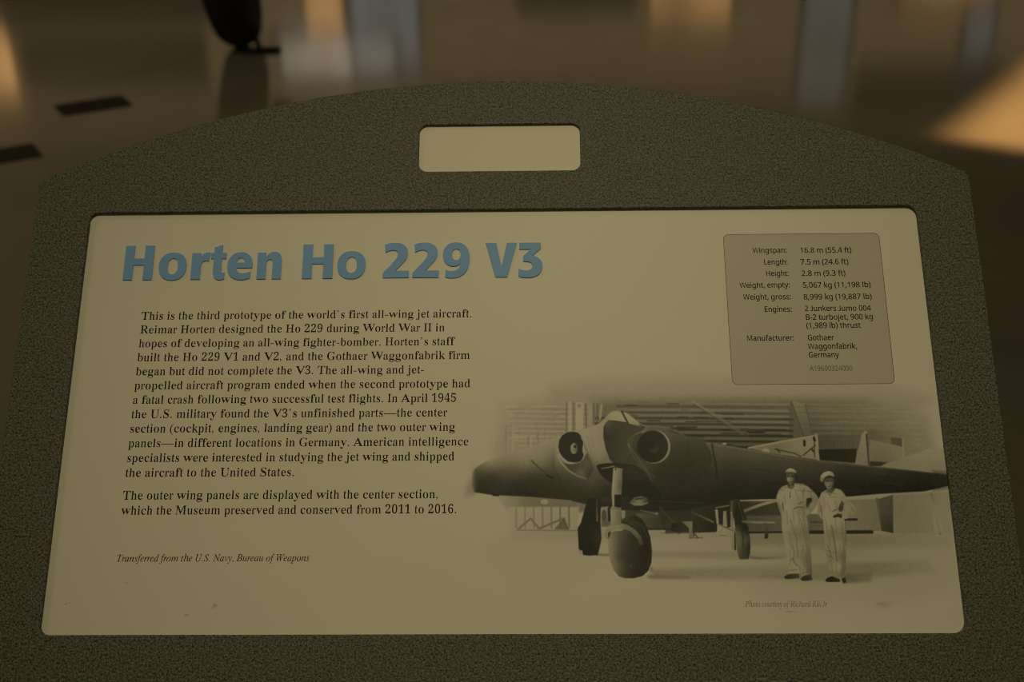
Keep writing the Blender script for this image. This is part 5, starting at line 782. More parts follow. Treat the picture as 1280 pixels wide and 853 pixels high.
["l",[[40.6,-4.5],[41.0,-9.8]],0.22416304041991378,0.6,134,0.5],
["l",[[28.1,-23.8],[28.5,-32.6]],0.3970629952650711,0.6,112,0.5],
["l",[[25.5,-15.7],[25.5,-19.9]],0.2421503039273806,0.6,108,0.5],
["l",[[40.7,-15.4],[40.6,-18.9]],0.30027605606350033,0.6,134,0.5],
["l",[[31.5,-15.1],[31.1,-23.9]],0.2854243337774238,0.6,108,0.5],
["l",[[5.1,-18.2],[5.2,-27.3]],0.2967878108455755,0.6,134,0.5],
["l",[[9.4,-10.3],[9.1,-18.7]],0.409808331111859,0.6,134,0.5],
["l",[[3.8,-12.5],[3.4,-21.2]],0.3391028278636397,0.6,112,0.5],
["l",[[34.7,-22.3],[34.9,-29.0]],0.30788482767625736,0.6,112,0.5],
["l",[[25.2,-9.2],[25.1,-13.3]],0.4081128472743782,0.6,108,0.5],
["l",[[46.7,5.1],[46.1,-15.8]],0.5126582278481012,0.4,96,1],
["l",[[49.2,5.3],[48.8,-15.6]],0.9683544303797468,0.4,134,1],
["l",[[51.6,5.0],[51.3,-15.2]],0.7974683544303798,0.4,100,1],
["p",[[53.1,5.4],[58.3,5.3],[57.9,-14.9],[52.7,-14.9]],0.5,134,1],
["p",[[54.5,4.0],[56.8,4.0],[56.5,1.8],[54.4,1.8]],0.6,104,1],
["l",[[60.1,4.1],[60.0,-12.5]],0.6835443037974683,0.4,92,1],
["l",[[63.1,1.0],[62.6,-12.3]],1.0253164556962024,0.4,122,1],
["l",[[65.6,4.1],[65.5,-9.9]],0.7974683544303798,0.4,90,1],
["l",[[71.1,3.4],[69.8,-6.3]],0.6835443037974683,0.4,128,1],
["l",[[68.2,4.1],[67.4,-8.7]],0.5126582278481012,0.4,82,1],
["l",[[73.8,3.4],[72.9,-3.3]],0.569620253164557,0.4,88,1],
["l",[[-4.5,-10.7],[-4.6,-26.3]],0.569620253164557,0.6,137,0.8],
["l",[[9.4,-12.6],[9.0,-28.8]],0.9113924050632911,0.6,134,0.8],
["l",[[4.4,-15.6],[4.4,-29.9]],0.45569620253164556,0.8,114,0.7],
["l",[[21.7,-18.7],[21.6,-26.4]],0.6265822784810127,0.4,134,1],
["l",[[19.6,-19.3],[19.6,-26.4]],0.5126582278481012,0.6,110,0.8],
["l",[[32.7,-18.1],[32.5,-21.7]],0.5126582278481012,0.4,130,1],
["l",[[26.7,-15.7],[26.6,-24.7]],0.5126582278481012,0.6,108,0.7],
["l",[[134.8,5.4],[151.8,-5.7],[167.7,-17.5]],1.1074651353568499,0.7,[[135.6,4.6,118],[167.7,-17.5,84]],0.7],
["l",[[135.2,3.7],[151.2,-7.4],[166.4,-19.1]],0.36915504511895,0.5,66,0.7],
["p",[[202.6,5.8],[213.4,3.3],[216.6,-18.6],[209.5,-19.0]],0.8,[[207.7,2.6,112],[213.0,-16.2,88]],0.8],
["l",[[203.3,5.0],[209.8,-18.5]],0.59064807219032,0.5,74,0.9],
["l",[[213.0,2.5],[216.2,-18.1]],0.51681706316653,0.5,78,0.9],
["l",[[204.7,1.3],[213.8,1.0]],0.36915504511895,0.6,88,0.7],
["l",[[205.8,-2.8],[214.4,-3.1]],0.36915504511895,0.6,88,0.7],
["l",[[206.8,-6.8],[215.0,-7.2]],0.36915504511895,0.6,88,0.7],
["l",[[207.9,-10.9],[215.5,-11.3]],0.36915504511895,0.6,88,0.7],
["l",[[208.9,-15.0],[216.1,-15.3]],0.36915504511895,0.6,88,0.7],
["p",[[215.8,-19.4],[248.9,-18.8],[249.5,-28.8],[218.0,-28.9]],1.5,[[218.6,-22.5,66],[248.6,-22.6,84]],0.8],
["p",[[253.8,-14.9],[282.0,-18.2],[293.0,-27.5],[277.9,-29.3],[254.5,-23.4]],2.5,[[255.0,-18.0,84],[290.2,-26.0,118]],0.7],
["p",[[255.4,-22.4],[277.3,-27.7],[277.1,-36.6],[264.8,-40.4],[252.8,-41.1]],0.5,[[257.1,-27.3,106],[274.6,-32.0,112],[262.0,-38.8,96]],1],
["p",[[269.7,-20.9],[278.6,-22.0],[277.0,-35.1],[276.8,-27.7],[269.8,-25.8]],0.6,80,1],
["l",[[278.0,-22.0],[277.0,-35.1]],0.66447908121411,0.4,122,1],
["p",[[261.0,-41.1],[283.5,-32.8],[295.9,-28.8],[308.0,-29.4],[306.0,-46.6],[293.9,-45.8]],1,[[267.9,-39.6,112],[286.4,-33.6,122],[304.4,-32.2,128],[300.0,-44.3,116]],1],
["p",[[253.9,-37.7],[265.7,-38.4],[261.0,-41.1],[253.6,-41.1]],0.5,54,1],
["p",[[171.6,-27.8],[194.5,-23.1],[218.8,-18.9],[219.9,-21.2],[218.6,-36.3],[202.6,-34.1],[189.3,-32.2]],0.5,[[176.1,-28.1,106],[203.3,-25.5,112],[217.1,-22.5,118],[214.7,-33.2,112],[189.4,-30.8,96]],1],
["l",[[171.6,-27.9],[194.4,-23.6],[218.8,-19.4]],0.66447908121411,0.4,122,1],
["l",[[218.8,-19.1],[218.6,-36.3]],0.9598031173092699,0.4,118,1],
["l",[[217.2,-20.1],[216.4,-34.8]],0.36915504511895,0.4,60,1],
["l",[[189.5,-28.8],[202.8,-31.9],[207.1,-34.1]],0.44298605414274,0.4,62,1],
["l",[[208.7,-33.2],[217.5,-26.3]],0.44298605414274,0.4,60,1],
["l",[[210.2,-23.2],[210.1,-26.3]],0.88597210828548,0.4,40,1],
["l",[[216.9,-21.2],[217.3,-22.8]],0.88597210828548,0.4,40,1],
["l",[[215.0,-28.9],[215.7,-30.5]],0.66447908121411,0.4,45,1],
["p",[[185.7,-30.0],[185.6,-30.4],[185.4,-30.7],[185.1,-31.0],[184.7,-31.3],[184.2,-31.5],[183.6,-31.6],[183.0,-31.7],[182.5,-31.6],[181.9,-31.5],[181.5,-31.3],[181.1,-31.0],[180.8,-30.7],[180.6,-30.3],[180.6,-30.0],[180.7,-29.6],[180.9,-29.2],[181.2,-28.9],[181.6,-28.6],[182.1,-28.4],[182.7,-28.3],[183.3,-28.3],[183.8,-28.3],[184.4,-28.5],[184.8,-28.7],[185.2,-28.9],[185.5,-29.3],[185.7,-29.6]],0.5,128,1],
["l",[[191.0,-28.8],[192.7,-31.0]],0.51681706316653,0.4,50,1],
["p",[[219.5,-29.3],[245.8,-28.8],[243.8,-38.9],[219.8,-36.6]],0.5,[[222.2,-33.3,34],[241.6,-33.4,42]],1],
["l",[[223.0,-22.8],[222.8,-29.0]],0.22149302707137,0.4,66,0.6],
["l",[[225.6,-22.8],[225.4,-29.0]],0.22149302707137,0.4,66,0.6],
["l",[[228.1,-22.8],[227.9,-29.0]],0.22149302707137,0.4,66,0.6],
["l",[[230.7,-22.8],[230.5,-29.0]],0.22149302707137,0.4,66,0.6],
["l",[[233.2,-22.9],[233.0,-29.0]],0.22149302707137,0.4,66,0.6],
["l",[[235.8,-22.9],[235.6,-29.0]],0.22149302707137,0.4,66,0.6],
["l",[[238.3,-22.9],[238.1,-29.0]],0.22149302707137,0.4,66,0.6],
["l",[[240.9,-22.9],[240.6,-29.1]],0.22149302707137,0.4,66,0.6],
["l",[[243.4,-22.9],[243.2,-29.1]],0.22149302707137,0.4,66,0.6],
["p",[[250.2,-18.3],[253.2,-18.0],[253.1,-40.8],[243.4,-39.5]],0.5,[[251.9,-19.6,120],[248.6,-38.0,106]],1],
["l",[[253.2,-18.3],[252.9,-40.3]],0.51681706316653,0.4,60,1],
["p",[[253.9,-17.6],[253.8,-17.8],[253.7,-18.1],[253.5,-18.3],[253.3,-18.5],[253.0,-18.7],[252.7,-18.8],[252.4,-18.8],[252.1,-18.8],[251.8,-18.7],[251.6,-18.5],[251.4,-18.3],[251.2,-18.1],[251.2,-17.8],[251.2,-17.5],[251.2,-17.3],[251.3,-17.0],[251.5,-16.8],[251.8,-16.6],[252.0,-16.4],[252.3,-16.3],[252.6,-16.3],[252.9,-16.3],[253.2,-16.4],[253.4,-16.6],[253.6,-16.8],[253.8,-17.0],[253.9,-17.3]],0.5,118,1],
["p",[[8.3,-84.4],[304.1,-85.6],[304.9,-123.1],[266.8,-136.0],[103.4,-140.7],[18.9,-130.1],[-10.5,-98.3]],9,[[19.1,-98.4,134],[72.5,-114.5,138],[147.9,-98.9,128],[146.3,-127.9,140],[229.0,-88.5,112],[255.2,-94.0,122],[225.7,-125.5,132],[297.2,-99.4,130],[51.6,-85.1,130]],1],
["p",[[8.3,-82.8],[197.2,-83.5],[196.8,-89.5],[8.3,-89.8]],2,[[13.8,-86.6,130],[73.2,-85.7,122],[137.7,-89.2,124],[191.6,-87.3,108]],0.9],
["p",[[162.1,-86.1],[303.8,-87.7],[302.8,-96.3],[161.6,-94.7]],4,[[170.0,-89.3,104],[244.7,-91.8,104],[300.7,-92.0,122]],0.8],
["p",[[94.4,-98.7],[206.7,-99.1],[206.3,-104.4],[94.2,-102.4]],2.5,112,0.7],
["p",[[102.0,-110.4],[195.4,-108.1],[285.9,-104.7],[290.3,-113.1],[221.1,-118.2],[101.7,-116.7]],3,[[104.5,-114.6,104],[173.7,-113.8,112],[242.7,-113.0,98],[285.5,-108.9,118]],0.75],
["p",[[-2.6,-59.8],[60.2,-62.3],[60.0,-71.6],[51.9,-72.6],[4.0,-69.1]],1.5,[[0.2,-64.7,128],[19.3,-65.9,100],[52.0,-67.2,98]],1],
["p",[[5.1,-68.0],[54.1,-68.3],[52.7,-84.6],[13.8,-84.4],[6.2,-80.0]],1,[[8.4,-71.3,134],[40.9,-76.9,128]],1],
["l",[[11.1,-68.1],[11.3,-82.2]],0.54,0.4,[[13.8,-71.4,112],[51.9,-71.5,84]],0.9],
["l",[[17.1,-68.1],[17.3,-82.3]],0.54,0.4,[[13.8,-71.4,112],[51.9,-71.5,84]],0.9],
["l",[[23.1,-68.1],[23.3,-82.3]],0.54,0.4,[[13.8,-71.4,112],[51.9,-71.5,84]],0.9],
["l",[[29.1,-68.2],[29.2,-82.3]],0.54,0.4,[[13.8,-71.4,112],[51.9,-71.5,84]],0.9],
["l",[[35.1,-68.2],[35.2,-82.3]],0.54,0.4,[[13.8,-71.4,112],[51.9,-71.5,84]],0.9],
["l",[[41.1,-68.2],[41.1,-82.4]],0.54,0.4,[[13.8,-71.4,112],[51.9,-71.5,84]],0.9],
["l",[[47.0,-68.2],[47.1,-82.4]],0.54,0.4,[[13.8,-71.4,112],[51.9,-71.5,84]],0.9],
["l",[[12.4,-83.4],[21.0,-76.1],[26.7,-83.0],[43.0,-76.2],[45.9,-83.5]],0.7090336134453782,0.5,[[14.5,-78.9,100],[45.0,-79.0,92]],1],
["p",[[36.8,-83.5],[44.0,-75.4],[47.0,-83.9]],0.6,78,0.8],
["l",[[12.4,-83.8],[53.0,-84.4]],0.506452581032413,0.5,108,1],
["p",[[33.1,-64.6],[33.1,-65.0],[32.9,-65.4],[32.6,-65.7],[32.1,-65.9],[31.6,-66.1],[31.1,-66.2],[30.5,-66.3],[29.9,-66.2],[29.3,-66.1],[28.8,-65.9],[28.4,-65.7],[28.1,-65.3],[27.9,-65.0],[27.8,-64.6],[27.9,-64.3],[28.1,-63.9],[28.4,-63.6],[28.8,-63.3],[29.3,-63.1],[29.9,-63.0],[30.5,-63.0],[31.1,-63.0],[31.7,-63.2],[32.2,-63.4],[32.6,-63.6],[32.9,-63.9],[33.1,-64.3]],0.6,128,1],
["p",[[69.0,-64.4],[137.6,-58.6],[139.4,-84.1],[99.9,-84.0],[68.6,-81.8]],1,[[72.9,-71.6,104],[87.1,-72.7,62],[111.5,-72.8,50],[126.4,-80.0,40],[132.2,-65.7,44]],1],
["p",[[112.7,-64.5],[157.1,-64.0],[156.0,-82.3],[145.2,-85.8],[111.8,-86.7]],0.8,[[117.1,-69.2,42],[132.2,-73.1,50],[143.1,-82.3,40],[113.4,-84.5,60]],1],
["p",[[163.1,-64.8],[192.4,-64.9],[190.9,-86.3],[164.8,-86.2]],1,[[170.3,-71.7,50],[185.4,-72.6,60],[173.4,-82.4,62]],1],
["p",[[167.1,-74.8],[191.7,-74.7],[190.9,-85.7],[167.9,-85.3]],1,[[171.3,-79.4,72],[185.1,-77.1,82],[184.7,-83.2,80]],1],
["l",[[167.8,-86.2],[190.9,-86.0]],0.6079369546861807,0.4,40,1],
["l",[[168.4,-89.6],[190.7,-89.5]],1.139881790036589,1,104,0.6],
["p",[[205.4,-73.7],[251.6,-73.9],[250.5,-85.2],[204.5,-85.6]],0.8,[[210.5,-77.5,84],[216.6,-81.9,86],[245.6,-79.8,104]],1],
["p",[[236.8,-60.9],[264.9,-61.0],[262.4,-85.4],[232.5,-85.3]],0.8,[[238.5,-72.3,106],[259.4,-77.9,98]],1],
["p",[[236.8,-60.6],[265.5,-60.5],[265.2,-63.7],[236.5,-64.2]],0.5,124,1],
["p",[[266.0,-60.5],[307.3,-58.5],[303.8,-87.7],[265.4,-87.6]],1.5,[[270.7,-72.5,108],[283.6,-78.0,112],[302.3,-78.0,124]],1],
["l",[[256.0,-63.7],[257.7,-84.3]],0.81,0.4,84,1],
["p",[[257.1,-63.7],[267.1,-61.0],[264.9,-87.0],[257.1,-85.4]],0.6,[[260.0,-72.4,74],[263.7,-83.3,56]],1],
["l",[[293.1,-60.0],[295.8,-87.7]],0.675,0.6,88,0.7],
["p",[[293.0,-60.6],[298.6,-86.6],[292.2,-87.1]],0.8,126,0.7],
["l",[[204.4,-86.1],[250.4,-86.1]],1.1846828879138414,0.6,42,1],
["l",[[229.8,-77.6],[241.0,-77.7]],0.86158755484643,0.4,48,1],
["l",[[210.3,-79.1],[217.3,-79.5]],0.5384922217790188,0.6,60,0.8],
["p",[[-18.9,-44.6],[-17.5,-41.7],[-15.0,-39.6],[-10.8,-37.2],[-6.1,-34.9],[10.2,-29.7],[24.3,-24.8],[38.3,-19.8],[42.5,-18.7],[63.7,-37.4],[79.5,-53.9],[76.9,-64.6],[61.9,-64.3],[44.7,-63.0],[21.7,-61.0],[-4.9,-59.4],[-16.4,-57.8],[-18.5,-56.0],[-19.3,-52.2]],1.1,[[-17.7,-42.9,74],[-13.1,-40.5,92],[-6.1,-37.0,118],[10.2,-31.7,122],[25.4,-25.9,124],[38.3,-21.2,126],[-14.2,-51.1,46],[-4.9,-46.5,60],[5.5,-41.8,86],[17.2,-37.1,110],[28.8,-37.2,104],[40.5,-37.2,80],[-3.7,-57.6,44],[13.6,-52.4,44],[24.1,-46.6,58],[35.7,-46.7,58],[49.5,-53.8,52],[30.9,-60.7,40],[56.2,-63.1,44],[63.2,-58.5,56],[73.5,-60.9,48]],1],
["p",[[-23.6,-34.5],[-17.1,-38.1],[-18.0,-41.7],[-16.9,-53.4],[-17.8,-59.0],[-23.3,-60.4]],3.5,[[-22.3,-47.5,137],[-18.6,-46.4,122],[-17.0,-46.4,90],[-17.7,-40.5,124]],0.9],
["l",[[-17.6,-57.5],[-4.9,-59.6],[24.0,-61.2],[59.6,-64.3]],0.2848101265822785,0.5,34,0.8],
["p",[[-6.0,-58.7],[-0.0,-59.1],[-0.8,-60.7],[-4.8,-60.5]],0.5,36,1],
["l",[[21.8,-36.0],[26.5,-40.7],[33.4,-46.6],[38.0,-49.0]],0.5126582278481012,0.7,52,0.7],
["l",[[32.2,-46.6],[36.8,-48.4]],0.45569620253164556,0.5,30,1],
["l",[[47.2,-52.6],[61.9,-64.3]],0.45569620253164556,0.9,66,0.6],
["p",[[122.3,-13.9],[125.9,-18.7],[146.1,-24.2],[171.7,-28.6],[193.9,-32.9],[223.1,-37.6],[252.8,-41.1],[282.4,-44.3],[306.4,-47.2],[306.1,-54.9],[288.4,-58.7],[256.3,-60.4],[219.8,-63.5],[187.9,-63.4],[160.2,-64.1],[127.9,-70.2],[100.7,-71.7],[91.3,-27.3]],0.7,[[125.8,-21.3,76],[146.5,-27.1,82],[173.7,-31.1,78],[200.8,-35.8,72],[227.7,-40.4,62],[260.1,-44.4,56],[303.0,-49.1,46],[129.4,-38.8,52],[128.3,-60.9,38],[161.9,-44.5,48],[161.0,-60.0,34],[194.3,-50.2,44],[193.5,-61.2,33],[232.3,-50.4,40],[259.2,-53.3,34],[286.2,-54.0,34],[302.6,-52.4,40],[107.2,-44.2,50],[226.0,-60.3,34]],1],
["l",[[125.9,-19.6],[146.0,-25.1],[171.6,-29.4],[193.8,-33.8]],0.5940000000000001,0.6,[[130.3,-20.7,90],[190.1,-32.9,92]],0.8],
["l",[[193.8,-33.8],[223.0,-38.4],[282.3,-44.8],[305.3,-47.4]],0.43200000000000005,0.5,[[195.5,-34.1,86],[303.2,-47.4,64]],0.7],
["l",[[146.5,-25.1],[148.4,-39.0],[148.7,-47.4]],0.66447908121411,0.7,36,0.8],
["l",[[147.6,-26.7],[148.1,-32.9]],0.44298605414274,0.6,70,0.6],
["p",[[156.7,-24.9],[156.7,-25.1],[156.5,-25.2],[156.4,-25.4],[156.1,-25.5],[155.8,-25.6],[155.5,-25.6],[155.2,-25.7],[154.8,-25.6],[154.5,-25.6],[154.2,-25.5],[154.0,-25.4],[153.8,-25.2],[153.7,-25.1],[153.7,-24.9],[153.7,-24.7],[153.9,-24.5],[154.1,-24.4],[154.3,-24.3],[154.6,-24.2],[154.9,-24.1],[155.2,-24.1],[155.6,-24.1],[155.9,-24.2],[156.2,-24.3],[156.4,-24.4],[156.6,-24.6],[156.7,-24.7]],0.4,124,1],
["p",[[295.9,-44.1],[309.9,-45.3],[308.5,-57.4],[294.3,-58.4]],1.5,[[298.3,-51.8,40],[308.6,-51.9,52]],0.4],
["p",[[38.4,-22.5],[43.1,-18.5],[48.6,-15.8],[55.7,-14.4],[64.3,-12.2],[70.7,-8.7],[74.7,-4.2],[77.9,-1.5],[81.8,-0.9],[85.0,-1.5],[88.8,-2.7],[93.4,-6.4],[97.2,-10.2],[101.4,-12.5],[108.8,-11.9],[116.6,-12.8],[124.2,-16.6],[130.3,-19.7],[141.1,-21.5],[146.7,-33.4],[137.3,-64.6],[125.6,-70.7],[95.1,-71.3],[68.4,-68.9],[49.4,-64.2],[38.2,-40.7]],1,[[41.5,-21.7,124],[54.1,-15.0,126],[65.9,-12.3,126],[77.9,-3.5,130],[80.9,-5.1,132],[74.6,-7.5,122],[91.8,-8.4,128],[99.5,-12.1,100],[61.9,-17.0,128],[66.5,-20.3,124],[64.7,-28.2,122],[67.7,-34.6,112],[72.3,-37.8,98],[39.0,-32.8,112],[42.0,-40.7,84],[40.4,-50.1,56],[53.3,-56.4,50],[62.7,-51.8,66],[62.9,-42.4,78],[59.7,-47.9,70],[73.3,-56.5,44],[76.1,-68.9,40],[104.1,-13.3,84],[112.7,-12.9,84],[121.1,-17.4,76],[130.3,-20.6,70],[123.8,-25.4,60],[123.1,-41.2,46],[135.1,-33.4,54],[107.6,-44.2,48],[99.9,-44.2,62],[130.1,-56.8,40],[103.0,-64.4,40]],1],
["p",[[72.1,-12.3],[73.4,-9.7],[75.2,-8.1],[80.8,-8.3],[88.6,-9.8],[97.1,-12.0],[101.4,-12.7],[99.4,-14.9],[93.0,-18.0],[89.4,-21.2],[88.5,-25.2],[91.8,-33.1],[95.4,-39.5],[89.2,-39.4],[78.4,-38.7],[75.8,-35.4],[73.3,-28.3],[71.8,-19.5]],0.5,[[74.6,-9.5,70],[81.6,-9.9,56],[93.2,-12.4,60],[74.3,-18.7,46],[80.4,-23.5,54],[84.9,-30.7,62],[77.0,-33.0,52],[86.2,-36.3,58],[89.9,-19.6,62]],1],
["l",[[75.8,-8.0],[80.8,-8.3],[88.6,-9.7]],0.3417240894388975,0.4,40,0.8],
["l",[[72.6,-12.3],[72.1,-19.5],[73.8,-28.3],[76.2,-35.4]],0.3417240894388975,0.4,40,0.8],
["l",[[85.0,-1.3],[86.8,-5.1],[89.0,-9.6]],0.5695401490648292,0.4,[[85.7,-2.7,42],[89.0,-9.2,46]],1],
["l",[[87.3,-2.1],[92.6,-6.8],[96.8,-10.4]],0.30375474616790893,0.5,136,0.8],
["l",[[97.2,-10.2],[101.8,-12.5]],0.30375474616790893,0.6,108,1],
["l",[[97.2,-11.0],[101.0,-12.9]],0.26578540289692026,0.5,52,1],
["p",[[88.6,-22.0],[92.2,-18.8],[97.8,-16.5],[99.3,-17.3],[96.8,-22.0],[96.5,-29.2],[98.7,-34.7],[101.6,-37.9],[99.9,-42.6],[94.7,-37.9],[91.1,-30.7]],0.7,[[90.6,-22.0,68],[95.3,-18.8,62],[95.0,-30.0,50],[97.0,-37.9,66],[92.6,-31.5,58]],1],
["l",[[88.6,-22.8],[91.9,-29.2],[96.3,-36.3],[100.3,-42.6],[104.3,-50.5]],0.45563211925186337,0.7,[[89.0,-23.6,72],[100.0,-41.8,82],[103.5,-48.9,62]],0.8],
["p",[[117.9,-26.8],[117.5,-29.5],[116.5,-32.0],[115.1,-34.3],[113.2,-36.1],[111.0,-37.6],[108.6,-38.4],[106.1,-38.7],[103.6,-38.4],[101.2,-37.5],[99.2,-36.1],[97.4,-34.2],[96.2,-31.9],[95.4,-29.3],[95.2,-26.6],[95.6,-24.0],[96.5,-21.4],[98.0,-19.1],[99.8,-17.2],[102.0,-15.8],[104.5,-14.9],[107.0,-14.6],[109.5,-14.9],[111.9,-15.8],[114.0,-17.3],[115.7,-19.2],[117.0,-21.5],[117.7,-24.1]],0.5,[[95.8,-26.8,44],[117.6,-25.3,120],[112.5,-36.4,110],[106.2,-39.1,96],[107.2,-14.6,84],[114.9,-17.4,122]],1],
["p",[[116.3,-26.6],[116.0,-29.1],[115.1,-31.5],[113.7,-33.6],[111.9,-35.4],[109.9,-36.7],[107.6,-37.5],[105.2,-37.8],[102.8,-37.5],[100.6,-36.6],[98.6,-35.3],[97.0,-33.5],[95.8,-31.4],[95.1,-29.0],[94.9,-26.5],[95.3,-24.0],[96.2,-21.6],[97.5,-19.4],[99.3,-17.7],[101.4,-16.3],[103.7,-15.5],[106.1,-15.2],[108.4,-15.5],[110.7,-16.4],[112.7,-17.7],[114.3,-19.5],[115.5,-21.7],[116.2,-24.1]],0.5,[[100.5,-26.8,32],[108.3,-26.9,36],[104.9,-34.8,30],[112.8,-30.1,42]],1],
["p",[[109.9,-27.3],[109.7,-28.2],[109.4,-29.1],[109.0,-29.8],[108.4,-30.5],[107.7,-31.0],[106.9,-31.3],[106.1,-31.4],[105.4,-31.3],[104.6,-31.0],[104.0,-30.5],[103.4,-29.8],[103.0,-29.0],[102.8,-28.2],[102.7,-27.2],[102.9,-26.3],[103.2,-25.5],[103.6,-24.7],[104.2,-24.0],[104.9,-23.5],[105.7,-23.2],[106.5,-23.1],[107.3,-23.2],[108.0,-23.5],[108.7,-24.0],[109.2,-24.7],[109.6,-25.5],[109.8,-26.4]],1,[[104.4,-25.3,34],[107.4,-29.3,56]],0.8],
["p",[[106.1,-25.6],[106.1,-25.9],[106.0,-26.2],[105.9,-26.4],[105.7,-26.6],[105.4,-26.8],[105.2,-26.9],[104.9,-26.9],[104.7,-26.9],[104.4,-26.8],[104.2,-26.6],[104.0,-26.4],[103.9,-26.2],[103.8,-25.9],[103.8,-25.6],[103.8,-25.3],[103.9,-25.0],[104.1,-24.7],[104.3,-24.5],[104.5,-24.4],[104.8,-24.3],[105.0,-24.2],[105.3,-24.3],[105.5,-24.4],[105.7,-24.5],[105.9,-24.7],[106.0,-25.0],[106.1,-25.3]],0.5,22,1],
["l",[[101.0,-12.3],[108.8,-12.0],[116.6,-13.4],[124.2,-17.4]],0.30375474616790893,0.6,[[101.4,-12.5,92],[116.6,-13.4,98],[124.2,-17.4,84]],0.8],
["l",[[117.3,-15.0],[124.2,-17.8]],0.3417240894388975,0.5,40,0.7],
["l",[[100.0,-41.0],[102.9,-45.8],[105.9,-48.1]],0.45563211925186337,0.9,74,0.6],
["p",[[44.4,-37.6],[49.8,-38.8],[56.0,-37.7],[58.8,-32.9],[60.4,-30.6],[63.7,-39.3],[64.4,-42.4],[61.2,-48.7],[55.8,-47.9],[48.2,-43.9]],0.6,[[48.2,-40.8,62],[55.2,-40.8,72],[55.9,-44.7,88],[59.9,-38.5,78],[61.3,-45.6,56],[49.0,-42.7,60]],1],
["l",[[40.2,-32.8],[42.1,-37.6],[47.4,-43.1],[53.5,-47.1],[58.9,-48.7]],0.5315708057938405,0.5,[[41.3,-36.0,124],[47.4,-43.1,116],[58.1,-48.3,96]],1],
["p",[[58.1,-26.9],[57.8,-29.5],[57.1,-32.0],[55.9,-34.2],[54.5,-36.1],[52.7,-37.4],[50.8,-38.3],[48.7,-38.6],[46.7,-38.3],[44.8,-37.4],[43.1,-36.0],[41.6,-34.1],[40.6,-31.9],[39.9,-29.4],[39.7,-26.8],[40.0,-24.2],[40.7,-21.7],[41.8,-19.5],[43.3,-17.6],[45.1,-16.2],[47.1,-15.3],[49.1,-15.0],[51.2,-15.4],[53.1,-16.2],[54.8,-17.7],[56.2,-19.5],[57.3,-21.8],[57.9,-24.3]],0.5,[[40.7,-26.5,122],[49.0,-37.6,128],[56.0,-36.1,130],[49.4,-15.8,120]],1],
["p",[[40.5,-26.5],[41.2,-21.7],[43.5,-18.1],[46.7,-16.2],[50.6,-15.7],[54.1,-16.4],[56.0,-18.2],[56.5,-20.6],[57.5,-22.6],[57.7,-25.0],[57.0,-27.4],[57.1,-29.8],[57.8,-32.1],[57.2,-34.5],[55.3,-36.7],[51.4,-37.5],[47.1,-36.8],[43.3,-33.7],[41.2,-30.1]],0.4,[[43.8,-24.9,34],[49.3,-19.4,32],[54.8,-19.4,34],[54.6,-32.9,30],[46.0,-32.9,36]],1],
["p",[[53.6,-27.7],[53.6,-28.6],[53.4,-29.4],[53.1,-30.2],[52.7,-30.8],[52.2,-31.3],[51.7,-31.5],[51.2,-31.6],[50.6,-31.5],[50.1,-31.2],[49.7,-30.8],[49.3,-30.1],[49.0,-29.4],[48.9,-28.5],[48.8,-27.7],[48.9,-26.8],[49.1,-25.9],[49.4,-25.2],[49.8,-24.6],[50.2,-24.1],[50.8,-23.8],[51.3,-23.7],[51.8,-23.8],[52.3,-24.1],[52.8,-24.6],[53.2,-25.2],[53.4,-26.0],[53.6,-26.8]],0.4,[[50.4,-26.6,116],[51.9,-30.5,104],[53.1,-28.2,84]],1],
["p",[[53.0,-26.3],[52.9,-26.5],[52.9,-26.7],[52.8,-26.9],[52.6,-27.1],[52.4,-27.2],[52.2,-27.3],[52.0,-27.3],[51.8,-27.3],[51.6,-27.2],[51.4,-27.1],[51.3,-26.9],[51.2,-26.7],[51.1,-26.5],[51.1,-26.2],[51.1,-26.0],[51.2,-25.8],[51.3,-25.6],[51.5,-25.4],[51.6,-25.3],[51.8,-25.2],[52.1,-25.2],[52.3,-25.2],[52.5,-25.3],[52.6,-25.4],[52.8,-25.6],[52.9,-25.8],[52.9,-26.0]],0.3,26,1],
["l",[[58.0,-21.8],[58.7,-25.8],[61.2,-31.4],[63.7,-38.5],[65.2,-40.9]],0.30375474616790893,0.5,[[58.6,-25.0,96],[63.7,-38.5,72]],0.8],
["l",[[57.0,-17.0],[58.3,-21.8],[57.8,-26.6],[58.6,-31.4],[57.2,-35.3]],0.3796934327098861,0.5,126,0.9],
["p",[[66.4,-40.2],[68.4,-38.8],[73.8,-38.2],[80.0,-38.3],[87.7,-38.9],[94.6,-40.1],[98.4,-43.0],[102.0,-48.9],[110.7,-61.4],[105.3,-62.9],[79.3,-61.2],[76.9,-52.3],[72.4,-49.1],[69.0,-45.6]],0.5,[[69.1,-40.9,30],[73.6,-44.8,30],[78.1,-50.3,26],[85.8,-48.8,36],[92.2,-44.1,44],[95.9,-48.9,40],[99.4,-58.2,26],[88.6,-58.2,24]],1],
["l",[[70.0,-41.7],[73.7,-41.2],[78.4,-40.3]],0.41766277598087476,0.4,[[70.6,-41.5,92],[77.6,-40.5,112]],1],
["l",[[66.8,-39.8],[73.8,-38.4],[80.8,-38.4],[93.8,-40.1]],0.30375474616790893,0.4,26,0.8],
["l",[[84.5,-44.1],[93.7,-44.9]],0.30375474616790893,0.6,58,0.6],
["l",[[84.3,-49.6],[96.6,-49.8]],0.30375474616790893,0.6,50,0.6],
["p",[[69.1,-61.9],[87.5,-60.9],[110.9,-62.8],[137.5,-61.1],[137.1,-68.8],[107.7,-66.7],[87.4,-65.7],[69.0,-64.4]],0.8,[[73.1,-63.4,50],[101.7,-64.1,30],[132.2,-64.7,34]],1],
["l",[[101.7,-64.4],[138.3,-66.0]],0.5062816426026627,0.8,52,0.7],
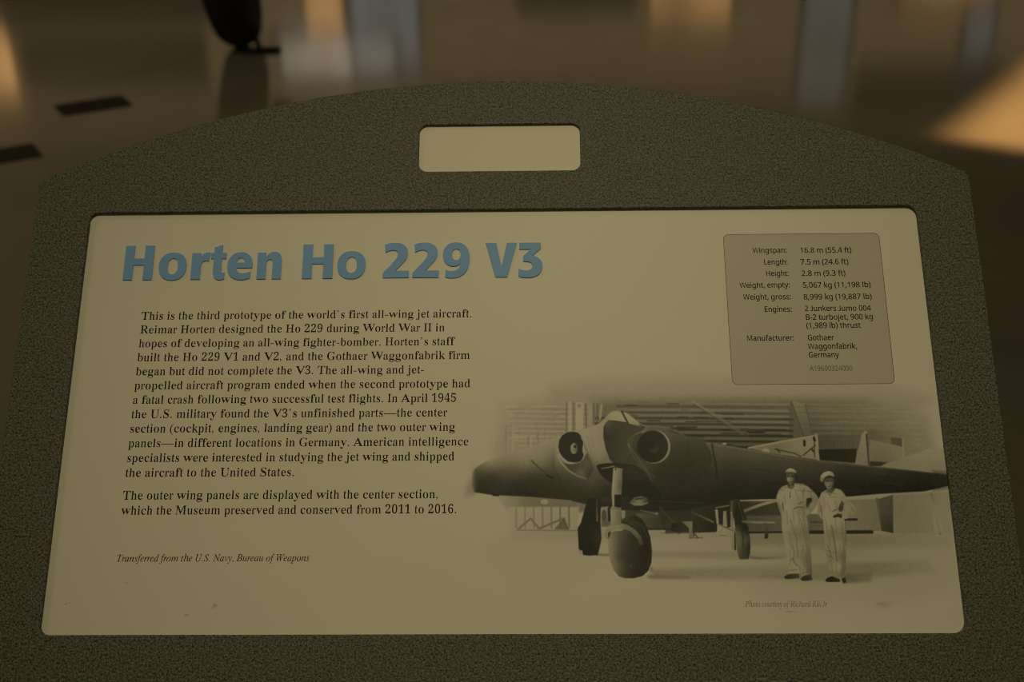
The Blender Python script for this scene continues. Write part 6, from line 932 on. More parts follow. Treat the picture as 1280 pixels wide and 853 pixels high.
["p",[[87.9,-65.7],[91.6,-62.0],[96.7,-60.9],[100.7,-62.5],[101.6,-65.8],[97.5,-67.6],[91.4,-67.6]],0.6,[[89.4,-64.5,80],[95.5,-65.1,108],[100.7,-64.6,60]],1],
["l",[[90.4,-66.1],[95.5,-67.1],[100.6,-65.8]],0.3543971498218639,0.4,120,0.8],
["l",[[92.6,-63.1],[97.7,-62.7]],0.40502531408213016,0.4,44,1],
["p",[[68.9,-68.5],[74.0,-68.0],[74.7,-79.8],[69.1,-81.8]],0.6,[[70.9,-72.6,112],[73.8,-77.8,84]],1],
["p",[[72.5,-74.2],[72.4,-75.1],[72.3,-76.0],[72.0,-76.7],[71.8,-77.4],[71.4,-77.9],[71.1,-78.2],[70.7,-78.3],[70.4,-78.1],[70.0,-77.8],[69.7,-77.4],[69.5,-76.7],[69.3,-75.9],[69.2,-75.1],[69.2,-74.2],[69.3,-73.3],[69.4,-72.4],[69.6,-71.6],[69.9,-71.0],[70.2,-70.5],[70.6,-70.2],[70.9,-70.1],[71.3,-70.2],[71.6,-70.5],[71.9,-71.0],[72.2,-71.6],[72.3,-72.4],[72.4,-73.3]],0.5,70,1],
["l",[[74.2,-69.6],[74.4,-77.6]],0.8100506281642603,0.4,36,1],
["p",[[82.6,-70.9],[85.2,-70.9],[85.0,-75.8],[82.9,-77.0]],0.4,118,1],
["p",[[92.2,-72.7],[107.5,-72.8],[111.1,-83.0],[100.0,-82.9],[95.1,-77.8]],0.9,[[95.2,-74.3,84],[105.2,-77.9,62],[101.0,-81.9,70]],0.8],
["l",[[108.7,-68.7],[116.4,-77.9],[119.3,-80.0]],0.556909806862929,0.7,62,0.8],
["l",[[95.4,-70.7],[107.5,-73.3]],0.40502531408213016,0.5,92,0.8],
["p",[[107.4,-73.0],[107.3,-73.2],[107.3,-73.3],[107.1,-73.4],[107.0,-73.6],[106.8,-73.6],[106.6,-73.7],[106.4,-73.7],[106.2,-73.7],[106.0,-73.6],[105.9,-73.6],[105.7,-73.4],[105.6,-73.3],[105.6,-73.2],[105.5,-73.0],[105.6,-72.8],[105.6,-72.7],[105.8,-72.6],[105.9,-72.4],[106.1,-72.4],[106.3,-72.3],[106.5,-72.3],[106.7,-72.3],[106.9,-72.4],[107.0,-72.4],[107.2,-72.6],[107.3,-72.7],[107.3,-72.8]],0.4,112,1],
["p",[[116.8,-79.5],[125.5,-79.2],[126.2,-84.1],[121.0,-87.1],[115.1,-84.0]],0.6,[[118.2,-82.0,38],[124.2,-84.1,48]],1],
["l",[[109.0,-86.2],[127.1,-86.3]],0.3543971498218639,0.5,92,0.7],
["l",[[100.0,-83.6],[127.3,-83.7]],0.4556534783423964,0.6,46,1],
["l",[[65.6,-100.5],[77.2,-101.0]],0.8100506281642603,0.9,92,0.8],
["p",[[59.5,-64.6],[60.9,-62.5],[68.9,-63.0],[68.3,-78.8],[68.8,-89.9],[67.5,-95.4],[65.9,-100.9],[60.1,-101.3],[56.1,-100.7],[55.6,-97.9],[53.3,-96.9],[52.8,-82.8],[55.0,-79.2]],0.5,[[55.4,-84.8,34],[61.8,-69.5,30],[63.5,-81.8,34],[60.2,-95.9,30],[66.4,-89.9,46]],1],
["l",[[66.2,-63.9],[66.1,-77.7]],0.6581661353834615,0.4,[[66.2,-65.4,56],[66.1,-76.7,82]],1],
["l",[[64.8,-63.9],[64.4,-77.7]],0.4556534783423964,0.4,24,1],
["l",[[53.6,-97.1],[54.7,-99.9]],0.30376898556159765,0.4,84,0.7],
["l",[[99.8,-115.2],[125.7,-115.8]],1.0125632852053255,1.2,[[101.8,-115.0,98],[124.7,-115.8,104]],0.85],
["p",[[72.8,-90.4],[73.7,-86.9],[77.1,-85.1],[82.7,-84.4],[88.9,-80.9],[92.1,-77.3],[95.7,-76.6],[99.0,-80.9],[101.6,-89.0],[102.4,-98.1],[101.7,-106.0],[99.4,-111.5],[95.3,-114.9],[89.8,-116.3],[83.8,-116.3],[79.8,-115.1],[76.4,-110.9],[74.1,-104.0],[73.1,-97.0]],0.5,[[74.0,-91.9,118],[74.7,-100.0,114],[77.0,-108.9,104],[79.5,-92.0,84],[80.2,-102.0,72],[81.9,-112.9,70],[86.4,-96.0,54],[90.1,-106.0,48],[94.5,-96.0,44],[99.5,-96.0,36],[97.8,-87.0,38],[95.0,-79.9,46],[99.1,-108.0,40],[89.8,-114.9,46],[86.7,-87.9,60]],1],
["l",[[91.0,-77.8],[97.0,-81.9],[100.2,-90.0],[100.9,-99.1],[99.0,-109.0]],0.40502531408213016,0.8,62,0.5],
["p",[[88.6,-108.0],[88.6,-108.2],[88.6,-108.3],[88.5,-108.5],[88.4,-108.6],[88.3,-108.7],[88.1,-108.8],[88.0,-108.8],[87.9,-108.8],[87.7,-108.7],[87.6,-108.6],[87.5,-108.5],[87.5,-108.3],[87.4,-108.2],[87.4,-108.0],[87.5,-107.8],[87.5,-107.6],[87.6,-107.5],[87.7,-107.4],[87.8,-107.3],[87.9,-107.2],[88.1,-107.2],[88.2,-107.2],[88.3,-107.3],[88.4,-107.4],[88.5,-107.5],[88.6,-107.6],[88.6,-107.8]],0.5,78,0.7],
["p",[[103.0,-111.2],[103.0,-111.7],[102.9,-112.2],[102.7,-112.6],[102.5,-112.9],[102.2,-113.2],[102.0,-113.3],[101.7,-113.4],[101.4,-113.3],[101.1,-113.2],[100.9,-112.9],[100.7,-112.6],[100.5,-112.2],[100.5,-111.7],[100.4,-111.2],[100.5,-110.7],[100.6,-110.3],[100.8,-109.8],[101.0,-109.5],[101.3,-109.2],[101.5,-109.1],[101.8,-109.0],[102.1,-109.1],[102.4,-109.2],[102.6,-109.5],[102.8,-109.9],[103.0,-110.3],[103.0,-110.7]],0.6,[[101.5,-110.0,98],[102.1,-113.0,120]],0.8],
["p",[[82.9,-77.0],[87.1,-74.2],[93.2,-74.8],[96.2,-76.8],[99.1,-79.9],[95.0,-79.4],[91.0,-77.8],[86.9,-79.8],[82.9,-79.3]],0.6,[[85.0,-76.8,60],[93.1,-75.8,40],[97.1,-78.9,40]],1],
["p",[[70.9,-87.9],[71.4,-84.9],[73.2,-81.8],[75.8,-80.2],[82.9,-79.8],[86.9,-80.9],[91.9,-83.9],[95.7,-89.0],[96.8,-94.0],[94.5,-94.5],[92.7,-90.0],[88.8,-85.4],[84.8,-83.5],[78.7,-83.5],[75.6,-84.9],[74.2,-86.9],[73.3,-89.9],[72.0,-89.9]],0.4,[[71.7,-86.9,112],[74.7,-81.8,118],[79.8,-81.6,116],[86.8,-82.4,96],[92.8,-87.0,88],[95.6,-93.0,66]],1],
["p",[[73.2,-85.9],[75.2,-84.7],[74.5,-87.9],[73.3,-89.9]],0.4,50,1],
["l",[[82.9,-78.3],[87.9,-80.4],[93.8,-84.9]],0.5062816426026627,0.5,40,0.8],
["p",[[78.0,-41.6],[79.7,-40.4],[80.7,-41.4],[84.4,-41.9],[83.9,-52.1],[83.1,-59.9],[82.0,-80.3],[77.7,-81.8],[75.2,-79.8],[75.6,-69.6],[76.7,-68.1],[76.3,-59.3],[77.2,-50.0]],0.4,[[78.8,-44.8,128],[82.9,-44.8,100],[78.0,-54.1,128],[82.6,-54.2,84],[77.2,-63.4,122],[76.9,-74.7,124],[81.0,-74.7,98],[76.3,-79.3,118]],1],
["p",[[78.4,-59.9],[83.1,-60.0],[82.8,-68.4],[81.2,-68.8],[78.1,-68.2]],0.35,[[79.3,-63.4,34],[82.3,-64.5,24]],1],
["l",[[75.9,-68.8],[78.1,-69.6],[82.4,-69.2]],0.40502531408213016,0.4,88,0.8],
["p",[[77.6,-69.2],[77.5,-69.4],[77.5,-69.6],[77.3,-69.8],[77.2,-70.0],[77.0,-70.1],[76.8,-70.2],[76.5,-70.2],[76.3,-70.2],[76.1,-70.1],[75.9,-70.0],[75.7,-69.8],[75.6,-69.6],[75.6,-69.4],[75.5,-69.2],[75.6,-69.0],[75.7,-68.7],[75.8,-68.5],[75.9,-68.4],[76.1,-68.3],[76.4,-68.2],[76.6,-68.2],[76.8,-68.2],[77.0,-68.3],[77.2,-68.4],[77.4,-68.5],[77.5,-68.7],[77.6,-69.0]],0.4,112,1],
["l",[[79.5,-40.6],[79.7,-42.7]],0.40502531408213016,0.4,52,1],
["l",[[165.7,-71.6],[176.7,-67.5],[187.9,-64.5]],0.9878975513650438,0.4,[[166.5,-71.3,92],[176.7,-67.5,118],[187.5,-64.5,122]],1],
["l",[[169.9,-66.3],[188.3,-64.0]],0.30396847734309035,0.6,84,0.6],
["l",[[146.8,-69.3],[155.7,-67.8]],0.379960596678863,0.5,104,1],
["l",[[130.7,-72.3],[138.1,-75.8],[144.4,-78.9]],0.645933014354067,0.5,[[131.4,-72.7,66],[144.1,-78.5,88]],1],
["l",[[127.6,-89.8],[136.7,-89.5]],0.3419645370109767,0.5,74,0.8],
["p",[[123.1,-78.4],[130.5,-78.3],[129.8,-89.4],[127.6,-89.4],[127.9,-83.1]],0.4,[[125.0,-79.2,96],[129.1,-82.2,104],[128.8,-88.3,96]],1],
["l",[[131.1,-79.2],[130.8,-88.7]],0.379960596678863,0.4,50,1],
["l",[[130.8,-86.0],[133.6,-89.5]],0.379960596678863,0.4,56,1],
["p",[[146.2,-70.5],[148.1,-70.5],[148.2,-80.4],[146.7,-80.4]],0.4,126,1],
["p",[[151.7,-71.5],[153.7,-71.5],[153.9,-82.3],[150.9,-81.6]],0.4,[[151.8,-76.2,128],[153.9,-76.2,100]],1],
["p",[[147.0,-80.6],[150.0,-80.8],[158.1,-84.8],[158.3,-88.4],[157.3,-97.6],[155.8,-97.5],[155.6,-88.4],[148.4,-87.6],[146.7,-87.5]],0.4,[[148.3,-83.8,128],[152.7,-86.1,126],[157.2,-86.9,118],[156.7,-96.0,112]],1],
["l",[[149.2,-81.2],[157.7,-85.0]],0.2659724176752041,0.4,64,1],
["l",[[148.5,-87.9],[152.6,-88.1]],0.22797635800731778,0.4,80,0.8],
["l",[[148.2,-86.1],[151.4,-82.3]],0.22797635800731778,0.5,88,0.6],
["p",[[156.4,-64.4],[163.2,-64.0],[166.0,-73.2],[167.3,-80.9],[159.0,-82.4],[158.7,-77.8]],0.5,[[157.6,-67.1,50],[161.3,-70.2,38],[164.6,-77.8,40]],1],
["p",[[156.9,-64.8],[158.9,-64.4],[157.8,-84.3],[156.0,-83.9]],0.4,[[156.8,-73.2,84],[158.0,-73.2,62],[156.8,-80.8,104]],1],
["l",[[157.3,-72.1],[156.8,-84.2]],0.379960596678863,0.4,112,1],
["l",[[162.3,-65.5],[164.4,-75.5],[166.7,-80.9]],0.3419645370109767,0.5,66,0.8],
["l",[[158.8,-86.2],[158.2,-97.6]],0.5319448353504082,0.4,44,1],
["l",[[168.3,-102.7],[175.8,-103.5],[190.1,-102.8]],0.8359133126934986,1,[[169.7,-103.5,86],[189.3,-102.8,108]],0.8],
["p",[[158.7,-83.1],[160.0,-80.8],[163.6,-81.2],[166.7,-80.7],[167.9,-82.4],[168.5,-88.5],[168.6,-93.7],[168.0,-99.8],[166.7,-103.9],[160.7,-104.1],[159.6,-99.7],[159.0,-93.0]],0.4,[[160.2,-86.9,84],[161.2,-96.0,82],[161.5,-102.7,70],[164.9,-84.7,46],[165.2,-93.0,72],[166.9,-90.0,64],[167.6,-96.0,42],[164.5,-102.7,60],[162.0,-82.4,50]],1],
["l",[[163.4,-81.6],[164.0,-90.0],[163.0,-102.7]],0.5319448353504082,0.5,[[163.5,-83.9,40],[163.6,-96.0,54]],0.8],
["l",[[165.1,-81.6],[166.9,-86.2]],0.8359133126934986,0.5,34,0.8],
["l",[[164.5,-78.7],[171.3,-79.2],[185.3,-79.6]],0.759921193357726,0.4,[[165.3,-78.7,84],[171.3,-79.2,104],[184.9,-79.8,112]],1],
["p",[[178.5,-79.8],[181.5,-80.0],[180.8,-90.0],[178.3,-90.4],[179.0,-84.0]],0.4,[[179.9,-80.9,78],[179.8,-88.5,46]],1],
["l",[[178.8,-80.5],[185.2,-80.6]],0.30396847734309035,0.4,68,1],
["l",[[190.5,-116.0],[180.0,-114.9],[173.6,-115.7]],0.86158755484643,1,104,0.5],
["p",[[199.1,-114.2],[218.1,-114.0],[217.8,-117.7],[198.8,-117.5]],1.2,[[205.3,-115.8,104],[215.9,-115.8,112]],0.7],
["p",[[229.8,-113.8],[247.8,-113.3],[247.2,-119.1],[229.2,-120.1]],1.6,[[232.6,-117.5,84],[245.4,-116.5,98]],0.75],
["p",[[195.6,-53.9],[198.4,-53.1],[201.1,-52.6],[207.0,-53.2],[210.1,-54.9],[214.1,-58.8],[216.8,-63.0],[215.9,-66.7],[213.2,-70.5],[209.1,-74.5],[207.7,-74.7],[208.2,-79.7],[208.6,-90.4],[208.6,-103.2],[208.2,-114.2],[205.3,-115.6],[201.6,-115.3],[201.1,-107.4],[199.9,-97.8],[199.2,-92.5],[199.5,-103.1],[199.8,-113.2],[196.4,-113.9],[192.5,-114.3],[192.5,-103.1],[191.3,-92.5],[190.4,-85.0],[190.7,-75.3],[189.3,-69.9],[188.2,-64.9],[188.3,-61.7],[190.2,-57.3],[192.8,-54.8]],0.45,[[193.7,-56.8,126],[199.0,-59.0,132],[204.5,-57.9,126],[211.9,-60.1,118],[215.4,-63.4,110],[190.1,-62.2,126],[190.6,-69.9,112],[193.9,-69.9,130],[200.3,-69.9,122],[206.8,-69.9,106],[212.2,-68.9,114],[192.9,-82.8,124],[195.2,-94.6,122],[195.2,-109.5,124],[202.8,-79.7,126],[203.8,-94.7,118],[206.6,-86.1,100],[206.3,-103.2,98],[207.2,-111.6,88],[203.0,-111.6,122],[199.1,-86.1,108]],1],
["p",[[208.7,-63.2],[211.9,-62.5],[212.4,-64.7],[208.5,-69.9],[207.8,-67.8]],0.35,[[209.3,-65.6,46],[210.2,-67.8,66]],1],
["p",[[192.5,-63.9],[192.7,-71.0],[192.2,-72.0],[191.7,-67.7]],0.3,70,1],
["l",[[199.4,-70.1],[202.5,-69.0],[206.3,-69.5]],0.3769445552453131,0.35,72,0.8],
["l",[[202.7,-66.7],[206.0,-65.6]],0.4846429996011169,0.4,84,0.7],
["l",[[197.9,-59.0],[197.4,-62.5]],0.3230953330674113,0.3,66,0.8],
["l",[[207.3,-56.3],[206.3,-62.3]],0.6461906661348226,0.5,92,0.6],
["l",[[196.5,-77.5],[199.8,-90.4],[199.7,-103.1]],0.3769445552453131,0.4,92,0.7],
["l",[[203.5,-77.5],[205.7,-90.4],[206.8,-103.2]],0.5384922217790188,0.5,96,0.6],
["l",[[196.2,-103.1],[197.0,-106.3],[199.0,-108.4]],0.4846429996011169,0.5,84,0.7],
["l",[[194.4,-105.2],[196.7,-103.1]],0.3230953330674113,0.4,88,0.7],
["p",[[206.4,-71.6],[208.9,-70.5],[210.0,-72.3],[208.6,-74.3],[206.5,-73.8]],0.35,118,1],
["l",[[206.2,-72.1],[205.8,-74.5]],0.2692461108895094,0.3,76,0.8],
["p",[[195.6,-53.0],[200.8,-52.2],[201.0,-55.2],[198.6,-57.0],[196.9,-55.7]],0.35,[[196.3,-54.6,60],[199.3,-55.1,78]],1],
["p",[[197.6,-54.6],[200.2,-54.4],[199.6,-56.6],[198.1,-56.6]],0.3,92,1],
["p",[[195.9,-46.0],[197.8,-45.3],[202.8,-45.6],[203.2,-49.1],[201.9,-51.9],[200.0,-54.2],[198.1,-53.5],[196.4,-50.8]],0.35,[[197.1,-48.0,104],[198.6,-50.2,114],[199.4,-46.9,84],[202.2,-48.0,44],[201.5,-51.3,54],[198.9,-52.9,88],[196.9,-46.3,70]],1],
["l",[[196.6,-48.1],[198.3,-47.9]],0.430793777423215,0.3,50,0.9],
["l",[[199.6,-48.0],[201.3,-48.1]],0.430793777423215,0.3,44,0.9],
["l",[[198.9,-48.4],[198.7,-50.2]],0.3230953330674113,0.3,80,0.7],
["l",[[197.8,-51.7],[200.0,-51.6]],0.3230953330674113,0.3,60,0.85],
["l",[[202.3,-46.9],[201.5,-51.9],[199.9,-53.9]],0.4846429996011169,0.5,52,0.7],
["p",[[202.4,-46.0],[203.8,-46.5],[203.3,-50.2],[202.2,-51.3]],0.4,40,0.8],
["p",[[195.3,-45.1],[196.3,-43.3],[198.9,-42.2],[201.3,-42.7],[202.9,-44.2],[203.2,-45.8],[200.0,-45.1],[197.3,-45.3]],0.3,[[198.0,-43.3,136],[201.7,-44.1,120],[196.2,-44.9,104]],1],
["l",[[195.7,-45.5],[199.5,-45.2],[203.0,-45.9]],0.2692461108895094,0.3,62,1],
["p",[[189.4,-115.5],[192.7,-113.9],[196.5,-113.5],[199.7,-113.7],[199.5,-116.6],[194.6,-117.0],[190.4,-117.2]],0.35,[[191.5,-116.3,50],[198.0,-114.7,62]],1],
["p",[[200.3,-116.8],[202.7,-115.0],[207.7,-114.2],[208.1,-117.9],[204.0,-118.5],[200.9,-118.3]],0.35,[[203.1,-116.8,50],[207.4,-115.8,58]],1],
["p",[[221.6,-57.6],[225.1,-57.1],[228.9,-56.4],[232.1,-57.2],[234.5,-60.2],[236.9,-65.2],[240.9,-68.8],[241.3,-71.7],[238.6,-75.3],[234.1,-77.4],[232.8,-77.2],[233.4,-85.2],[232.1,-99.0],[231.0,-109.6],[228.5,-116.5],[224.7,-116.3],[225.4,-105.3],[224.6,-95.8],[224.0,-92.6],[224.1,-101.1],[224.5,-108.5],[224.1,-115.4],[219.9,-115.4],[218.8,-103.2],[218.2,-90.5],[218.6,-77.6],[217.0,-76.3],[215.1,-73.4],[215.8,-67.8],[217.3,-62.6],[218.9,-59.3]],0.45,[[220.5,-60.2,126],[224.7,-61.3,130],[229.2,-59.1,130],[233.3,-62.4,118],[237.2,-66.8,122],[240.1,-70.6,114],[216.4,-71.1,116],[218.0,-64.5,124],[220.7,-71.1,130],[227.3,-68.9,126],[230.4,-70.0,112],[236.6,-73.3,118],[220.7,-83.0,126],[221.9,-94.7,118],[221.0,-105.3,112],[222.6,-111.7,120],[228.3,-81.9,126],[228.3,-94.8,124],[227.0,-109.6,126],[231.5,-88.4,104],[230.7,-103.3,92],[229.7,-111.7,88],[223.7,-86.2,104]],1],
["p",[[232.2,-64.6],[233.7,-66.8],[232.2,-71.7],[230.2,-72.4],[229.6,-70.0]],0.35,[[231.7,-67.9,66],[230.9,-71.1,54]],1],
["p",[[225.3,-75.2],[229.1,-73.5],[231.7,-74.2],[231.1,-76.8],[228.9,-75.9],[225.8,-76.5]],0.3,[[226.7,-75.4,46],[230.5,-75.5,52]],1],
["l",[[225.4,-72.2],[228.2,-70.6],[232.0,-71.1]],0.3230953330674113,0.35,70,0.8],
["l",[[224.6,-62.6],[229.0,-62.2]],0.2692461108895094,0.3,84,0.6],
["l",[[222.0,-58.0],[224.7,-61.3],[226.8,-57.5]],0.3230953330674113,0.3,72,0.7],
["l",[[218.2,-67.8],[217.9,-75.9]],0.3230953330674113,0.35,84,0.7],
["l",[[220.3,-94.7],[222.2,-103.2],[220.2,-102.2]],0.3230953330674113,0.4,82,0.7],
["l",[[218.6,-97.9],[224.6,-100.3]],0.3230953330674113,0.5,90,0.6],
["l",[[224.0,-81.9],[225.1,-94.7],[225.4,-105.3]],0.430793777423215,0.4,84,0.8],
["l",[[231.2,-79.8],[230.9,-94.8],[229.3,-109.6]],0.4846429996011169,0.5,92,0.6],
["l",[[236.9,-70.1],[239.9,-72.2]],0.3230953330674113,0.4,92,0.6],
["p",[[234.0,-71.7],[236.8,-71.2],[238.6,-74.6],[234.7,-76.8],[232.5,-76.0]],0.35,[[234.9,-73.9,120],[237.6,-74.4,106]],1],
["p",[[222.8,-56.5],[227.6,-55.8],[228.3,-57.5],[224.9,-59.8],[222.8,-58.4]],0.35,[[224.0,-57.5,80],[227.3,-56.9,64]],1],
["p",[[221.1,-50.3],[223.7,-48.1],[228.1,-47.7],[228.5,-50.3],[227.7,-54.2],[225.5,-57.1],[223.0,-56.4],[221.3,-53.4]],0.35,[[222.5,-52.0,96],[224.3,-54.2,112],[226.7,-51.4,94],[227.6,-53.6,70],[224.2,-49.0,58],[227.4,-49.0,50]],1],
["l",[[222.8,-51.4],[224.7,-51.1]],0.430793777423215,0.3,50,0.9],
["l",[[226.0,-51.1],[227.8,-51.2]],0.430793777423215,0.3,46,0.9],
["l",[[225.4,-51.4],[225.1,-53.3]],0.3230953330674113,0.3,80,0.7],
["l",[[224.0,-54.9],[226.4,-54.7]],0.3230953330674113,0.3,58,0.85],
["l",[[228.3,-50.3],[227.5,-54.2],[225.8,-56.7]],0.430793777423215,0.5,56,0.7],
["l",[[221.6,-52.5],[223.0,-56.2]],0.3230953330674113,0.5,74,0.6],
["p",[[218.7,-50.3],[219.6,-47.2],[221.8,-45.2],[225.1,-44.3],[227.7,-45.2],[228.7,-47.5],[228.0,-48.6],[224.8,-47.4],[222.3,-48.8],[221.0,-51.4],[219.7,-52.1]],0.3,[[220.5,-47.5,128],[224.5,-45.2,136],[227.6,-46.5,120],[220.0,-50.3,112]],1],
["l",[[220.8,-51.8],[222.5,-49.0],[225.0,-47.7],[228.2,-48.6]],0.430793777423215,0.3,44,1],
["p",[[216.5,-117.9],[218.5,-116.3],[221.2,-115.4],[224.0,-116.5],[226.5,-117.5],[226.1,-119.2],[220.8,-119.2],[217.2,-119.0]],0.35,[[218.8,-117.9,36],[225.1,-118.5,46]],1],
["p",[[227.4,-117.1],[230.0,-115.9],[230.5,-119.6],[228.2,-120.1]],0.35,44,1],
["l",[[193.4,-61.1],[194.1,-63.9],[194.1,-66.6]],0.3769445552453131,0.6,104,0.65],
["l",[[194.3,-71.5],[194.6,-76.1],[194.4,-80.7]],0.3769445552453131,0.6,100,0.65],
["l",[[198.6,-71.5],[198.9,-75.6],[198.5,-79.6]],0.3769445552453131,0.6,104,0.65],
["l",[[202.4,-71.5],[202.6,-76.1],[202.3,-80.7]],0.3769445552453131,0.6,96,0.65],
["l",[[205.3,-75.3],[205.8,-79.1],[205.8,-82.9]],0.3769445552453131,0.6,92,0.65],
["l",[[194.8,-86.1],[195.6,-91.4],[195.7,-96.8]],0.3769445552453131,0.6,98,0.65],
["l",[[196.8,-94.6],[197.3,-98.9],[197.2,-103.1]],0.3769445552453131,0.6,92,0.65],
["l",[[203.6,-94.7],[203.2,-98.9],[202.3,-103.2]],0.3769445552453131,0.6,96,0.65],
["l",[[205.4,-101.0],[205.6,-106.9],[205.1,-112.7]],0.3769445552453131,0.6,84,0.65],
["l",[[195.0,-97.8],[194.5,-103.7],[193.3,-109.5]],0.3769445552453131,0.6,106,0.65],
["l",[[204.2,-103.2],[203.5,-108.4],[202.3,-113.7]],0.3769445552453131,0.6,98,0.65],
["l",[[201.7,-59.0],[202.6,-61.7],[202.9,-64.5]],0.3769445552453131,0.6,104,0.65],
["l",[[211.8,-61.2],[213.3,-63.4],[214.1,-65.6]],0.3769445552453131,0.6,96,0.65],
["l",[[210.9,-59.0],[212.4,-60.8],[213.3,-62.6]],0.3769445552453131,0.6,104,0.65],
["l",[[189.3,-66.6],[190.3,-69.9],[190.6,-73.1]],0.3769445552453131,0.6,96,0.65],
["l",[[204.7,-55.7],[205.5,-57.9],[205.6,-60.1]],0.3769445552453131,0.6,104,0.65],
["l",[[192.9,-111.6],[195.9,-111.3],[198.3,-111.1]],0.3769445552453131,0.6,96,0.65],
["l",[[202.1,-113.2],[204.8,-112.8],[206.8,-112.4]],0.3769445552453131,0.6,92,0.65],
["l",[[220.3,-62.4],[220.5,-66.2],[220.1,-70.0]],0.3769445552453131,0.6,104,0.65],
["l",[[222.1,-66.7],[223.3,-69.2],[223.9,-71.6]],0.3769445552453131,0.6,104,0.65],
["l",[[227.7,-64.6],[228.3,-67.3],[228.3,-70.0]],0.3769445552453131,0.6,100,0.65],
["l",[[220.1,-77.6],[220.5,-81.9],[220.3,-86.2]],0.3769445552453131,0.6,100,0.65],
["l",[[226.6,-77.6],[227.0,-81.9],[226.9,-86.2]],0.3769445552453131,0.6,100,0.65],
["l",[[229.6,-79.8],[229.7,-85.1],[229.2,-90.5]],0.3769445552453131,0.6,104,0.65],
["l",[[220.8,-88.3],[221.7,-91.5],[221.9,-94.7]],0.3769445552453131,0.6,96,0.65],
["l",[[228.3,-94.8],[228.0,-100.1],[227.1,-105.4]],0.3769445552453131,0.6,100,0.65],
["l",[[229.3,-101.1],[228.9,-106.9],[228.0,-112.7]],0.3769445552453131,0.6,92,0.65],
["l",[[221.2,-103.2],[221.7,-107.4],[221.7,-111.7]],0.3769445552453131,0.6,98,0.65],
["l",[[217.0,-65.6],[217.3,-68.9],[216.9,-72.1]],0.3769445552453131,0.6,98,0.65],
["l",[[235.2,-64.6],[236.7,-66.3],[237.6,-67.9]],0.3769445552453131,0.6,98,0.65],
["l",[[237.1,-67.9],[238.6,-69.5],[239.5,-71.2]],0.3769445552453131,0.6,96,0.65],
["l",[[233.3,-79.8],[233.0,-87.3],[232.1,-94.8]],0.3769445552453131,0.6,84,0.65],
["l",[[226.0,-59.1],[227.4,-59.7],[228.1,-60.2]],0.3769445552453131,0.6,100,0.65],
["l",[[219.3,-112.7],[221.7,-113.0],[223.5,-113.2]],0.3769445552453131,0.6,98,0.65],
["l",[[225.5,-113.8],[227.2,-113.9],[228.2,-114.0]],0.3769445552453131,0.6,96,0.65],
["l",[[108.5,-19.7],[108.6,-37.9]],0.26578540289692026,0.8,40,0.5],
["l",[[118.3,-26.9],[121.5,-42.7]],0.26578540289692026,0.8,40,0.5],
["l",[[122.5,-19.8],[125.6,-38.0]],0.26578540289692026,0.8,62,0.4],
["l",[[130.2,-22.2],[130.7,-42.8]],0.26578540289692026,0.8,38,0.5],
["l",[[63.4,-19.5],[66.9,-36.1]],0.26578540289692026,0.8,108,0.5],
["l",[[60.7,-19.4],[64.5,-37.7]],0.26578540289692026,0.8,96,0.5],
["l",[[78.3,-13.9],[78.9,-36.2]],0.26578540289692026,0.8,50,0.5],
["l",[[85.3,-15.6],[83.9,-36.2]],0.26578540289692026,0.8,64,0.4],
["l",[[74.4,-17.1],[80.1,-34.6]],0.26578540289692026,0.8,48,0.4],
["l",[[160.4,-41.1],[167.7,-41.9]],0.36789531884978727,0.8,56,0.3],
["l",[[193.7,-46.6],[200.8,-47.3]],0.42842291276425765,0.8,34,0.3],
["l",[[234.3,-42.1],[247.5,-43.5]],0.4413512128458914,0.8,62,0.3],
["l",[[177.4,-55.8],[193.2,-57.5]],0.4662126357966106,0.8,56,0.3],
["l",[[255.7,-52.0],[273.9,-54.0]],0.44277574461113695,0.8,62,0.3],
["l",[[161.1,-43.4],[168.1,-44.1]],0.2570282453095699,0.8,62,0.3],
["l",[[212.8,-48.7],[223.4,-49.8]],0.4237888463959312,0.8,56,0.3],
["l",[[230.8,-57.3],[251.5,-59.5]],0.38477703238050576,0.8,62,0.3],
["l",[[183.8,-55.2],[192.3,-56.1]],0.3035276028446718,0.8,56,0.3],
["l",[[196.6,-52.9],[214.0,-54.7]],0.2386209822027448,0.8,30,0.3],
["l",[[262.5,-49.4],[267.9,-50.0]],0.480696268150308,0.8,34,0.3],
["l",[[153.0,-40.6],[164.6,-41.9]],0.3085017974909977,0.8,62,0.3],
["l",[[200.6,-57.4],[217.5,-59.2]],0.22027446105740062,0.8,30,0.3],
["l",[[269.8,-54.5],[278.3,-55.4]],0.30878188938770623,0.8,56,0.3],
["l",[[174.0,-49.5],[190.7,-51.3]],0.4290300154829276,0.8,62,0.3],
["l",[[174.9,-46.7],[194.1,-48.7]],0.35619583267529026,0.8,62,0.3],
["l",[[163.9,-58.1],[173.7,-59.1]],0.4104075173870581,0.8,56,0.3],
["l",[[171.8,-42.4],[185.0,-43.8]],0.481853191231013,0.8,30,0.3],
["l",[[251.2,-45.4],[263.9,-46.8]],0.2508344395228521,0.8,62,0.3],
["l",[[134.8,-54.1],[146.1,-55.3]],0.22043012487701832,0.8,34,0.3],
["l",[[210.3,-57.8],[229.7,-59.9]],0.23717065775650897,0.8,56,0.3],
["l",[[160.5,-54.9],[166.1,-55.5]],0.35618641541186,0.8,34,0.3],
["l",[[215.4,-55.8],[228.3,-57.1]],0.22207449743381721,0.8,56,0.3],
["l",[[187.5,-54.5],[199.9,-55.9]],0.3762554653864363,0.8,62,0.3],
["l",[[163.8,-48.1],[181.0,-50.0]],0.4353679931464502,0.8,30,0.3],
["l",[[259.1,-47.8],[280.5,-50.1]],0.42018645266425075,0.8,34,0.3],
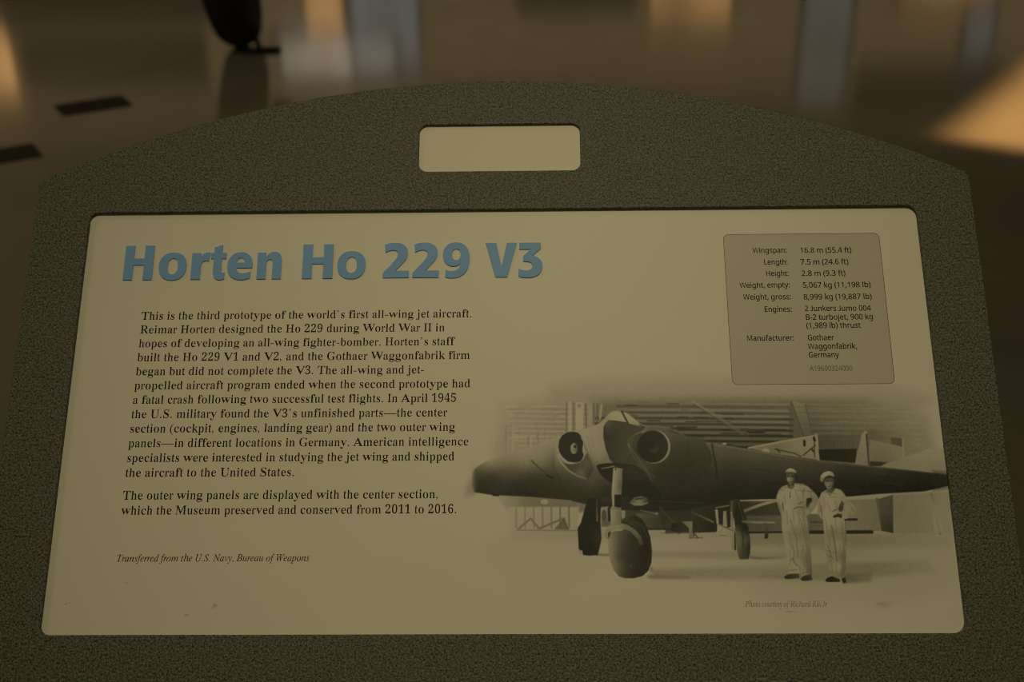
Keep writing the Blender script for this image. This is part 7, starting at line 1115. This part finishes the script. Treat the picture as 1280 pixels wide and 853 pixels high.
["p",[[258.6,-133.9],[258.4,-134.4],[258.0,-134.8],[257.3,-135.2],[256.4,-135.5],[255.4,-135.7],[254.3,-135.9],[253.1,-135.9],[252.0,-135.9],[250.9,-135.7],[249.9,-135.5],[249.1,-135.2],[248.5,-134.8],[248.2,-134.3],[248.1,-133.9],[248.3,-133.4],[248.7,-133.0],[249.4,-132.6],[250.2,-132.3],[251.2,-132.0],[252.4,-131.9],[253.5,-131.8],[254.7,-131.9],[255.8,-132.0],[256.8,-132.3],[257.6,-132.6],[258.2,-133.0],[258.5,-133.4]],2,120,0.6]]
def paint(x0, x1, y0, y1, pitch):
    nx, ny = int((x1 - x0) / pitch) + 1, int((y1 - y0) / pitch) + 1
    X, Y = np.meshgrid(x0 + np.arange(nx) * pitch, y0 + np.arange(ny) * pitch)
    V = np.full((ny, nx), 138.0)
    def segs(pts, closed):
        P = np.array(pts, float)
        return (P, np.roll(P, -1, 0)) if closed else (P[:-1], P[1:])
    for lay in LAYERS:
        pts = np.array(lay[1], float)
        if lay[0] == 'p': half, soft, shade, alpha = 0, lay[2], lay[3], lay[4]
        else: half, soft, shade, alpha = lay[2], lay[3], lay[4], lay[5]
        soft = soft * (0.62 if soft < 1.2 else 0.9)
        m = half + soft * 2 + 1
        i0, i1 = max(0, int((pts[:, 0].min() - m - x0) / pitch)), min(nx, int((pts[:, 0].max() + m - x0) / pitch) + 2)
        j0, j1 = max(0, int((pts[:, 1].min() - m - y0) / pitch)), min(ny, int((pts[:, 1].max() + m - y0) / pitch) + 2)
        if i0 >= i1 or j0 >= j1: continue
        xx, yy = X[j0:j1, i0:i1], Y[j0:j1, i0:i1]
        A, B = segs(pts, lay[0] == 'p')
        D = np.full(xx.shape, 1e9); inside = np.zeros(xx.shape, bool)
        for (ax, ay), (bx, by) in zip(A, B):
            dx, dy = bx - ax, by - ay; l2 = dx * dx + dy * dy + 1e-9
            t = np.clip(((xx - ax) * dx + (yy - ay) * dy) / l2, 0, 1)
            D = np.minimum(D, (xx - ax - t * dx) ** 2 + (yy - ay - t * dy) ** 2)
            if lay[0] == 'p':
                cr = (ay <= yy) != (by <= yy)
                inside ^= cr & (xx < ax + (yy - ay) / (dy if abs(dy) > 1e-9 else 1e-9) * dx)
        D = np.sqrt(D)
        S = np.where(inside, -D, D) if lay[0] == 'p' else D - half
        a = np.clip(0.5 - S / (2 * soft), 0, 1); a = a * a * (3 - 2 * a) * alpha
        if isinstance(shade, list):
            C = np.array(shade, float); n = len(C)
            K = np.sqrt((C[:, None, 0] - C[None, :, 0]) ** 2 + (C[:, None, 1] - C[None, :, 1]) ** 2 + 1.5)
            Q = np.zeros((n + 1, n + 1)); Q[:n, :n] = K; Q[:n, n] = Q[n, :n] = 1
            w = np.linalg.solve(Q, np.append(C[:, 2], 0))
            val = np.full(xx.shape, w[n])
            for (sx, sy, sv), wk in zip(C, w): val += wk * np.sqrt((xx - sx) ** 2 + (yy - sy) ** 2 + 1.5)
            val = np.clip(val, C[:, 2].min() - 3, C[:, 2].max() + 3)
        else: val = shade
        V[j0:j1, i0:i1] += (val - V[j0:j1, i0:i1]) * a
    V = 138 - (138 - V) * (1 + 0.10 * np.clip((138 - V) / 60, 0, 1))
    # film grain on the inked part, then a slight print softness
    rng = np.random.default_rng(4)
    g = rng.normal(0, 1, V.shape)
    g = (g + np.roll(g, 1, 0) + np.roll(g, 1, 1) + np.roll(np.roll(g, 1, 0), 1, 1)) / 2
    V += g * 2.0 * np.clip((137.5 - V) / 25, 0, 1)
    K = V.copy(); K[1:-1, 1:-1] = (V[1:-1, 1:-1] * 8 + V[:-2, 1:-1] + V[2:, 1:-1] + V[1:-1, :-2] + V[1:-1, 2:]) / 12
    K[0, :] = K[-1, :] = 138; K[:, 0] = 138
    return X, Y, K
PX0, PX1, PY0, PY1, PITCH = -32.0, 305.6, -140.0, 34.0, 0.42
X, Y, V = paint(PX0, PX1, PY0, PY1, PITCH)
c = np.clip(V, 10, 145) / 255.0
lv = ((c + 0.055) / 1.055) ** 2.4
tone = (lv - lin(22)) / (lin(138) - lin(22))
ny, nx = X.shape
co = np.stack([X.ravel(), Y.ravel(), np.full(X.size, -2.97), np.ones(X.size)], 1) @ np.array(SM).T
idx = np.arange(nx * ny).reshape(ny, nx)
quads = np.stack([idx[:-1, :-1], idx[:-1, 1:], idx[1:, 1:], idx[1:, :-1]], -1).reshape(-1, 4)
me = bpy.data.meshes.new('photograph_print')
me.vertices.add(nx * ny); me.vertices.foreach_set('co', co[:, :3].astype(np.float32).ravel())
me.loops.add(quads.size); me.loops.foreach_set('vertex_index', quads.ravel().astype(np.int32))
me.polygons.add(len(quads)); me.polygons.foreach_set('loop_start', np.arange(0, quads.size, 4, dtype=np.int32))
me.update(calc_edges=True)
at = me.attributes.new('tone', 'FLOAT', 'POINT'); at.data.foreach_set('value', np.clip(tone, 0, 1.05).ravel().astype(np.float32))
pr = link('photograph_print', me, M['print'], panel)
pr['label'] = 'printed black and white photograph of a flying wing aircraft and two men in overalls'

# ---- a few scuffs on the panel
def scuff(x, y, rx, ry, rot, seed):
    rng = np.random.default_rng(seed); L = []
    for i in range(14):
        a = 2 * math.pi * i / 14; k = 1 + rng.uniform(-0.35, 0.35); u, v = rx * k * math.cos(a), ry * k * math.sin(a)
        L.append((x + u * math.cos(rot) - v * math.sin(rot), y + u * math.sin(rot) + v * math.cos(rot)))
    b = bmesh.new(); add_loops(b, [L], -2.94); ink_object('scuff_mark', b, M['smudge'], panel)
for s in [(-290.2, -131.9, 1.2, 0.5, 0.6, 0), (-288.3, -131.3, 0.6, 0.35, 0.9, 1), (-208.7, -139.7, 1.6, 0.8, 0.2, 2), (-190.4, -133.7, 2.2, 1.3, 0.7, 3), (-251.1, -118.3, 0.7, 0.5, 0, 4), (251.3, -133.4, 2.6, 1.0, 0, 5), (192.0, -138.4, 3.2, 0.5, 0, 6)]: scuff(*s)

# ------------------------------------------------------------------ aircraft wheel in the distance
WX, WY = -1.546, 5.638
wheel = root('landing_gear', 'black aircraft wheel on a gear leg standing on the floor behind the sign', 'aircraft wheel', (WX, WY, 0))
R_TYRE = 0.38
prof = [(0.19, -0.070), (0.23, -0.088), (0.285, -0.100), (0.335, -0.094), (0.362, -0.068), (0.376, -0.033), (0.38, 0), (0.376, 0.033), (0.362, 0.068), (0.335, 0.094), (0.285, 0.100), (0.23, 0.088), (0.19, 0.070)]
TILT = Matrix.Translation((-0.045, 0, R_TYRE + 0.002)) @ Matrix.Rotation(math.radians(4), 4, 'Z') @ Matrix.Rotation(math.radians(-8), 4, 'Y')
b = lathe_bm(prof, 72); bmesh.ops.transform(b, matrix=TILT, verts=b.verts)
from_bm('tyre', b, M['rubber'], wheel, True)
b = lathe_bm([(0.005, -0.05), (0.07, -0.062), (0.09, -0.04), (0.16, -0.036), (0.195, -0.074), (0.195, 0.074), (0.16, 0.036), (0.09, 0.04), (0.07, 0.062), (0.005, 0.05)], 48)
bmesh.ops.transform(b, matrix=TILT, verts=b.verts)
from_bm('hub', b, M['hub'], wheel, True)
b = tube_bm((-0.01, 0, R_TYRE), (0.22, -0.02, R_TYRE), 0.032); from_bm('axle', b, M['gear'], wheel, True)
b = bmesh.new(); tube_bm((0.19, -0.02, 0.33), (0.17, 0.06, 1.9), 0.05, 0.065, 20, b); tube_bm((0.14, -0.05, 0.315), (0.24, -0.05, 0.315), 0.03, 0.03, 14, b)
from_bm('gear_leg', b, M['gear'], wheel, True)
b = bmesh.new()
tube_bm((0.05, -0.13, 0.36), (0.113, -0.13, 0.006), 0.024, 0.014, 14, b)
tube_bm((0.113, -0.13, 0.012), (0.225, -0.12, 0.012), 0.012, 0.012, 12, b)
tube_bm((0.05, -0.13, 0.36), (0.19, -0.02, 0.40), 0.018, 0.018, 12, b)
from_bm('support_leg', b, M['gear'], wheel, True)

# ------------------------------------------------------------------ floor plates
def floor_plate(pts, label):
    cx, cy = sum(p[0] for p in pts) / 4, sum(p[1] for p in pts) / 4
    o = root('floor_plate', label, 'floor plate', (cx, cy, 0)); o['group'] = 'dark plates let into the floor'
    L = rounded([(p[0] - cx, p[1] - cy) for p in pts], [0.012] * 4, 4)
    if area2(L) < 0: L = L[::-1]
    b = bmesh.new()
    lo = [b.verts.new((x, y, 0.0005)) for x, y in L]; hi = [b.verts.new((x, y, 0.005)) for x, y in L]; hb = [b.verts.new((x * .98, y * .98, 0.006)) for x, y in L]
    n = len(L)
    for A, B in ((lo, hi), (hi, hb)):
        for i in range(n): b.faces.new((A[i], A[(i + 1) % n], B[(i + 1) % n], B[i]))
    b.faces.new(hb); b.faces.new(lo[::-1])
    from_bm('lid', b, M['plate'], o)
    b = box_bm((0, 0, 0.008), (0.07, 0.018, 0.004), None, 0.0015)
    from_bm('finger_pull', b, M['gear'], o)
for pts, lb in [([[-2.161, 4.47], [-1.898, 4.633], [-1.793, 4.463], [-2.056, 4.3]], 'dark rectangular plate in the floor beyond the left end of the frame arch'), ([[-2.294, 3.728], [-2.031, 3.891], [-1.925, 3.722], [-2.188, 3.558]], 'dark floor plate cut by the left edge of the photo, nearer to the sign')]: floor_plate(pts, lb)
